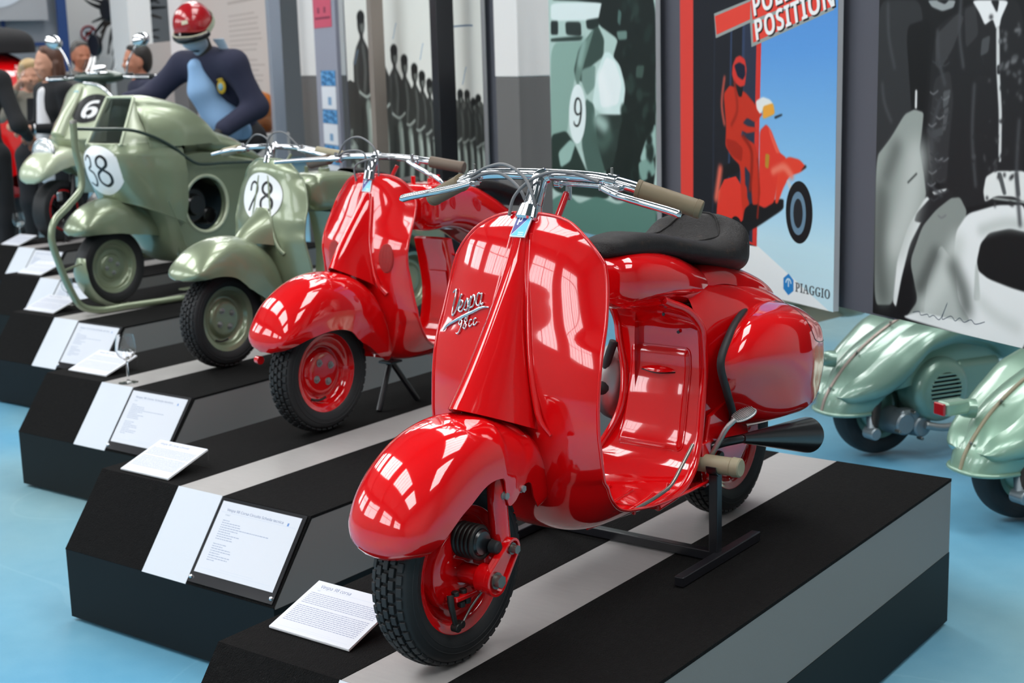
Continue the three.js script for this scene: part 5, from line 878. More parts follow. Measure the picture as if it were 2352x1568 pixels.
// outlines of the flat prints, in metres along the hall (p) and above the floor (y)
const ART = {
  pole: [
    ['#f2f6f6', [[1.848,.919],[1.692,.892],[1.219,.701],[1.847,.702]]],
    ['#1d1f27', [[2.167,1.918],[1.673,1.888],[1.703,.891],[2.173,.887]]],
    ['#e0433a', [[2.261,1.924],[2.16,1.918],[2.167,.708],[2.272,.695]]],
    ['#33425f', [[1.805,1.739],[1.787,1.738],[1.811,.896],[1.83,.894]]],
    ['#2b3347', [[1.787,1.738],[1.706,1.735],[1.733,.898],[1.811,.896]]],
    ['#31405c', [[1.888,1.709],[1.876,1.709],[1.901,.887],[1.914,.885]]],
    ['#262b38', [[2.006,1.713],[1.997,1.713],[2.013,.875],[2.026,.874]]],
    ['#d8372f', [[1.705,1.89],[1.673,1.888],[1.703,.891],[1.733,.894]]],
    ['#d8372f', [[1.848,.919],[1.703,.898],[1.703,.891],[1.848,.909]]],
    ['#9aa3a0', [[2.006,1.76],[1.747,1.805],[1.25,1.89],[1.243,1.744],[1.745,1.629],[1.755,1.718],[1.993,1.667]]],
    ['#ea4638', [[2.0,1.75],[1.752,1.795],[1.755,1.73],[1.987,1.68]]],
    ['#ea4638', [[1.74,1.713],[1.255,1.805],[1.253,1.756],[1.734,1.645]]],
    ['#ea4638', [[1.752,1.799],[1.257,1.883],[1.255,1.816],[1.74,1.727]]],
    ['#15161a', [[1.974,.941],[1.905,1.016],[1.818,1.013],[1.758,.995],[1.751,.929],[1.848,.892],[1.942,.901]]],
    ['#e23a2c', [[1.974,1.078],[1.93,1.129],[1.849,1.146],[1.803,1.107],[1.782,.993],[1.848,.953],[1.958,.926],[1.987,.992]]],
    ['#d23021', [[1.819,1.139],[1.77,1.11],[1.77,.994],[1.8,.991]]],
    ['#15151a', [[1.943,1.182],[1.85,1.204],[1.813,1.169],[1.943,1.128],[1.955,1.154]]],
    ['#15161a', [[1.782,1.043],[1.529,1.087],[1.529,1.047],[1.698,.967],[1.818,.922]]],
    ['#e23a2c', [[1.687,1.325],[1.645,1.35],[1.611,1.327],[1.559,1.251],[1.515,1.234],[1.531,1.205],[1.569,1.14],[1.59,1.066],[1.652,1.04],[1.699,1.049],[1.689,1.196]]],
    ['#f0604c', [[1.633,1.346],[1.605,1.312],[1.554,1.248],[1.579,1.247],[1.622,1.311]]],
    ['#e8432f', [[1.569,1.171],[1.553,1.216],[1.499,1.238],[1.434,1.232],[1.392,1.207],[1.428,1.186],[1.492,1.17],[1.53,1.126],[1.568,1.063],[1.585,1.065]]],
    ['#22242a', [[1.428,1.189],[1.389,1.207],[1.397,1.216]]],
    ['#c8321f', [[1.937,1.457],[1.894,1.489],[1.839,1.479],[1.785,1.464],[1.726,1.426],[1.703,1.404],[1.668,1.386],[1.717,1.353],[1.772,1.37],[1.802,1.35],[1.766,1.338],[1.716,1.337],[1.708,1.321],[1.772,1.312],[1.808,1.321],[1.814,1.301],[1.719,1.275],[1.695,1.228],[1.712,1.195],[1.676,1.1],[1.699,1.049],[1.734,1.046],[1.747,1.16],[1.789,1.191],[1.782,1.092],[1.752,1.045],[1.803,1.024],[1.819,1.189],[1.874,1.216],[1.924,1.258],[1.918,1.334]]],
    ['#a82516', [[1.918,1.287],[1.85,1.28],[1.801,1.256],[1.807,1.203],[1.868,1.219],[1.911,1.251]]],
    ['#14151b', [[1.857,1.489],[1.797,1.489],[1.809,1.447],[1.83,1.447]]],
    ['#d9382f', [[1.873,1.564],[1.851,1.593],[1.822,1.6],[1.789,1.586],[1.777,1.547],[1.788,1.489],[1.821,1.483],[1.863,1.502],[1.878,1.531]]],
    ['#171b33', [[1.863,1.564],[1.827,1.575],[1.789,1.563],[1.785,1.528],[1.803,1.509],[1.839,1.522]]],
    ['#e8ecea', [[1.714,1.433],[1.669,1.449],[1.623,1.44],[1.601,1.425],[1.662,1.405],[1.685,1.385],[1.708,1.404]]],
    ['#f0a83c', [[1.668,1.414],[1.601,1.428],[1.589,1.388],[1.668,1.367]]],
    ['#1a1c22', [[1.594,1.378],[1.545,1.39],[1.542,1.384],[1.589,1.371]]],
    ['#c9cfd2', [[1.514,1.151],[1.497,1.157],[1.442,1.07],[1.458,1.063]]],
    ['#b98a2e', [[1.649,1.243],[1.621,1.24],[1.629,1.187],[1.651,1.192]]],
  ],
  jacket: [
    ['#2e3032', [[1.004,1.765],[.792,1.755],[.782,1.423],[.84,1.422],[.921,1.309],[1.003,1.106],[1.012,1.489]]],
    ['#0f1012', [[.871,1.679],[.749,1.701],[.775,1.356],[.814,1.3]]],
    ['#9aa29c', [[1.004,1.263],[.933,1.326],[.865,1.405],[.819,1.422],[.773,1.413],[.779,1.356],[.789,1.294],[.765,1.221],[.75,1.151],[.821,1.051],[.885,.916],[.902,.784],[.997,.771]]],
    ['#eef1ef', [[.75,1.156],[.834,1.049],[.885,.931],[.902,.796],[.884,.778],[.861,.876],[.823,.994],[.767,1.076],[.714,1.129]]],
    ['#17181a', [[.817,1.479],[.809,1.49],[.806,1.423],[.819,1.422]]],
    ['#e8eae8', [[.817,1.482],[.807,1.482],[.806,1.423],[.817,1.423]]],
    ['#1f2022', [[.728,1.674],[.559,1.744],[.361,1.735],[.33,1.198],[.492,1.147],[.624,1.123],[.686,1.185],[.763,1.329],[.743,1.57]]],
    ['#3a3b3d', [[.727,1.648],[.632,1.71],[.603,1.696],[.647,1.608],[.702,1.543],[.727,1.557]]],
    ['#343537', [[.604,1.721],[.558,1.732],[.539,1.644],[.593,1.604]]],
    ['#2f3032', [[.729,1.517],[.659,1.543],[.639,1.452],[.653,1.321],[.657,1.201],[.727,1.196],[.753,1.316]]],
    ['#55585a', [[.687,1.478],[.652,1.485],[.662,1.439],[.685,1.425]]],
    ['#4a4d4f', [[.526,1.631],[.49,1.642],[.496,1.593],[.529,1.581]]],
    ['#46494b', [[.734,1.357],[.679,1.373],[.681,1.346],[.729,1.333]]],
    ['#515355', [[.681,1.425],[.658,1.432],[.67,1.36],[.686,1.359]]],
    ['#f0f2f1', [[.574,1.745],[.419,1.738],[.448,1.69],[.454,1.664],[.468,1.659],[.483,1.687],[.515,1.67],[.539,1.706]]],
    ['#1a1b1d', [[.495,1.741],[.459,1.74],[.466,1.703]]],
    ['#d5d8d6', [[.468,1.666],[.454,1.666],[.445,1.53],[.43,1.418],[.426,1.277],[.438,1.277],[.444,1.418],[.461,1.542]]],
    ['#1f2022', [[.458,1.555],[.444,1.555],[.441,1.53],[.457,1.53]]],
    ['#8e9590', [[.777,.817],[.821,.938],[.766,1.056],[.703,1.116],[.645,1.155],[.596,1.162],[.562,1.12],[.591,1.046],[.616,.962],[.591,.843],[.53,.785],[.835,.751]]],
    ['#b9c0bb', [[.734,.893],[.678,1.01],[.616,.962],[.591,.843],[.53,.782],[.749,.753]]],
    ['#222325', [[.795,1.095],[.706,1.17],[.642,1.186],[.626,1.163],[.703,1.116],[.763,1.067],[.805,1.069]]],
    ['#d9dcda', [[.726,1.169],[.654,1.185],[.662,1.174],[.713,1.159]]],
    ['#eef1f0', [[.616,.962],[.609,1.057],[.561,1.115],[.437,1.151],[.314,1.161],[.289,.726],[.527,.738],[.857,.751],[.772,.782],[.53,.782],[.591,.843]]],
    ['#c4cac6', [[.522,.853],[.519,.96],[.509,.975],[.492,.857]]],
    ['#151617', [[.513,.974],[.5,1.029],[.465,1.066],[.38,1.087],[.309,1.082],[.299,.908],[.37,.914],[.462,.928],[.504,.946]]],
    ['#e9ece9', [[.497,1.186],[.488,1.231],[.451,1.25],[.32,1.258],[.314,1.161],[.367,1.18],[.438,1.177],[.488,1.155]]],
    ['#9ea4a0', [[.456,1.173],[.315,1.171],[.314,1.164],[.456,1.165]]],
    ['#55595a', [[.442,1.246],[.424,1.247],[.399,1.185],[.413,1.181]]],
    ['#6b6f70', [[.371,1.25],[.357,1.251],[.343,1.184],[.357,1.183]]],
    ['#9aa0a0', [[.771,1.754],[.642,1.748],[.652,1.726],[.7,1.717],[.75,1.732]]],
    ['#0f1012', [[.731,1.752],[.672,1.75],[.691,1.738]]],
  ],
  nine: [
    ['#b9d2cb', [[3.46,1.958],[2.457,1.901],[2.474,.894],[3.52,.795]]],
    ['#1c2523', [[3.469,1.878],[3.298,1.89],[2.783,1.92],[2.457,1.901],[2.458,1.849],[2.908,1.834],[3.164,1.86]]],
    ['#e4f1f0', [[3.464,1.866],[2.907,1.841],[2.985,1.769],[3.469,1.781]]],
    ['#26302f', [[3.469,1.781],[3.388,1.779],[3.391,1.715],[3.472,1.717]]],
    ['#2c3735', [[3.313,1.772],[3.15,1.767],[3.144,1.701],[3.307,1.712]]],
    ['#24302e', [[3.101,1.773],[2.951,1.779],[2.987,1.724],[3.09,1.734]]],
    ['#30403b', [[3.473,1.7],[3.126,1.704],[3.145,1.681],[3.474,1.684]]],
    ['#8fb0a5', [[3.474,1.68],[3.083,1.68],[3.224,1.513],[3.275,1.392],[3.33,1.207],[3.499,1.2]]],
    ['#1b2422', [[2.927,1.872],[2.457,1.901],[2.472,1.005],[2.893,.972],[2.977,1.281],[2.796,1.476],[2.841,1.607],[2.79,1.681],[2.986,1.752]]],
    ['#3a4d47', [[3.231,1.552],[3.173,1.65],[2.986,1.75],[2.921,1.684],[2.932,1.608],[3.044,1.571],[3.135,1.493],[3.215,1.513]]],
    ['#6e8a80', [[3.224,1.513],[3.173,1.641],[3.012,1.739],[3.076,1.649],[3.131,1.572],[3.189,1.473]]],
    ['#d9efec', [[3.002,1.532],[2.923,1.627],[2.873,1.627],[2.777,1.569],[2.728,1.476],[2.759,1.36],[2.882,1.338],[2.987,1.362],[3.05,1.396]]],
    ['#eef8f8', [[2.986,1.513],[2.907,1.608],[2.825,1.588],[2.763,1.495],[2.798,1.4],[2.965,1.382]]],
    ['#7d9a91', [[3.15,1.552],[3.009,1.575],[3.021,1.474],[3.101,1.434],[3.152,1.493]]],
    ['#2b3834', [[3.026,1.353],[2.751,1.356],[2.81,1.248],[2.847,1.131],[2.975,1.085],[3.031,1.2]]],
    ['#4d675f', [[3.115,1.424],[3.029,1.396],[3.005,1.221],[2.923,1.088],[3.106,1.077],[3.168,1.214]]],
    ['#2a3a35', [[3.497,1.242],[3.327,1.269],[3.237,1.211],[3.106,1.077],[2.89,1.09],[2.893,.972],[3.511,.967]]],
    ['#9ec0b7', [[3.418,1.162],[3.282,1.23],[3.227,1.211],[3.287,1.127],[3.393,1.09]]],
    ['#5b8378', [[3.514,.924],[3.341,.979],[3.203,.932],[3.022,.982],[2.81,.959],[2.609,1.023],[2.472,1.042],[2.475,.819],[3.525,.708]]],
    ['#a5c6be', [[2.55,1.259],[2.467,1.334],[2.469,1.189],[2.568,1.147],[2.606,1.173]]],
    ['#83a79d', [[2.621,1.159],[2.491,1.188],[2.47,1.116],[2.608,1.07]]],
    ['#42564f', [[2.628,1.568],[2.559,1.568],[2.576,1.514],[2.637,1.517]]],
    ['#54706a', [[2.786,1.81],[2.755,1.794],[2.772,1.736],[2.796,1.755]]],
    ['#6e8a82', [[2.805,1.715],[2.71,1.716],[2.711,1.679],[2.79,1.677]]],
    ['#2f3d39', [[2.842,1.285],[2.784,1.306],[2.82,1.19],[2.87,1.198]]],
  ],
  poleE: [["#17181c", 1.433, 1.043, 0.082, 0.112], ["#6b8aa0", 1.439, 1.039, 0.048, 0.078], ["#23262b", 1.439, 1.039, 0.029, 0.053], ["#17181c", 1.848, 0.936, 0.049, 0.057]],
  nineE: [["#eaf6f6", 3.203, 1.349, 0.087, 0.137]],
};
// ================================================================ banners hung along the row, columns and screens (hall axes)
const QB = 2.45;
function banner(name, p0, p1, y0, y1, paint, label, group, S = 640, q = QB) {
  const t = thing(name, V(0, 0, 0), HALL, label, 'banner', group), w = p1 - p0, h = y1 - y0;
  const tex = canvas(Math.min(2048, Math.round(w * S)), Math.min(2048, Math.round(h * S)), (x, W_, H_) => {
    // draw in metres: x to the viewer's right = decreasing p
    x.save(); x.scale(-W_ / w, -H_ / h); x.translate(-p1, -y1); paint(x); x.restore();
  });
  tex.anisotropy = 8;
  const g = new THREE.PlaneGeometry(w, h); g.rotateY(Math.PI); // front faces -q
  obj('print', g.translate((p0 + p1) / 2, (y0 + y1) / 2, q), phys({ map: tex, roughness: 0.42, specularIntensity: 0.5 }), t);
  obj('board', box(w - 0.002, h - 0.002, 0.022, (p0 + p1) / 2, (y0 + y1) / 2, q + 0.0125), M.boardEdge, t);
  for (const p of [p0 + 0.12, p1 - 0.12]) obj('hanging_wire', tube([[p, y1 - 0.01, q + 0.012], [p, CEIL - 0.02, q + 0.012]], 0.002, 2, 5), M.steel, t);
  return t;
}
const fillPoly = (x, c, pts) => { x.fillStyle = c; x.beginPath(); pts.forEach(([a, b], i) => i ? x.lineTo(a, b) : x.moveTo(a, b)); x.closePath(); x.fill(); };
const curvePoly = (x, c, pts) => { // rounded outline
  x.fillStyle = c; x.beginPath(); const n = pts.length, m = (a, b) => [(a[0] + b[0]) / 2, (a[1] + b[1]) / 2]; const s = m(pts[n - 1], pts[0]); x.moveTo(...s);
  for (let i = 0; i < n; i++) { const e = m(pts[i], pts[(i + 1) % n]); x.quadraticCurveTo(pts[i][0], pts[i][1], e[0], e[1]); } x.closePath(); x.fill();
};
const softPoly = (x, c, pts) => { // outline with rounded corners and a soft print edge
  x.save(); x.filter = 'blur(2px)'; x.fillStyle = c; x.beginPath(); const n = pts.length, at = (a, b, k) => [lerp(a[0], b[0], k), lerp(a[1], b[1], k)];
  x.moveTo(...at(pts[n - 1], pts[0], 0.78)); for (let i = 0; i < n; i++) { const e = at(pts[i], pts[(i + 1) % n], 0.22), m = at(pts[i], pts[(i + 1) % n], 0.78); x.quadraticCurveTo(pts[i][0], pts[i][1], ...e); x.lineTo(...m); } x.closePath(); x.fill(); x.restore();
};
const sweep = (x, c, w, pts, blur) => { x.save(); x.filter = `blur(${blur}px)`; x.strokeStyle = c; x.lineWidth = w; x.lineCap = 'round'; x.beginPath(); new THREE.SplineCurve(pts.map((p) => new THREE.Vector2(...p))).getPoints(24).forEach((p, i) => i ? x.lineTo(p.x, p.y) : x.moveTo(p.x, p.y)); x.stroke(); x.restore(); };
const oval = (x, c, p, y, rx, ry, rot = 0) => { x.fillStyle = c; x.beginPath(); x.ellipse(p, y, rx, ry, rot, 0, Math.PI * 2); x.fill(); };
const letter = (x, s, font, p, y, size, ang, color, skew = 0) => { // upright text in the mirrored metre frame
  x.save(); x.translate(p, y); x.scale(-1, -1); x.rotate(-ang); x.transform(1, 0, skew, 1, 0, 0); x.scale(size / 100, size / 100); x.font = font; x.fillStyle = color; x.fillText(s, 0, 0); x.restore();
};
const speckle = (x, p0, p1, y0, y1, n, cols, s0, s1) => { for (let k = 0; k < n; k++) oval(x, cols[Math.floor(rnd() * cols.length)], lerp(p0, p1, rnd()), lerp(y0, y1, rnd()), lerp(s0, s1, rnd()), lerp(s0, s1, rnd()) * 1.6, rnd() * 3); };

banner('hanging_banner', 1.222, 2.262, 0.712, 2.1, (x) => {
  const g = x.createLinearGradient(0, 2.1, 0, 0.72); g.addColorStop(0, '#4b86cf'); g.addColorStop(0.35, '#5f9fe2'); g.addColorStop(0.65, '#8cc6ee'); g.addColorStop(0.85, '#c3e6f2'); g.addColorStop(1, '#cdebf3');
  x.fillStyle = g; x.fillRect(1.2, 0.6, 1.1, 1.6);
  ART.pole.forEach(([c, p], i) => (i > 14 ? softPoly : fillPoly)(x, c, p));
  sweep(x, '#f0705a', 0.03, [[1.96, 1.17], [1.99, 1.05]], 8); sweep(x, '#f4806a', 0.025, [[1.60, 1.18], [1.53, 1.20], [1.48, 1.17]], 7); sweep(x, '#9c2416', 0.014, [[1.86, 1.50], [1.84, 1.40], [1.88, 1.34]], 4); sweep(x, '#8f1f12', 0.016, [[1.80, 1.30], [1.74, 1.24], [1.75, 1.10]], 4); sweep(x, '#e8604c', 0.012, [[1.93, 1.52], [1.95, 1.42], [1.93, 1.34]], 5); sweep(x, '#9c2416', 0.01, [[1.70, 1.22], [1.69, 1.10], [1.70, 1.0]], 3);
  for (const [c, p, y, rx, ry] of ART.poleE) oval(x, c, p, y, rx, ry);
  const ang = Math.atan2(1.749 - 1.648, 1.716 - 1.263);
  for (const [o, c] of [[0.008, '#1b1512'], [0, '#f6f7f6']]) { letter(x, 'POSITION', 'bold 100px sans-serif', 1.722 - o, 1.650 - o * 0.7, 0.106, ang, c); letter(x, 'POLE', 'bold 100px sans-serif', 1.738 - o, 1.738 - o * 0.7, 0.106, ang, c); }
  fillPoly(x, '#2c86cc', [0, 1, 2, 3, 4, 5].map((k) => [1.494 + Math.sin(k * Math.PI / 3) * 0.037, 0.774 + Math.cos(k * Math.PI / 3) * 0.04]));
  x.strokeStyle = '#d9eef8'; x.lineWidth = 0.006; x.beginPath(); x.arc(1.494, 0.778, 0.016, 0, Math.PI, false); x.moveTo(1.494, 0.79); x.lineTo(1.494, 0.765); x.stroke();
  letter(x, 'PIAGGIO', 'bold 100px serif', 1.452, 0.754, 0.047, 0, '#22262b');
}, 'tall poster with POLE POSITION lettering, red-suited rider on a red scooter, blue sky', null, 900);
banner('hanging_banner', 0.0, 1.004, 0.742, 2.1, (x) => {
  x.fillStyle = '#141517'; x.fillRect(-0.1, 0.6, 1.2, 1.6);
  ART.jacket.forEach(([c, p]) => softPoly(x, c, p));
  // tones of the photographed metal and leather
  sweep(x, '#c3c9c4', 0.10, [[0.80, 1.28], [0.84, 1.10], [0.90, 0.98]], 26); sweep(x, '#5d635f', 0.06, [[0.97, 1.15], [0.98, 0.95], [0.95, 0.80]], 22); sweep(x, '#6d736f', 0.05, [[0.90, 1.30], [0.95, 1.20]], 16); sweep(x, '#3b3f3d', 0.006, [[0.80, 1.22], [0.84, 1.19]], 2);
  sweep(x, '#cfd5d0', 0.06, [[0.60, 1.02], [0.66, 0.90], [0.74, 0.80]], 18); sweep(x, '#6a706c', 0.05, [[0.62, 0.95], [0.57, 0.88], [0.55, 0.82]], 16); sweep(x, '#5a5f5c', 0.04, [[0.70, 0.98], [0.77, 0.86]], 14);
  sweep(x, '#c9cfcb', 0.03, [[0.50, 1.07], [0.40, 1.10], [0.31, 1.10]], 10); sweep(x, '#d2d7d3', 0.03, [[0.33, 0.80], [0.42, 0.82], [0.50, 0.86]], 14);
  for (const [a, b, cc, d] of [[0.72, 1.66, 0.68, 1.50], [0.70, 1.45, 0.73, 1.30], [0.62, 1.75, 0.60, 1.55], [0.73, 1.20, 0.68, 1.16], [0.75, 1.36, 0.70, 1.33], [0.96, 1.75, 0.92, 1.55], [0.98, 1.5, 0.93, 1.38], [0.55, 1.5, 0.53, 1.2], [0.36, 1.4, 0.34, 1.1]]) sweep(x, '#45474a', 0.012, [[a, b], [(a + cc) / 2 + 0.012, (b + d) / 2], [cc, d]], 4);
  for (let k = 0; k < 26; k++) { const a = 0.68 + 0.07 * rnd(), b = 1.08 + 0.5 * rnd(); sweep(x, k % 3 ? '#3b3d40' : '#77797b', 0.005, [[a, b], [a - 0.015, b - 0.006], [a - 0.035, b + 0.004]], 2); }
  x.save(); x.filter = 'blur(3px)'; speckle(x, 0.30, 0.56, 1.15, 1.7, 70, ['#2b2c2e', '#4a4b4d', '#222325'], 0.002, 0.008); speckle(x, 0.3, 0.45, 1.5, 1.66, 24, ['#6c6e70', '#515355'], 0.003, 0.01); x.restore();
  x.strokeStyle = '#33404e'; x.lineWidth = 0.0022; x.beginPath(); // pen signature
  const sg = new THREE.SplineCurve([[0.80, 0.775], [0.77, 0.782], [0.76, 0.772], [0.73, 0.779], [0.72, 0.772], [0.70, 0.78], [0.67, 0.772], [0.64, 0.825], [0.66, 0.775], [0.62, 0.79], [0.60, 0.778], [0.58, 0.79], [0.56, 0.78], [0.53, 0.792], [0.51, 0.782], [0.47, 0.795]].map((p) => new THREE.Vector2(...p))).getPoints(120); sg.forEach((p, i) => i ? x.lineTo(p.x, p.y) : x.moveTo(p.x, p.y)); x.stroke();
}, 'black and white photo banner of a leather-jacketed rider behind pale scooters', null, 900);
banner('hanging_banner', 2.462, 3.49, 0.80, 2.1, (x) => {
  x.fillStyle = '#b9d2cb'; x.fillRect(2.3, 0.7, 1.3, 1.5);
  speckle(x, 2.45, 3.49, 0.8, 1.0, 500, ['#3f5f56', '#587e74', '#6f978c', '#2f4841'], 0.006, 0.03);
  ART.nine.forEach(([c, p]) => softPoly(x, c, p));
  sweep(x, '#a9c6be', 0.07, [[3.0, 1.33], [2.92, 1.30]], 12); sweep(x, '#4a625a', 0.06, [[3.03, 1.24], [2.95, 1.22], [2.88, 1.26]], 12); sweep(x, '#f4fbfb', 0.07, [[2.96, 1.52], [2.90, 1.42]], 12); sweep(x, '#93b3aa', 0.04, [[3.17, 1.58], [3.12, 1.68]], 8);
  for (const [c, p, y, rx, ry] of ART.nineE) oval(x, c, p, y, rx, ry, 0.12);
  x.save(); x.filter = 'blur(4px)'; speckle(x, 2.46, 2.75, 1.0, 1.9, 50, ['#22302c', '#2b3b36', '#182220'], 0.006, 0.03); x.restore();
  letter(x, '9', '100px serif', 3.262, 1.30, 0.19, -0.18, '#1c2422');
}, 'green-tinted photo banner with a number 9 on an oval disc', null, 640);
banner('hanging_banner', 4.33, 6.72, 0.70, 2.15, (x) => {
  x.fillStyle = '#ecebe4'; x.fillRect(4.2, 0.5, 2.7, 1.8);
  const top = tab([[4.3, 1.30], [4.5, 1.36], [4.8, 1.35], [5.1, 1.40], [5.4, 1.46], [5.7, 1.56], [6.0, 1.62], [6.4, 1.62], [6.8, 1.6]]);
  fillPoly(x, '#3a3b38', [[4.3, 0.5], ...Array.from({ length: 30 }, (_, k) => { const p = lerp(4.3, 6.75, k / 29); return [p, top(p)[0] - 0.12 + 0.02 * Math.sin(p * 40)]; }), [6.75, 0.5]]);
  speckle(x, 4.32, 4.9, 1.15, 1.36, 110, ['#4b4c48', '#5b5c58', '#3b3c39', '#696a65'], 0.02, 0.06);
  speckle(x, 4.32, 6.7, 0.7, 1.15, 700, ['#2b2c2a', '#474845', '#8d9790', '#6a716c', '#3a3b38', '#aab4ab'], 0.008, 0.045);
  const R = [[4.40, 1.38, 0.05], [4.47, 1.36, 0.05], [4.56, 1.40, 0.052], [4.66, 1.40, 0.055], [4.772, 1.42, 0.06], [4.87, 1.41, 0.055], [4.96, 1.43, 0.06], [5.05, 1.42, 0.06], [5.14, 1.45, 0.065], [5.26, 1.49, 0.07], [5.386, 1.53, 0.075], [5.56, 1.58, 0.08], [5.742, 1.64, 0.085], [6.04, 1.73, 0.095], [6.373, 1.85, 0.105]];
  for (const [p, y, s] of R) { // riders standing astride, heads above dark jackets, pale mudguards below
    x.save(); x.filter = 'blur(2px)';
    fillPoly(x, '#333432', [[p - s * 2.0, y - s * 2.2], [p - s * 1.1, y - s * 1.35], [p - s * 0.35, y - s * 0.8], [p - s * 0.3, y], [p + s * 0.3, y], [p + s * 0.35, y - s * 0.8], [p + s * 1.2, y - s * 1.35], [p + s * 1.9, y - s * 2.3], [p + s * 2.1, y - s * 6.5], [p + s * 1.2, y - s * 10], [p - s * 1.6, y - s * 10], [p - s * 2.2, y - s * 6]]);
    oval(x, '#2b2c2a', p, y + s * 0.1, s * 0.75, s * 0.72); oval(x, '#6b6e69', p - s * 0.2, y - s * 0.05, s * 0.38, s * 0.42); oval(x, '#191a19', p, y + s * 0.5, s * 0.78, s * 0.4);
    x.restore();
    sweep(x, '#5c5f5b', s * 0.5, [[p - s * 0.2, y - s * 1.3], [p - s * 0.5, y - s * 2.6], [p - s * 0.2, y - s * 4]], 4); sweep(x, '#4a4c49', s * 0.45, [[p + s * 0.9, y - s * 1.6], [p + s * 1.3, y - s * 3], [p + s * 0.8, y - s * 4.3]], 4);
    sweep(x, '#c2cac2', s * 0.18, [[p - s * 1.9, y - s * 4.0], [p - s * 0.6, y - s * 4.4], [p + s * 0.9, y - s * 4.1]], 2);
    sweep(x, '#9aa59c', s * 0.95, [[p - s * 0.8, y - s * 5.0], [p - s * 1.0, y - s * 6.6], [p - s * 0.7, y - s * 8.6]], 5); sweep(x, '#d3dcd4', s * 0.2, [[p - s * 1.1, y - s * 5.2], [p - s * 1.3, y - s * 7.2]], 2);
    sweep(x, '#222321', s * 0.5, [[p + s * 0.4, y - s * 5.2], [p + s * 0.7, y - s * 9]], 4);
  }
  x.strokeStyle = '#7fa3c4'; x.lineWidth = 0.008; x.lineCap = 'round';
  for (const [p, y, l] of [[6.55, 1.6, 0.09], [5.75, 1.75, 0.07], [5.28, 1.62, 0.06], [5.02, 1.56, 0.08], [4.9, 1.55, 0.06], [4.62, 1.48, 0.06]]) { x.beginPath(); x.moveTo(p, y); x.bezierCurveTo(p - l * 0.4, y + 0.02, p - l * 0.4, y + 0.05, p - l, y + 0.09); x.stroke(); }
  x.strokeStyle = '#5e7590'; x.beginPath(); x.moveTo(4.95, 1.80); x.bezierCurveTo(4.8, 1.785, 4.6, 1.80, 4.45, 1.79); x.stroke();
}, 'wide black and white photo banner of a crowd of riders under a pale sky', null, 420);
// grey screens that close the gaps between the banners
function screen(p0, p1, q, label, y0 = 0.72) { const t = thing('grey_screen', V(0, 0, 0), HALL, label, 'screen'); obj('panel', box(p1 - p0, CEIL - 0.4 - y0, 0.03, (p0 + p1) / 2, (CEIL - 0.4 + y0) / 2, q + 0.02), M.panelGrey, t); return t; }
screen(0.96, 1.30, 2.50, 'dark grey fabric screen between the rider poster and the jacket banner');
screen(2.22, 2.54, 2.50, 'dark grey fabric screen between the number 9 banner and the rider poster');
screen(4.22, 4.40, 2.50, 'dark grey fabric screen at the crowd banner edge beside the nearer column');
screen(6.68, 6.92, 2.50, 'grey fabric screen between the crowd banner and the notice strip');
// columns: white above a grey dado
function column(p0, p1, q0, q1, label, split = 1.518) {
  const t = thing('column', V(0, 0, 0), HALL, label, 'column'); t.userData.kind = 'structure';
  obj('dado', [uvMetres(box(p1 - p0, split, q1 - q0, (p0 + p1) / 2, split / 2, (q0 + q1) / 2, 0.008))], M.colGrey, t);
  obj('shaft', [uvMetres(box(p1 - p0 + 0.004, CEIL - split - 0.002, q1 - q0 + 0.004, (p0 + p1) / 2, (CEIL + split) / 2, (q0 + q1) / 2, 0.008))], M.colWhite, t);
}
column(3.754, 4.04, 2.40, 2.58, 'white column with grey lower part, between the number 9 and crowd banners');
column(7.45, 8.13, 2.52, 2.80, 'white column with grey lower part, behind the notice strip');
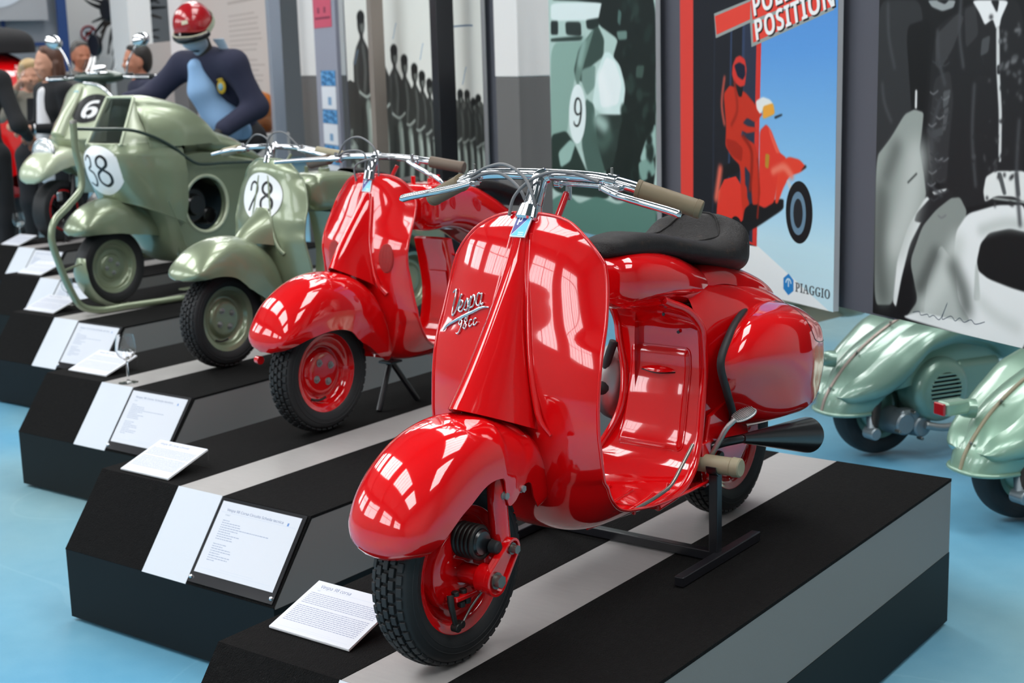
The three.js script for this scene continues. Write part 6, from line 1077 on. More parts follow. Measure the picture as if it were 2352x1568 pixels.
// posts before the crowd banner
function post(name, p, q, r, m, label) { const t = thing(name, W(p, q, 0), HALL, label, 'post'); obj('shaft', r > 0.03 ? box(r * 2, CEIL - 0.005, r * 2, 0, CEIL / 2, 0, 0.004) : cyl([0, 0.01, 0], [0, CEIL - 0.005, 0], r, r, 20), m, t); obj('foot_plate', cyl([0, 0, 0], [0, 0.012, 0], r * 2.2, r * 2.1, 24), m, t); }
post('black_post', 4.517, 2.30, 0.05, M.frame, 'square black post standing in front of the crowd banner');
post('brown_post', 5.63, 2.30, 0.04, M.taupe, 'slim taupe post in front of the crowd banner');
post('grey_pole', 8.03, 2.30, 0.045, M.poleGrey, 'pale grey pole beside the farther column');
{ // notice strip: tall grey board with printed sheets
  const t = thing('notice_board', V(0, 0, 0), HALL, 'narrow lavender-grey board with a red notice and blue information sheets', 'board');
  const p0 = 6.93, p1 = 7.46, q = 2.44;
  obj('panel', box(p1 - p0, 2.6, 0.03, (p0 + p1) / 2, 1.35, q + 0.02, 0.004), M.lavender, t);
  const pr = (name, a, b, y0, y1, draw) => { const g = new THREE.PlaneGeometry(b - a, y1 - y0).rotateY(Math.PI); obj(name, g.translate((a + b) / 2, (y0 + y1) / 2, q + 0.002), phys({ map: canvas(256, 256, draw), roughness: 0.5 }), t); };
  pr('notice', 7.0, 7.44, 1.86, 2.2, (x, w, h) => { x.fillStyle = '#d65a72'; x.fillRect(0, 0, w, h); x.fillStyle = '#8f3550'; x.fillRect(20, 200, 216, 12); x.fillRect(60, 150, 30, 30); x.fillRect(150, 150, 30, 30); });
  const sheet = (x, w, h) => { x.fillStyle = '#eef2fa'; x.fillRect(0, 0, w, h); x.fillStyle = '#7fa9cf'; x.fillRect(110, 120, 60, 90); };
  const photo = (x, w, h) => { x.fillStyle = '#4f9ad6'; x.fillRect(0, 0, w, h); for (let k = 0; k < 26; k++) { x.fillStyle = ['#2b5f96', '#86c0e8', '#1e3f66'][k % 3]; x.fillRect((k * 37) % 240, (k * 53) % 220, 22, 46); } };
  [[1.455, 1.56, photo], [1.29, 1.45, sheet], [1.19, 1.285, photo], [1.04, 1.185, sheet], [0.90, 1.035, photo], [0.72, 0.895, sheet]].forEach(([a, b, d]) => pr('sheet', 6.98, 7.33, a, b, d));
}
// ================================================================ scooters of the second row, tails towards us
function tailScooter(x, z, paint, label, o = {}) {
  const S = thing('motor_scooter', V(x, 0.003, z), -29.6 * Math.PI / 180, label, 'scooter');
  const wh = makeWheel(S, 0, 0.2, paint, { R: 0.2, rr: 0.12, tread: false });
  obj('brake_drum', wh.toZ(slathe([[0, 0.045], [0.04, 0.045], [0.09, 0.02], [0.1, 0]], 36, 20)), paint, S);
  // tail: ridge line from low at the back up to the saddle, sections arch across it
  const R = [[-0.262, 0.205, 0.115, 0.0], [-0.245, 0.255, 0.125, 0.02], [-0.205, 0.315, 0.135, 0.05], [-0.137, 0.39, 0.142, 0.10], [-0.02, 0.475, 0.15, 0.17], [0.12, 0.545, 0.156, 0.22], [0.30, 0.60, 0.16, 0.25], [0.55, 0.645, 0.155, 0.27], [0.80, 0.67, 0.13, 0.28]];
  const tail = obj('tail', grid((u, v) => {
    const [ry, w, dep] = tab(R.map((r) => [r[0], r[1], r[2], r[3]]))(lerp(-0.262, 0.8, v ** 1.5)), xx = lerp(-0.262, 0.8, v ** 1.5), q = (u - 0.5) * Math.PI, c = Math.max(0, Math.cos(q));
    return [xx + (1 - c ** 0.75) * (0.15 - 0.15 * smooth(v * 1.6)), ry - dep * (1 - c ** 0.75), w * Math.sign(q) * Math.abs(Math.sin(q)) ** 0.8];
  }, 40, 60, { th: 0.004, flip: true }), paint, S);
  const lip = (u) => { const q = (u - 0.5) * Math.PI, c = Math.max(0, Math.cos(q)); return [-0.262 + (1 - c ** 0.75) * 0.15 - 0.008, 0.205, 0.115 * Math.sign(q) * Math.abs(Math.sin(q)) ** 0.8 * 1.05]; };
  obj('tail_lip', tube(Array.from({ length: 24 }, (_, k) => lip(k / 23)), 0.008, 60, 8), paint, tail);
  obj('ridge_trim', tube(R.slice(0, 7).map(([a, b]) => [a - 0.003, b + 0.004, 0]), 0.0075, 70, 8), o.trim ?? M.trimPink, tail);
  for (const [a, b] of [[-0.225, 0.295], [-0.10, 0.425], [0.06, 0.53]]) obj('trim_screw', cyl([a - 0.006, b + 0.004, 0.012], [a - 0.012, b + 0.01, 0.012], 0.006, 0.005, 10), M.steel, tail);
  // teardrop side cowls
  const cowl = (s, nm) => obj(nm, grid((u, v) => {
    const xx = lerp(-0.235, 0.64, v), [yb, yt, out] = tab([[-0.235, 0.275, 0.277, 0.09], [-0.21, 0.245, 0.32, 0.13], [-0.12, 0.25, 0.395, 0.185], [-0.02, 0.30, 0.47, 0.215], [0.1, 0.42, 0.54, 0.225], [0.25, 0.445, 0.58, 0.23], [0.40, 0.415, 0.58, 0.228], [0.53, 0.35, 0.54, 0.218], [0.61, 0.35, 0.47, 0.185], [0.64, 0.40, 0.42, 0.13]])(xx), a = u * Math.PI;
    return [xx, (yt + yb) / 2 + (yt - yb) / 2 * Math.cos(a) - 0.015 * Math.max(0, Math.cos(a)) ** 8, s * out * Math.sin(a) ** 0.45];
  }, 30, 50, { th: 0.004 }), paint, S);
  cowl(1, 'side_cowl'); cowl(-1, 'side_cowl');
  if (o.engine !== false) {
    const fan = obj('fan_housing', [along(slathe([[0.13, -0.08], [0.132, 0], [0.125, 0.03], [0.105, 0.048], [0.075, 0.055]], 44, 30), V(0.175, 0.28, 0.155), V(0.175, 0.28, 1))], paint, S);
    obj('fan_back', along(lathe([[0, 0], [0.076, 0], [0.076, 0.004], [0, 0.004]], 30), V(0.175, 0.28, 0.19), V(0.175, 0.28, 1)), M.blackGloss, fan);
    for (let k = -4; k <= 4; k++) { const yy = k * 0.0165, hw = Math.sqrt(0.078 ** 2 - yy * yy); obj('grille_slat', box(2 * hw, 0.0085, 0.008, 0.175, 0.28 + yy, 0.21, 0.003), paint, fan); }
    obj('shroud', box(0.24, 0.19, 0.10, 0.36, 0.295, 0.135, 0.035), paint, S);
    obj('gear_case', [cyl([0.02, 0.155, 0.05], [0.02, 0.155, 0.165], 0.055, 0.045, 26), cyl([0.10, 0.135, 0.07], [0.10, 0.135, 0.17], 0.05, 0.042, 26), box(0.12, 0.08, 0.06, 0.06, 0.17, 0.13, 0.015), cyl([-0.10, 0.21, 0.10], [-0.12, 0.13, 0.13], 0.022, 0.02, 16), cyl([-0.12, 0.13, 0.10], [-0.12, 0.13, 0.16], 0.026, 0.024, 20)], M.alloyBlue, S);
    for (const [a, b] of [[0.05, 0.20], [0.09, 0.09], [0.14, 0.17], [-0.02, 0.13]]) obj('case_bolt', cyl([a, b, 0.15], [a, b, 0.18], 0.008, 0.007, 8), M.steel, S);
    obj('exhaust_pipe', tube([[0.10, 0.145, 0.18], [0.18, 0.13, 0.20], [0.30, 0.145, 0.195], [0.37, 0.19, 0.18], [0.42, 0.245, 0.16]], 0.016, 40, 12), M.alloy, S);
    obj('pipe_collar', cyl([0.405, 0.225, 0.168], [0.44, 0.262, 0.15], 0.026, 0.024, 20), M.steel, S);
    obj('shock', cyl([-0.05, 0.40, 0.09], [-0.11, 0.15, 0.125], 0.022, 0.02, 16), M.darkSteel, S);
  }
  obj('lamp', [along(slathe([[0.034, 0], [0.032, 0.03], [0.022, 0.05], [0, 0.056]], 24, 16), V(-0.17, 0.40, -0.05), V(-0.30, 0.41, -0.10))], paint, S);
  return { S, tail };
}
tailScooter(3.473, 0.01, M.greenSea, 'sea-green scooter seen from behind under the jacket banner, round fan grille showing');
{
  const r = tailScooter(2.957, 0.748, M.greenSea2, 'green scooter tail with a square red lamp at the right edge', { trim: M.pegRubber });
  const l = obj('tail_lamp', [box(0.10, 0.048, 0.06, -0.265, 0.418, -0.045, 0.012)], M.greenSea2, r.S);
  obj('red_lens', box(0.012, 0.042, 0.05, -0.322, 0.418, -0.045, 0.004), M.redLens, l);
}
tailScooter(4.05, -0.92, M.tan, 'beige scooter tail half hidden behind the rider poster', { engine: false });
// ================================================================ printed sheets, signs and glasses on the plinths
const textBlock = (title, sub, n, o = {}) => (x, w, h) => {
  x.fillStyle = '#d2d5dd'; x.fillRect(0, 0, w, h); x.fillStyle = '#4f5f8a'; x.font = `${Math.round(h * (o.table ? 0.05 : 0.085))}px sans-serif`; x.fillText(title, w * 0.09, h * 0.125, w * (o.table ? 0.72 : 0.8));
  x.fillStyle = '#b9c3d6'; x.fillRect(w * 0.03, h * 0.145, w * 0.94, 2); x.font = `${Math.round(h * 0.03)}px sans-serif`; x.fillStyle = '#8493ad'; x.fillText(sub, w * 0.09, h * 0.19);
  let s = 7; const r = () => ((s = (s * 16807) % 2147483647) / 2147483647);
  if (o.table) { x.fillStyle = '#8f9bb6'; for (let k = 0; k < n; k++) { const y = h * (0.25 + k * 0.032 + (k > 8 ? 0.04 : 0)); let p = w * 0.09; const end = p + w * (0.08 + 0.3 * r() * (k % 3 ? 0.6 : 2.2)); while (p < Math.min(end, w * 0.82)) { const l = w * (0.01 + 0.03 * r()); x.fillRect(p, y, l, h * 0.010); p += l + w * 0.006; } } x.fillStyle = '#5d86c4'; x.fillRect(w * 0.86, h * 0.1, w * 0.02, h * 0.04); }
  else { x.fillStyle = '#8c95b0'; for (let k = 0; k < n; k++) { if (k === Math.floor(n * 0.42)) continue; const y = h * (0.23 + k * 0.6 / n); let p = w * 0.05; while (p < w * 0.95) { const l = w * (0.008 + 0.035 * r()); x.fillRect(p, y, Math.min(l, w * 0.95 - p), h * 0.012); p += l + w * 0.006; } } }
  x.fillStyle = '#c2cad8'; x.fillRect(w * 0.3, h * 0.9, w * 0.42, 2); x.fillRect(w * 0.06, h * 0.93, w * 0.88, 2);
};
const TITLES = ['Vespa 98 corsa', 'Vespa 98 Corsa Circuito', 'Vespa 98 Corsa', 'Vespa 125 Corsa', 'Vespa 125', 'Vespa 6 giorni'];
const NAMES = ['nearest plinth', 'second plinth', 'third plinth', 'fourth plinth', 'fifth plinth', 'sixth plinth'];
const SIGN = [[0.103, 0.04, 0.272], [0.012, 0.066, 0.281], [0.058, 0.055, 0.29], [0.05, 0.018, 0.26], [0.04, 0.06, 0.285], [0.015, 0.115, 0.315]];
SIGN.forEach(([sx, z0, z1], i) => {
  const [ox, oz] = PX[i], depth = 0.158, rise = 0.052, w = z1 - z0;
  const t = thing('text_sign', V(ox + sx, PL.H + 0.003, oz), 0, `white printed caption sign on a clear bent stand, ${NAMES[i]}`, 'sign');
  const A = (u, v) => [depth * v, 0.004 + rise * v, lerp(z0, z1, u)]; // front edge low, back edge high
  const g = grid((u, v) => { const p = A(u, v); p[1] += 0.0018; return p; }, 2, 2, { flip: false });
  obj('paper', g, phys({ map: canvas(640, 440, textBlock(TITLES[i], '1947', 18)), roughness: 0.5 }), t);
  obj('stand_top', grid((u, v) => A(u, v), 2, 2, { th: 0.003, flip: false }), M.acrylicWhite, t);
  obj('stand_back', box(0.003, rise + 0.002, w, depth, (rise + 0.004) / 2, (z0 + z1) / 2), M.acrylic, t);
});
PX.forEach(([ox, oz], i) => {
  if (!i) return; // the nearest plinth's slope lies below the frame
  const L = Math.hypot(PL.S, PL.H - PL.Hs), ang = Math.atan2(PL.H - PL.Hs, PL.S);
  const t = thing('data_sheet', V(ox - PL.S, PL.Hs, oz), 0, `technical data sheet in a clear holder on the slope of the ${NAMES[i]}`, 'sheet');
  const P = (a, z, o) => [Math.cos(ang) * a - Math.sin(ang) * o, Math.sin(ang) * a + Math.cos(ang) * o, z]; // a up the slope
  const z0 = PL.b + 0.012, z1 = PL.W - 0.012, sh = (a0, a1, b0, b1, o, th) => grid((u, v) => P(lerp(a0, a1, v), lerp(b0, b1, u), o), 2, 2, { th, flip: false });
  obj('holder', sh(0.006, L - 0.004, z0 - 0.004, z1 + 0.006, 0.0105, 0.002), M.holder, t);
  obj('paper', sh(0.036, L - 0.014, z0 + 0.006, z1 - 0.006, 0.0122, 0), phys({ map: canvas(560, 560, textBlock(i === 1 ? 'Vespa 98 Corsa Circuito Scheda tecnica' : `${TITLES[i]} Scheda tecnica`, '1947', 17, { table: true })), roughness: 0.3, clearcoat: 0.5 }), t);
  for (const z of [z0 + 0.004, z1 - 0.002]) { const p = P(0.02, z, 0.0125); obj('stud', new THREE.SphereGeometry(0.006, 14, 10).translate(...p), M.chrome, t); }
});
function wineGlass(x, y, z, label, h = 0.185) {
  const t = thing('wine_glass', V(x, y, z), 0, label, 'glass'), k = h / 0.185;
  const out = [[0.034, 0.0], [0.034, 0.0015], [0.012, 0.004], [0.0045, 0.012], [0.004, 0.05], [0.0045, 0.082], [0.012, 0.092], [0.03, 0.105], [0.039, 0.128], [0.038, 0.155], [0.0335, 0.185]].map(([a, b]) => [a * k, b * k]);
  const inn = [[0.0325, 0.185], [0.037, 0.155], [0.038, 0.128], [0.029, 0.1065], [0.012, 0.094], [0, 0.092]].map(([a, b]) => [a * k, b * k]);
  obj('foot', slathe([[0, 0.0002], ...out.slice(0, 4)], 40, 30), M.glassSolid, t);
  obj('stem', slathe([out[3], out[4], out[5], out[6]], 24, 20), M.glassSolid, t);
  obj('bowl', [slathe(out.slice(6), 44, 40), slathe(inn, 44, 40)], M.glassSolid, t);
}
wineGlass(1.536, PL.H + 0.002, -2.209, 'empty wine glass on the pale strip of the third plinth');
wineGlass(4.16, PL.H + 0.004, -6.66, 'empty wine glass behind the caption sign of the sixth plinth', 0.2);
wineGlass(4.28, PL.H + 0.004, -6.30, 'wine glass standing by the front tyre of the scooter numbered 6', 0.16);
wineGlass(2.57, PL.H + 0.004, -3.97, 'wine glass behind the tube guard of the scooter numbered 38', 0.14);
// ================================================================ far end of the hall
column(12.05, 12.75, 2.42, 2.66, 'white column with grey lower part, left of the helmeted dummy');
column(15.9, 17.3, 2.52, 2.80, 'broad white column farthest down the row, behind the guests');
{ // text panel behind the dummy
  const t = thing('information_board', V(0, 0, 0), HALL, 'large pinkish-beige information board with a green strip, behind the helmeted dummy', 'board'), p0 = 8.75, p1 = 12.0, y0 = 0.7, y1 = 2.7, q = 2.50;
  obj('board', box(p1 - p0, y1 - y0, 0.04, (p0 + p1) / 2, (y0 + y1) / 2, q + 0.022, 0.004), M.beigePanel, t);
  const g = new THREE.PlaneGeometry(p1 - p0 - 0.02, y1 - y0 - 0.02).rotateY(Math.PI);
  obj('print', g.translate((p0 + p1) / 2, (y0 + y1) / 2, q + 0.0005), phys({ map: canvas(1024, 640, (x, w, h) => {
    x.fillStyle = '#cdc0b9'; x.fillRect(0, 0, w, h); x.fillStyle = '#7fa488'; x.fillRect(w * 0.925, h * 0.27, w * 0.035, h * 0.36);
    x.fillStyle = '#b3a59e'; x.fillRect(w * 0.5, h * 0.26, w * 0.38, 8); let s = 3; const r = () => ((s = (s * 16807) % 2147483647) / 2147483647);
    for (let k = 0; k < 26; k++) { if (k % 9 === 8) continue; x.fillStyle = '#b9aba4'; x.fillRect(w * 0.5, h * (0.32 + k * 0.022), w * (0.3 + 0.1 * r()), 5); }
  }), roughness: 0.6 }), t);
}
{ // orange seat-like exhibit behind the pole
  const at = W(8.62, 2.27, 0), t = thing('exhibit_cover', at, HALL, 'glossy orange moulded exhibit on a pale pedestal behind the grey pole', 'exhibit');
  obj('pedestal', box(0.5, 1.08, 0.4, 0, 0.54, 0, 0.01), M.frameWhite, t);
  obj('shell', grid((u, v) => { const a = u * 2 * Math.PI, b = v * Math.PI; return [0.24 * Math.cos(a) * Math.sin(b) ** 0.6, 1.22 - 0.14 * Math.cos(b) - 0.06 * Math.cos(a), 0.19 * Math.sin(a) * Math.sin(b) ** 0.6]; }, 28, 20, { closedU: true }), M.orange, t);
  obj('acrylic_box', box(0.36, 0.22, 0.28, -0.02, 1.19, -0.02, 0.004), M.acrylic, t);
}
// wall features at the end of the hall: framed grey partition, blue post, pale door leaf with prohibition sign
{
  const t = thing('partition', V(0, 0, 0), HALL, 'grey partition with slim blue frame bars behind the red vehicle', 'partition');
  const q0 = -2.4, q1 = 1.95, p = 18.6;
  obj('panel', box(0.06, 3.4, q1 - q0, p, 1.7, (q0 + q1) / 2), M.partition, t);
  for (const y of [1.98, 2.9]) obj('frame_bar', box(0.03, 0.05, q1 - q0, p - 0.045, y, (q0 + q1) / 2), M.blue, t);
  for (const q of [-0.9, 0.4, 1.25]) obj('frame_bar', box(0.035, 0.9, 0.05, p - 0.046, 2.44, q), M.blue, t);
  const s = thing('round_sign', V(0, 0, 0), HALL, 'grey square board with a white disc, hung high on the partition', 'sign');
  obj('board', box(0.03, 1.3, 1.5, p - 0.25, 2.95, 1.08), M.signGrey, s);
  obj('disc', cyl([p - 0.272, 3.02, 1.15], [p - 0.266, 3.02, 1.15], 0.55, 0.55, 48), M.paper, s);
  obj('hanger', [tube([[p - 0.25, 3.6, 0.5], [p - 0.25, CEIL - 0.01, 0.5]], 0.006, 2, 6), tube([[p - 0.25, 3.6, 1.6], [p - 0.25, CEIL - 0.01, 1.6]], 0.006, 2, 6)], M.steel, s);
  const b = thing('blue_post', W(18.4, 2.02), HALL, 'dark blue steel post at the right end of the partition', 'post');
  obj('shaft', box(0.13, 5.99, 0.13, 0, 3.0, 0), M.blue, b);
  const d = thing('door_leaf', V(0, 0, 0), HALL, 'pale panel with a round red prohibition sign, beside the blue post', 'panel');
  obj('leaf', box(0.05, 4.2, 1.25, 19.4, 2.1, 2.78, 0.004), M.frameWhite, d);
  const ps = obj('sign_disc', cyl([19.37, 2.13, 2.5], [19.366, 2.13, 2.5], 0.13, 0.13, 40), M.paper, d);
  obj('sign_ring', [new THREE.TorusGeometry(0.105, 0.014, 8, 40).rotateY(Math.PI / 2).translate(19.362, 2.13, 2.5), bar([19.362, 2.06, 2.43], [19.362, 2.20, 2.57], 0.008, 0.022)], M.redDark, ps);
  obj('sign_glyph', box(0.004, 0.06, 0.10, 19.363, 2.13, 2.5, 0.001), M.frame, ps);
}
{ // dark bladed machine between the far columns: fans of curved blades round a hub
  const c = W(18.2, 2.80, 0), t = thing('bladed_exhibit', c, HALL + 0.4, 'large black exhibit of splayed blades seen between the far white columns', 'exhibit');
  obj('hub', [cyl([0, 2.42, -0.25], [0, 2.42, 0.25], 0.16, 0.14, 24)], M.frame, t); obj('stand', [cyl([0, 0.02, 0], [0, 2.38, 0], 0.06, 0.06, 16), cyl([0, 0, 0], [0, 0.03, 0], 0.35, 0.34, 32)], M.frame, t);
  obj('counterweight', cyl([0.1, 1.94, -0.42], [0.1, 1.94, -0.36], 0.15, 0.15, 30), M.frame, t);
  let s = 5; const r = () => ((s = (s * 16807) % 2147483647) / 2147483647);
  for (let k = 0; k < 46; k++) {
    const a = k / 46 * 2 * Math.PI, L = 0.62 + 0.25 * r(), tw = (r() - 0.5) * 0.5, z = (r() - 0.5) * 0.3;
    obj('blade', grid((u, v) => { const rr = 0.14 + v * L, w = (u - 0.5) * 0.09 * (1 - 0.75 * v), aa = a + tw * v * v; return [Math.cos(aa) * rr - Math.sin(aa) * w, 2.42 + Math.sin(aa) * rr + Math.cos(aa) * w, z + 0.05 * v * v]; }, 2, 6, { th: 0.006 }), k % 4 ? M.bladeBlack : M.bladeBrown, t);
  }
}
{ // red vehicle with a black soft roof
  const c = W(12.9, 0.36, 0), t = thing('red_vehicle', c, HALL + 0.5, 'rounded red vehicle with a black soft roof, behind the guests at far left', 'vehicle');
  const T = tab([[-1.1, 0.65, 0.5, 0.3], [-0.95, 1.15, 0.4, 0.55], [-0.6, 1.66, 0.36, 0.66], [0, 1.86, 0.35, 0.7], [0.5, 1.86, 0.35, 0.7], [0.95, 1.4, 0.36, 0.66], [1.15, 0.8, 0.5, 0.4]]);
  obj('body', grid((u, v) => { const x = lerp(-1.1, 1.15, v), [yt, yb, w] = T(x), a = u * 2 * Math.PI, cc = Math.cos(a), ss = Math.sin(a); return [x, (yt + yb) / 2 + (yt - yb) / 2 * Math.sign(cc) * Math.abs(cc) ** 0.6, w * Math.sign(ss) * Math.abs(ss) ** 0.6]; }, 40, 40, { closedU: true }), M.red, t);
  obj('soft_roof', grid((u, v) => { const a = u * 2 * Math.PI, b = v * Math.PI / 2, cc = Math.cos(a), ss = Math.sin(a), r = Math.sin(b) ** 0.4; return [0.25 + 0.82 * r * Math.sign(cc) * Math.abs(cc) ** 0.5, 1.80 + 0.27 * Math.cos(b) ** 0.6, 0.66 * r * Math.sign(ss) * Math.abs(ss) ** 0.5]; }, 40, 14, { closedU: true }), M.softRoof, t);
  for (const s of [-1, 1]) { obj('wheel_arch', [new THREE.TorusGeometry(0.40, 0.03, 10, 40, Math.PI).translate(-0.45, 0.75, s * 0.66)], M.frame, t); }
  for (const [x, z] of [[-0.7, 0], [0.65, 0.55], [0.65, -0.55]]) obj('wheel', [cyl([x, 0.21, z - 0.05], [x, 0.21, z + 0.05], 0.21, 0.21, 30, 0.2)], M.rubber, t);
}
{
  const t = thing('low_board', V(0, 0, 0), HALL, 'plain beige board between the narrow and the broad white columns', 'board');
  obj('board', box(2.9, 1.25, 0.04, 14.3, 1.275, 2.64, 0.004), M.beigePanel, t);
  for (const p of [13.0, 15.6]) obj('leg', box(0.06, 0.65, 0.05, p, 0.325, 2.64, 0.004), M.steel, t);
}
// ================================================================ people: implicit bodies joined by a smooth minimum
function implicit(prims, cell, k = 0.02) { // prims: { a, b, ra, rb } tapered capsules or { c, r: [x, y, z], q } ellipsoids
  const lo = V(1e9, 1e9, 1e9), hi = V(-1e9, -1e9, -1e9), pad = k * 3 + cell * 2.5;
  for (const p of prims) {
    if (p.a) { for (const [q, r] of [[p.a, p.ra], [p.b, p.rb]]) { lo.min(V(q[0] - r, q[1] - r, q[2] - r)); hi.max(V(q[0] + r, q[1] + r, q[2] + r)); } }
    else { const m = Math.max(...p.r); lo.min(V(p.c[0] - m, p.c[1] - m, p.c[2] - m)); hi.max(V(p.c[0] + m, p.c[1] + m, p.c[2] + m)); }
  }
  lo.subScalar(pad); hi.addScalar(pad);
  const size = Math.max(hi.x - lo.x, hi.y - lo.y, hi.z - lo.z), n = Math.ceil(size / cell) + 2, mid = lo.clone().add(hi).multiplyScalar(0.5), half = n * cell / 2;
  const mc = new MarchingCubes(n, M.paper, false, false, 120000), F = new Float32Array(n * n * n);
  const org = [mid.x - half, mid.y - half, mid.z - half], H = n / 2;
  const X = (i) => mid.x + (i - H) / H * half, Y = (i) => mid.y + (i - H) / H * half, Z = (i) => mid.z + (i - H) / H * half;
  for (const p of prims) {
    const reach = pad, box_ = p.a ? [0, 1, 2].map((i) => [Math.min(p.a[i] - p.ra, p.b[i] - p.rb) - reach, Math.max(p.a[i] + p.ra, p.b[i] + p.rb) + reach]) : [0, 1, 2].map((i) => { const m = Math.max(...p.r); return [p.c[i] - m - reach, p.c[i] + m + reach]; });
    const R = box_.map(([a, b], i) => [Math.max(0, Math.floor((a - org[i]) / cell)), Math.min(n - 1, Math.ceil((b - org[i]) / cell))]);
    let ab, L2; if (p.a) { ab = [p.b[0] - p.a[0], p.b[1] - p.a[1], p.b[2] - p.a[2]]; L2 = ab[0] ** 2 + ab[1] ** 2 + ab[2] ** 2 || 1e-9; }
    const fl = p.flat ?? 1;
    for (let z = R[2][0]; z <= R[2][1]; z++) for (let y = R[1][0]; y <= R[1][1]; y++) for (let x = R[0][0]; x <= R[0][1]; x++) {
      const px = X(x), py = Y(y), pz = Z(z); let d;
      if (p.a) { const vx = px - p.a[0], vy = py - p.a[1], vz = pz - p.a[2]; let t = (vx * ab[0] + vy * ab[1] + vz * ab[2]) / L2; t = t < 0 ? 0 : t > 1 ? 1 : t; const dx = (vx - ab[0] * t) * fl, dy = vy - ab[1] * t, dz = vz - ab[2] * t; d = Math.sqrt(dx * dx + dy * dy + dz * dz) - (p.ra + (p.rb - p.ra) * t); }
      else { const qx = (px - p.c[0]) / p.r[0], qy = (py - p.c[1]) / p.r[1], qz = (pz - p.c[2]) / p.r[2], l = Math.sqrt(qx * qx + qy * qy + qz * qz); d = (l - 1) * Math.min(p.r[0], p.r[1], p.r[2]) * 1.05; }
      F[(z * n + y) * n + x] += Math.exp(-Math.max(-0.3, Math.min(0.3, d)) / k);
    }
  }
  for (let i = 0; i < F.length; i++) mc.field[i] = F[i] > 1e-9 ? k * Math.log(F[i]) : -0.4;
  mc.isolation = 0; mc.update();
  const c = mc.count, g = new THREE.BufferGeometry(), P = new Float32Array(mc.positionArray.subarray(0, c * 3)), N = new Float32Array(mc.normalArray.subarray(0, c * 3));
  for (let i = 0; i < c * 3; i += 3) { P[i] = mid.x + P[i] * half; P[i + 1] = mid.y + P[i + 1] * half; P[i + 2] = mid.z + P[i + 2] * half; const l = Math.hypot(N[i], N[i + 1], N[i + 2]) || 1; N[i] /= l; N[i + 1] /= l; N[i + 2] /= l; }
  g.setAttribute('position', new THREE.BufferAttribute(P, 3)); g.setAttribute('normal', new THREE.BufferAttribute(N, 3));
  return g;
}
const cap = (a, b, ra, rb = ra, flat) => ({ a, b, ra, rb, flat }), ell = (c, ...r) => ({ c, r });
// a head about the origin (top of the neck at y = -0.10), facing +x, height about 0.23
function headPrims(o = {}) {
  return [ell([0.0, 0.035, 0], 0.098, 0.105, 0.078), ell([0.03, -0.03, 0], 0.066, 0.085, 0.062), cap([0.058, -0.085, -0.012], [0.058, -0.085, 0.012], 0.022), // skull, face, chin
    cap([0.092, 0.012, 0], [0.108, -0.02, 0], 0.008, 0.013), ell([0.098, -0.028, 0.012], 0.010, 0.007, 0.008), ell([0.098, -0.028, -0.012], 0.010, 0.007, 0.008), // nose
    cap([0.088, -0.054, -0.016], [0.088, -0.054, 0.016], 0.008), cap([0.085, -0.064, -0.014], [0.085, -0.064, 0.014], 0.0075), // lips
    cap([0.086, 0.022, -0.04], [0.091, 0.024, -0.015], 0.008), cap([0.086, 0.022, 0.04], [0.091, 0.024, 0.015], 0.008), // brows
    ell([0.068, -0.022, 0.042], 0.022, 0.022, 0.018), ell([0.068, -0.022, -0.042], 0.022, 0.022, 0.018), // cheeks
    ell([-0.005, -0.005, 0.080], 0.018, 0.03, 0.008), ell([-0.005, -0.005, -0.080], 0.018, 0.03, 0.008), // ears
    cap([-0.015, -0.04, 0], [-0.035, -0.16, 0], 0.052, 0.056)];
}
const turnPrims = (prims, m) => prims.map((p) => p.a ? { ...p, a: V(...p.a).applyMatrix4(m).toArray(), b: V(...p.b).applyMatrix4(m).toArray() } : { ...p, c: V(...p.c).applyMatrix4(m).toArray() });
// hand: palm and five fingers from the wrist, along +x, palm down, thumb on side s
function handPrims(s, curl) {
  const out = [cap([-0.01, 0, 0], [0.03, 0, 0], 0.026, 0.028), cap([0.03, 0, -0.022], [0.085, -0.004, -0.028], 0.017, 0.013), cap([0.03, 0, 0.022], [0.085, -0.004, 0.028], 0.017, 0.013), cap([0.03, 0, 0], [0.09, -0.002, 0], 0.018, 0.014)];
  [[-0.030, 0.066], [-0.010, 0.078], [0.011, 0.073], [0.031, 0.056]].forEach(([z, L]) => {
    let p = [0.088, -0.002, z], a = -0.12 - curl * 0.5; for (const f of [0.45, 0.32, 0.23]) { const q = [p[0] + Math.cos(a) * L * f, p[1] + Math.sin(a) * L * f, z]; out.push(cap(p, q, 0.0092, 0.0082)); p = q; a -= curl * 0.8 + 0.1; }
  });
  out.push(cap([0.015, -0.005, s * 0.028], [0.045, -0.014, s * 0.05], 0.014, 0.011), cap([0.045, -0.014, s * 0.05], [0.075, -0.022, s * 0.05], 0.011, 0.009));
  return out;
}
function frameFrom(at, dir, up = V(0, 1, 0)) { const x = V(...dir).normalize(), z = x.clone().cross(up).normalize(), y = z.clone().cross(x); return new THREE.Matrix4().makeBasis(x, y, z).setPosition(...at); }
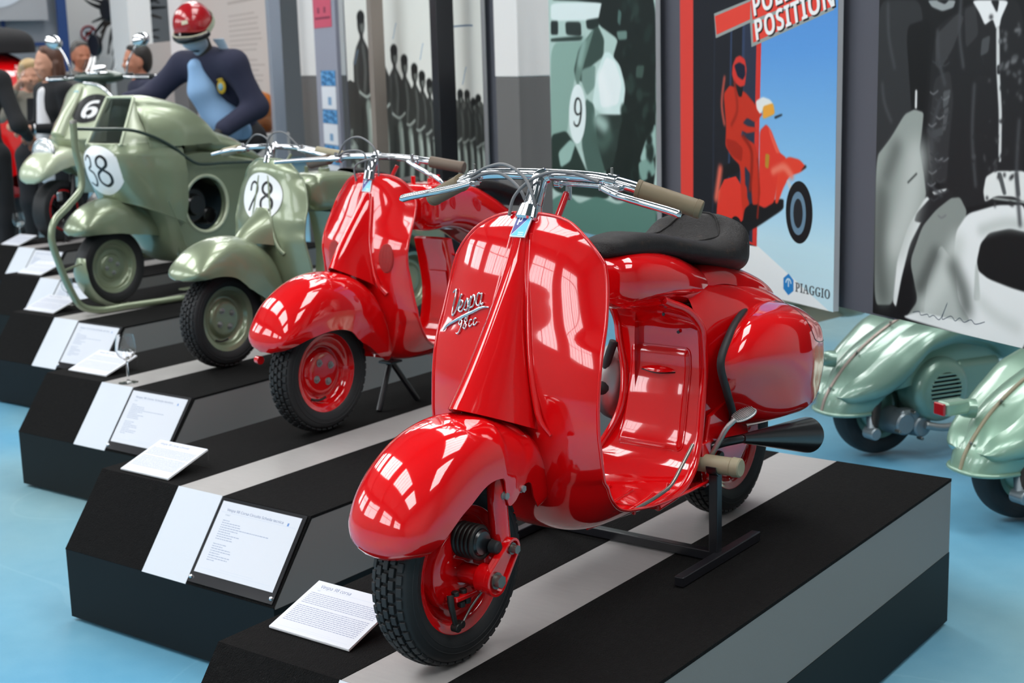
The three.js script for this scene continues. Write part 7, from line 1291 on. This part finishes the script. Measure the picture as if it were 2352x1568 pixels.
/* a standing or bent figure. J: joints in the figure's own axes (faces +x, left hand at -z) */
function person(pos, face, label, o) {
  const t = thing('person', pos, face, label, 'person'), h = o.h ?? 1.72, s = h / 1.72, J = o.J ?? {};
  const sc = (p) => p.map((q) => q * s);
  const hip = J.hip ?? sc([0, 0.93, 0]), chest = J.chest ?? sc([0.01, 1.28, 0]), neck = J.neck ?? sc([-0.005, 1.44, 0]), head = J.head ?? sc([0.02, 1.585, 0]), hd = J.headDir ?? [1, 0, 0];
  const fem = o.female ? 0.92 : 1, sw = (J.shoulder ?? 0.185) * s * fem;
  const sh = { l: J.shL ?? [neck[0] - 0.005, neck[1] - 0.055, -sw], r: J.shR ?? [neck[0] - 0.005, neck[1] - 0.055, sw] };
  const elb = { l: J.elL ?? [sh.l[0] - 0.02, sh.l[1] - 0.29 * s, -sw - 0.035], r: J.elR ?? [sh.r[0] - 0.02, sh.r[1] - 0.29 * s, sw + 0.035] };
  const wr = { l: J.wrL ?? [elb.l[0] + 0.06, elb.l[1] - 0.25 * s, -sw - 0.03], r: J.wrR ?? [elb.r[0] + 0.06, elb.r[1] - 0.25 * s, sw + 0.03] };
  const hipW = 0.095 * s, kn = { l: J.knL ?? sc([0.02, 0.50, -0.10]), r: J.knR ?? sc([0.02, 0.50, 0.10]) }, an = { l: J.anL ?? sc([-0.02, 0.085, -0.105]), r: J.anR ?? sc([-0.02, 0.085, 0.105]) };
  const hj = { l: [hip[0], hip[1] - 0.03, hip[2] - hipW], r: [hip[0], hip[1] - 0.03, hip[2] + hipW] };
  const mix = (a, b, k) => a.map((q, i) => lerp(q, b[i], k));
  const bk = o.bulk ?? 0, bodyP = (g) => [cap(mix(hip, chest, 0.0), mix(hip, chest, 0.45), 0.115 * s + g, 0.105 * s * fem + g, 1.25), cap(mix(chest, neck, -0.1).map((q, i) => i === 2 ? q - 0.055 : q), mix(chest, neck, 0.5).map((q, i) => i === 2 ? q - 0.065 : q), 0.10 * s * fem + g, 0.085 * s + g, 1.1), cap(mix(chest, neck, -0.1).map((q, i) => i === 2 ? q + 0.055 : q), mix(chest, neck, 0.5).map((q, i) => i === 2 ? q + 0.065 : q), 0.10 * s * fem + g, 0.085 * s + g, 1.1), cap(mix(hip, chest, 0.4), mix(chest, neck, 0.2), 0.108 * s * fem + g, 0.11 * s + g, 1.15), cap(mix(chest, neck, 0.78), sh.l, 0.06 * s + g, 0.056 * s + g), cap(mix(chest, neck, 0.78), sh.r, 0.06 * s + g, 0.056 * s + g)];
  const armP = (k, g, to = 1) => { const out = [cap(sh[k], elb[k], 0.052 * s + g, 0.041 * s + g)]; out.push(cap(elb[k], mix(elb[k], wr[k], to), 0.040 * s + g, lerp(0.040, 0.028, to) * s + g)); return out; };
  const legP = (k, g) => [cap(hj[k], kn[k], 0.085 * s + g, 0.058 * s + g), cap(kn[k], an[k], 0.056 * s + g, 0.038 * s + g)];
  const HM = frameFrom(head, hd), hp = turnPrims(headPrims(), HM);
  hp[hp.length - 1] = cap(V(-0.015, -0.03, 0).applyMatrix4(HM).toArray(), neck, 0.05, 0.058);
  // one continuous body: coarse trunk and limbs, fine head and hands, merged
  const parts = [implicit([...bodyP(-0.008), ...armP('l', -0.006), ...armP('r', -0.006), ...legP('l', -0.01), ...legP('r', -0.01), cap(an.l, [an.l[0] + 0.15, an.l[1] - 0.05, an.l[2]], 0.035, 0.03), cap(an.r, [an.r[0] + 0.15, an.r[1] - 0.05, an.r[2]], 0.035, 0.03), cap(neck, mix(neck, head, 0.5), 0.058, 0.05)], 0.018, 0.022), implicit(hp, 0.0055, 0.008)];
  for (const k of ['l', 'r']) { const d = V(...wr[k]).sub(V(...elb[k])).normalize(), hdir = J['hand' + k] ?? d.toArray(), up = J['up' + k] ? V(...J['up' + k]) : (Math.abs(d.y) > 0.9 ? V(k === 'l' ? 0 : 0, 0, k === 'l' ? -1 : 1) : V(0, 1, 0)); parts.push(implicit(turnPrims(handPrims(k === 'l' ? 1 : -1, J.curl ?? 0.5), frameFrom(wr[k], hdir, up)), 0.0045, 0.006)); }
  obj('body', parts, o.skin, t);
  const H = (p) => V(...p).applyMatrix4(HM);
  if (!o.faceless) for (const z of [-0.03, 0.03]) { obj('eye', new THREE.SphereGeometry(0.011, 14, 10).translate(...H([0.083, 0.004, z]).toArray()), M.eyeWhite, t); obj('pupil', new THREE.SphereGeometry(0.0055, 10, 8).translate(...H([0.091, 0.004, z]).toArray()), M.frame, t); }
  if (o.lips) obj('lips', tube([[0.0955, -0.056, -0.016], [0.0985, -0.058, 0], [0.0955, -0.056, 0.016]].map((p) => H(p)), 0.0055, 10, 8), o.lips, t);
  if (o.hair) obj('hair', implicit(turnPrims(o.hair, HM), 0.007, 0.012), o.hairMat, t);
  // clothes
  const top = [...bodyP(0.006 + bk), ...armP('l', 0.007 + bk, o.sleeve ?? 0.96), ...armP('r', 0.007 + bk, o.sleeve ?? 0.96)];
  if (o.jacketLong) top.push(cap([hip[0], hip[1] - 0.02, hip[2] - 0.05], [hip[0], hip[1] - 0.16, hip[2] - 0.06], 0.12 * s, 0.125 * s, 1.2), cap([hip[0], hip[1] - 0.02, hip[2] + 0.05], [hip[0], hip[1] - 0.16, hip[2] + 0.06], 0.12 * s, 0.125 * s, 1.2));
  const topM = obj(o.topName ?? 'jacket', implicit(top, 0.014, 0.02), o.topMat, t);
  obj(o.legName ?? 'trousers', implicit([cap([hip[0], hip[1] + 0.06, hip[2]], [hip[0], hip[1] - 0.05, hip[2]], 0.118 * s, 0.12 * s, 1.15), ...legP('l', 0.012), ...legP('r', 0.012)], 0.016, 0.02), o.legMat ?? M.clothDark, t);
  for (const k of ['l', 'r']) obj('shoe', implicit([cap([an[k][0] - 0.03, an[k][1] - 0.045, an[k][2]], [an[k][0] + 0.17, an[k][1] - 0.05, an[k][2]], 0.042, 0.036), cap(an[k], [an[k][0], an[k][1] - 0.03, an[k][2]], 0.045, 0.045)].map((p) => p), 0.012, 0.012), M.blackGloss, t);
  o.extra?.(t, { H, HM, hip, chest, neck, head, sh, elb, wr, mix, topM });
  return t;
}
const cloth = (c, b = 0.0006) => phys({ color: hex(c), roughness: 0.85, bumpMap: rep(grainT, 4), bumpScale: b, sheen: 0.15 });
Object.assign(M, { eyeWhite: phys({ color: hex('#d9d4cf'), roughness: 0.3 }), skinA: phys({ color: hex('#c48f76'), roughness: 0.55 }), skinB: phys({ color: hex('#b97a60'), roughness: 0.55 }), skinC: phys({ color: hex('#a8694e'), roughness: 0.55 }), lip: phys({ color: hex('#9c4a48'), roughness: 0.45 }), clothDark: cloth('#15161b'), navy: cloth('#20243c'), suitBlack: cloth('#111216'), whiteBlouse: cloth('#dedde0'), greyBeige: cloth('#8b8478'), greyJacket: cloth('#6e6c69'), hairBrown: phys({ color: hex('#4f2f20'), roughness: 0.5, bumpMap: rep(grainT, 3), bumpScale: 0.002 }), hairBlond: phys({ color: hex('#b0956a'), roughness: 0.55, bumpMap: rep(grainT, 3), bumpScale: 0.002 }), hairDark: phys({ color: hex('#211d1b'), roughness: 0.5, bumpMap: rep(grainT, 3), bumpScale: 0.002 }), hairGrey: phys({ color: hex('#4b4846'), roughness: 0.6, bumpMap: rep(grainT, 3), bumpScale: 0.002 }) });
const shortHair = [ell([-0.022, 0.055, 0], 0.098, 0.10, 0.086), ell([-0.06, -0.005, 0], 0.058, 0.085, 0.078), cap([0.05, 0.118, -0.03], [0.05, 0.118, 0.03], 0.018)];
const bobHair = [ell([-0.02, 0.06, 0], 0.105, 0.10, 0.096), ell([-0.055, -0.01, 0], 0.062, 0.10, 0.092), cap([0.05, 0.11, -0.04], [0.075, 0.095, 0.05], 0.026), cap([0.0, 0.02, 0.085], [-0.01, -0.06, 0.08], 0.026, 0.02), cap([0.0, 0.02, -0.085], [-0.01, -0.06, -0.08], 0.026, 0.02)];
const longHair = [ell([-0.028, 0.055, 0], 0.098, 0.102, 0.092), ell([-0.065, -0.04, 0], 0.06, 0.12, 0.088), cap([-0.02, 0.0, 0.085], [-0.01, -0.20, 0.085], 0.028, 0.03), cap([-0.02, 0.0, -0.085], [-0.01, -0.20, -0.085], 0.028, 0.03), cap([-0.07, -0.05, 0], [-0.075, -0.24, 0], 0.065, 0.05), cap([0.045, 0.112, -0.03], [0.02, 0.125, 0.04], 0.022)];
const lookAt = (p, tx, tz) => Math.atan2(-(tz - p.z), tx - p.x);
const EYE = [-1.9, 2.2];
{ // tall man in black, back half turned
  const p = V(4.30, 0, -7.22);
  person(p, lookAt(p, 9, -9), 'tall person in a black suit seen from behind at the far left edge', { h: 1.92, skin: M.skinB, hair: shortHair, hairMat: M.hairDark, topMat: M.suitBlack, jacketLong: true, J: { elR: [-0.06, 1.24, 0.36], wrR: [0.14, 1.14, 0.30] } });
}
{ // fair-haired woman raising a glass
  const p = V(5.80, 0, -8.70), a = lookAt(p, ...EYE);
  const t = person(p, a, 'fair-haired person drinking from a wine glass, grey-beige cardigan', { h: 1.70, female: true, skin: M.skinA, hair: bobHair, hairMat: M.hairBlond, topMat: M.greyBeige, topName: 'cardigan', lips: M.lip, J: { elR: [0.10, 1.24, 0.27], wrR: [0.14, 1.46, 0.13], handr: [0.3, 0.8, -0.55], elL: [0.02, 1.12, -0.22], wrL: [0.25, 1.14, -0.08], curl: 0.7 }, extra: (g, q) => { obj('blouse', grid((u, v) => { const z = (u - 0.5) * 0.12 * (1 - 0.3 * v); return [q.chest[0] + 0.115 - 0.02 * v, q.chest[1] - 0.14 + 0.26 * v, z]; }, 4, 6, { th: 0.012 }), M.clothDark, g); } });
}
{ // long-haired woman in white blouse and black jacket, holding something small
  const p = V(5.28, 0, -7.68);
  person(p, lookAt(p, 1.0, -8.2), 'brown-haired person in a white blouse and open black jacket, wearing a wristwatch', { h: 1.80, female: true, skin: M.skinA, hair: longHair, hairMat: M.hairBrown, topMat: M.suitBlack, lips: M.lip, J: { elL: [0.0, 1.16, -0.22], wrL: [0.26, 1.17, -0.10], elR: [0.02, 1.16, 0.24], wrR: [0.27, 1.20, 0.08], curl: 0.8 }, extra: (g, q) => {
    obj('blouse', implicit([cap([q.chest[0] + 0.075, q.chest[1] - 0.30, -0.02], [q.chest[0] + 0.07, q.chest[1] + 0.10, -0.01], 0.07, 0.05), cap([q.chest[0] + 0.06, q.chest[1] - 0.30, 0.06], [q.chest[0] + 0.05, q.chest[1] + 0.05, 0.04], 0.07, 0.05), cap([q.chest[0] + 0.05, q.chest[1] - 0.55, 0.0], [q.chest[0] + 0.07, q.chest[1] - 0.3, 0], 0.10, 0.08)], 0.013, 0.02), M.whiteBlouse, g);
    obj('wristwatch', along(new THREE.TorusGeometry(0.033, 0.007, 8, 24).rotateX(Math.PI / 2), V(...q.mix(q.elb.l, q.wr.l, 0.93)), V(...q.wr.l)), M.chrome, g); } });
}
{
  const p = V(6.15, 0, -8.98);
  person(p, lookAt(p, 3, -9), 'person with a pink face half hidden behind the brown-haired one', { h: 1.72, female: true, skin: M.skinB, hair: bobHair, hairMat: M.hairBrown, topMat: M.greyBeige, topName: 'top' });
}
{
  const p = V(6.72, 0, -9.2);
  person(p, lookAt(p, 4.5, -2.0), 'grey-haired person in a grey jacket behind the chrome mirrors', { h: 1.88, skin: M.skinC, hair: shortHair, hairMat: M.hairGrey, topMat: M.greyJacket });
}
{
  const p = V(5.78, 0, -7.2);
  person(p, lookAt(p, 2.0, -9.0), 'dark-haired person in a navy suit facing left, before the white column', { h: 1.80, skin: M.skinB, hair: shortHair, hairMat: M.hairDark, topMat: M.navy, extra: (g, q) => obj('shirt_collar', implicit([cap([q.neck[0] + 0.02, q.neck[1] - 0.02, -0.04], [q.neck[0] + 0.03, q.neck[1] - 0.02, 0.04], 0.045, 0.045)], 0.01, 0.01), M.whiteBlouse, g) });
}
wineGlass(5.56, 1.47, -8.50, 'wine glass raised to the mouth of the fair-haired person', 0.2);
// ================================================================ helmeted dummy leaning over a dark scooter on the fifth plinth
{
  const o = V(4.72, PL.H + 0.004, -4.92), turn = Math.PI + 0.12; // faces -x
  const t = person(o, turn, 'dummy with red helmet and goggles, navy and light blue pullover with a gold crest', {
    h: 1.75, bulk: 0.02, faceless: true, skin: M.dummyBlack, topMat: M.navyKnit, topName: 'pullover', legMat: M.clothDark,
    J: { hip: [0.02, 0.74, 0.0], chest: [0.17, 1.06, 0], neck: [0.30, 1.245, 0], head: [0.385, 1.40, 0], headDir: [0.80, -0.58, -0.12], shoulder: 0.2,
      shL: [0.285, 1.19, 0.21 * -1], shR: [0.285, 1.19, 0.21], elR: [0.40, 1.00, 0.40], wrR: [0.66, 0.98, 0.36], elL: [0.20, 0.92, -0.30], wrL: [0.42, 0.79, -0.20], handr: [0.9, -0.2, -0.1], handl: [0.8, -0.45, 0.3], curl: 0.8,
      knL: [0.38, 0.56, -0.17], knR: [0.38, 0.56, 0.17], anL: [0.36, 0.20, -0.16], anR: [0.36, 0.20, 0.16] },
    extra: (g, q) => {
      const M4 = q.HM, L = (geo) => geo.applyMatrix4(M4);
      const shell = obj('helmet', L(grid((u, v) => { const a = u * 2 * Math.PI, b = v * 1.78, s = Math.sin(b), front = Math.cos(a) > 0 ? 1 : 0; const bb = b * (1 - 0.24 * Math.max(0, Math.cos(a)) ** 2); return [-0.008 + 0.139 * Math.cos(a) * Math.sin(bb), 0.055 + 0.128 * Math.cos(bb), 0.118 * Math.sin(a) * Math.sin(bb)]; }, 56, 30, { closedU: true, th: 0.004 })), M.helmetRed, g);
      obj('helmet_edge', L(tube(Array.from({ length: 40 }, (_, k) => { const a = k / 40 * 2 * Math.PI, bb = 1.78 * (1 - 0.24 * Math.max(0, Math.cos(a)) ** 2); return [-0.008 + 0.139 * Math.cos(a) * Math.sin(bb), 0.055 + 0.128 * Math.cos(bb), 0.118 * Math.sin(a) * Math.sin(bb)]; }), 0.006, 120, 8, { closed: true })), M.redDark, shell);
      const gog = obj('goggles', L(tube(Array.from({ length: 30 }, (_, k) => { const a = -1.25 + 2.5 * k / 29; return [-0.008 + 0.145 * Math.cos(a), 0.018 + 0.012 * Math.cos(a * 2), 0.124 * Math.sin(a)]; }), (k) => 0.026 - 0.006 * Math.abs(2 * k - 1), 60, 10)), M.blackGloss, g);
      obj('goggle_rim', [0.027, -0.022].map((dy) => L(tube(Array.from({ length: 30 }, (_, k) => { const a = -1.2 + 2.4 * k / 29; return [-0.002 + 0.150 * Math.cos(a), 0.018 + dy * (1 - 0.3 * Math.abs(a) / 1.2) + 0.012 * Math.cos(a * 2), 0.129 * Math.sin(a)]; }), 0.0042, 60, 8))), M.cream, gog);
      obj('goggle_strap', L(grid((u, v) => { const a = lerp(1.2, 2 * Math.PI - 1.2, u); return [-0.008 + 0.147 * Math.cos(a), 0.02 + 0.04 * (0.5 - Math.abs(u - 0.5)) * 1.6 + 0.034 * (v - 0.5), 0.126 * Math.sin(a)]; }, 40, 3, { th: 0.002 })), M.strap, gog);
      obj('helmet_badge', L(grid((u, v) => { const b = lerp(0.85, 1.03, v), a = lerp(-0.5, -0.1, u); return [-0.008 + 0.142 * Math.cos(a) * Math.sin(b), 0.055 + 0.131 * Math.cos(b), 0.121 * Math.sin(a) * Math.sin(b)]; }, 10, 4, { th: 0.001 })), M.cream, shell);
      obj('face_scarf', implicit(turnPrims([ell([0.058, -0.045, 0], 0.082, 0.05, 0.074), cap([0.03, -0.10, 0.0], [0.03, -0.15, 0], 0.05, 0.04)], M4), 0.008, 0.012), M.scarf, g);
      obj('scarf_tail', grid((u, v) => { const z = -0.13 + 0.06 * (u - 0.5) * (1.4 - v) - 0.05 * v; return [q.neck[0] + 0.03 - 0.10 * v, q.neck[1] + 0.10 - 0.24 * v + 0.02 * Math.sin(v * 3), z - 0.0]; }, 8, 16, { th: 0.008 }), M.scarf, g);
      // light blue diagonal front of the pullover
      obj('blue_front', implicit([cap([0.372, 1.18, 0.03], [0.335, 1.05, 0.02], 0.05, 0.075), cap([0.325, 1.02, 0.03], [0.235, 0.86, -0.02], 0.08, 0.105), cap([0.22, 0.83, -0.05], [0.17, 0.76, -0.10], 0.10, 0.095)], 0.012, 0.03), M.blueKnit, g);
      const at = (u, v) => { return V(0.352 - 0.03 * v * 1.6 + 0.018, 1.085 - 0.02 + v * 0.05, -0.118 + u * 0.05); };
      const crest = obj('crest', [new THREE.SphereGeometry(1, 24, 14).scale(0.014, 0.046, 0.036).translate(0.318, 1.05, -0.125)], M.gold, g);
      obj('crest_centre', new THREE.SphereGeometry(1, 20, 12).scale(0.012, 0.024, 0.021).translate(0.328, 1.05, -0.126), M.crestBlue, crest);
      obj('crest_crown', box(0.016, 0.016, 0.05, 0.322, 1.098, -0.12, 0.004), M.gold, crest);
    },
  });
}
{
  const r = simpleScooter({
    x: 3.68, z: -4.92, paint: M.darkBrown, label: 'dark scooter under the helmeted dummy, only its chrome handlebar showing', tread: false,
    shield: [[0.70, 0.292, 0.300, 0.05], [0.64, 0.272, 0.312, 0.15], [0.56, 0.25, 0.293, 0.185], [0.48, 0.23, 0.26, 0.19], [0.40, 0.22, 0.259, 0.20], [0.32, 0.238, 0.270, 0.206]], rimTop: 0.62, arch: 3.2,
    low: [[0, 0.238, 0.32, 0.270, 0.335, 0.206], [0.4, 0.282, 0.208, 0.326, 0.258, 0.194], [0.8, 0.42, 0.172, 0.45, 0.216, 0.165], [1.0, 0.54, 0.172, 0.56, 0.200, 0.156], [1.7, 0.80, 0.176, 0.83, 0.196, 0.152]],
    fender: [[20, 0.26, 0.255, 0.03], [40, 0.275, 0.18, 0.10], [90, 0.277, 0.11, 0.114], [150, 0.28, 0.12, 0.105], [186, 0.285, 0.2, 0.07]],
    horn: [[0.62, 0.262, 0.02], [0.54, 0.17, 0.05], [0.49, 0.10, 0.07]], barX: 0.36, barY: 0.775, gripMat: M.rubber, dy: -0.12, leverPts: [[-0.02, -0.012, 0.15], [-0.04, -0.02, 0.22], [-0.03, -0.04, 0.34]],
  });
  obj('headlamp_back', [new THREE.SphereGeometry(1, 28, 18).scale(0.10, 0.11, 0.12).translate(0.36, 0.84, 0.0)], M.darkBrown, r.S);
}
Object.assign(M, {});
scene.traverse((o) => { if (o.isMesh) { o.castShadow = true; o.receiveShadow = true; } });
renderer.render(scene, camera);
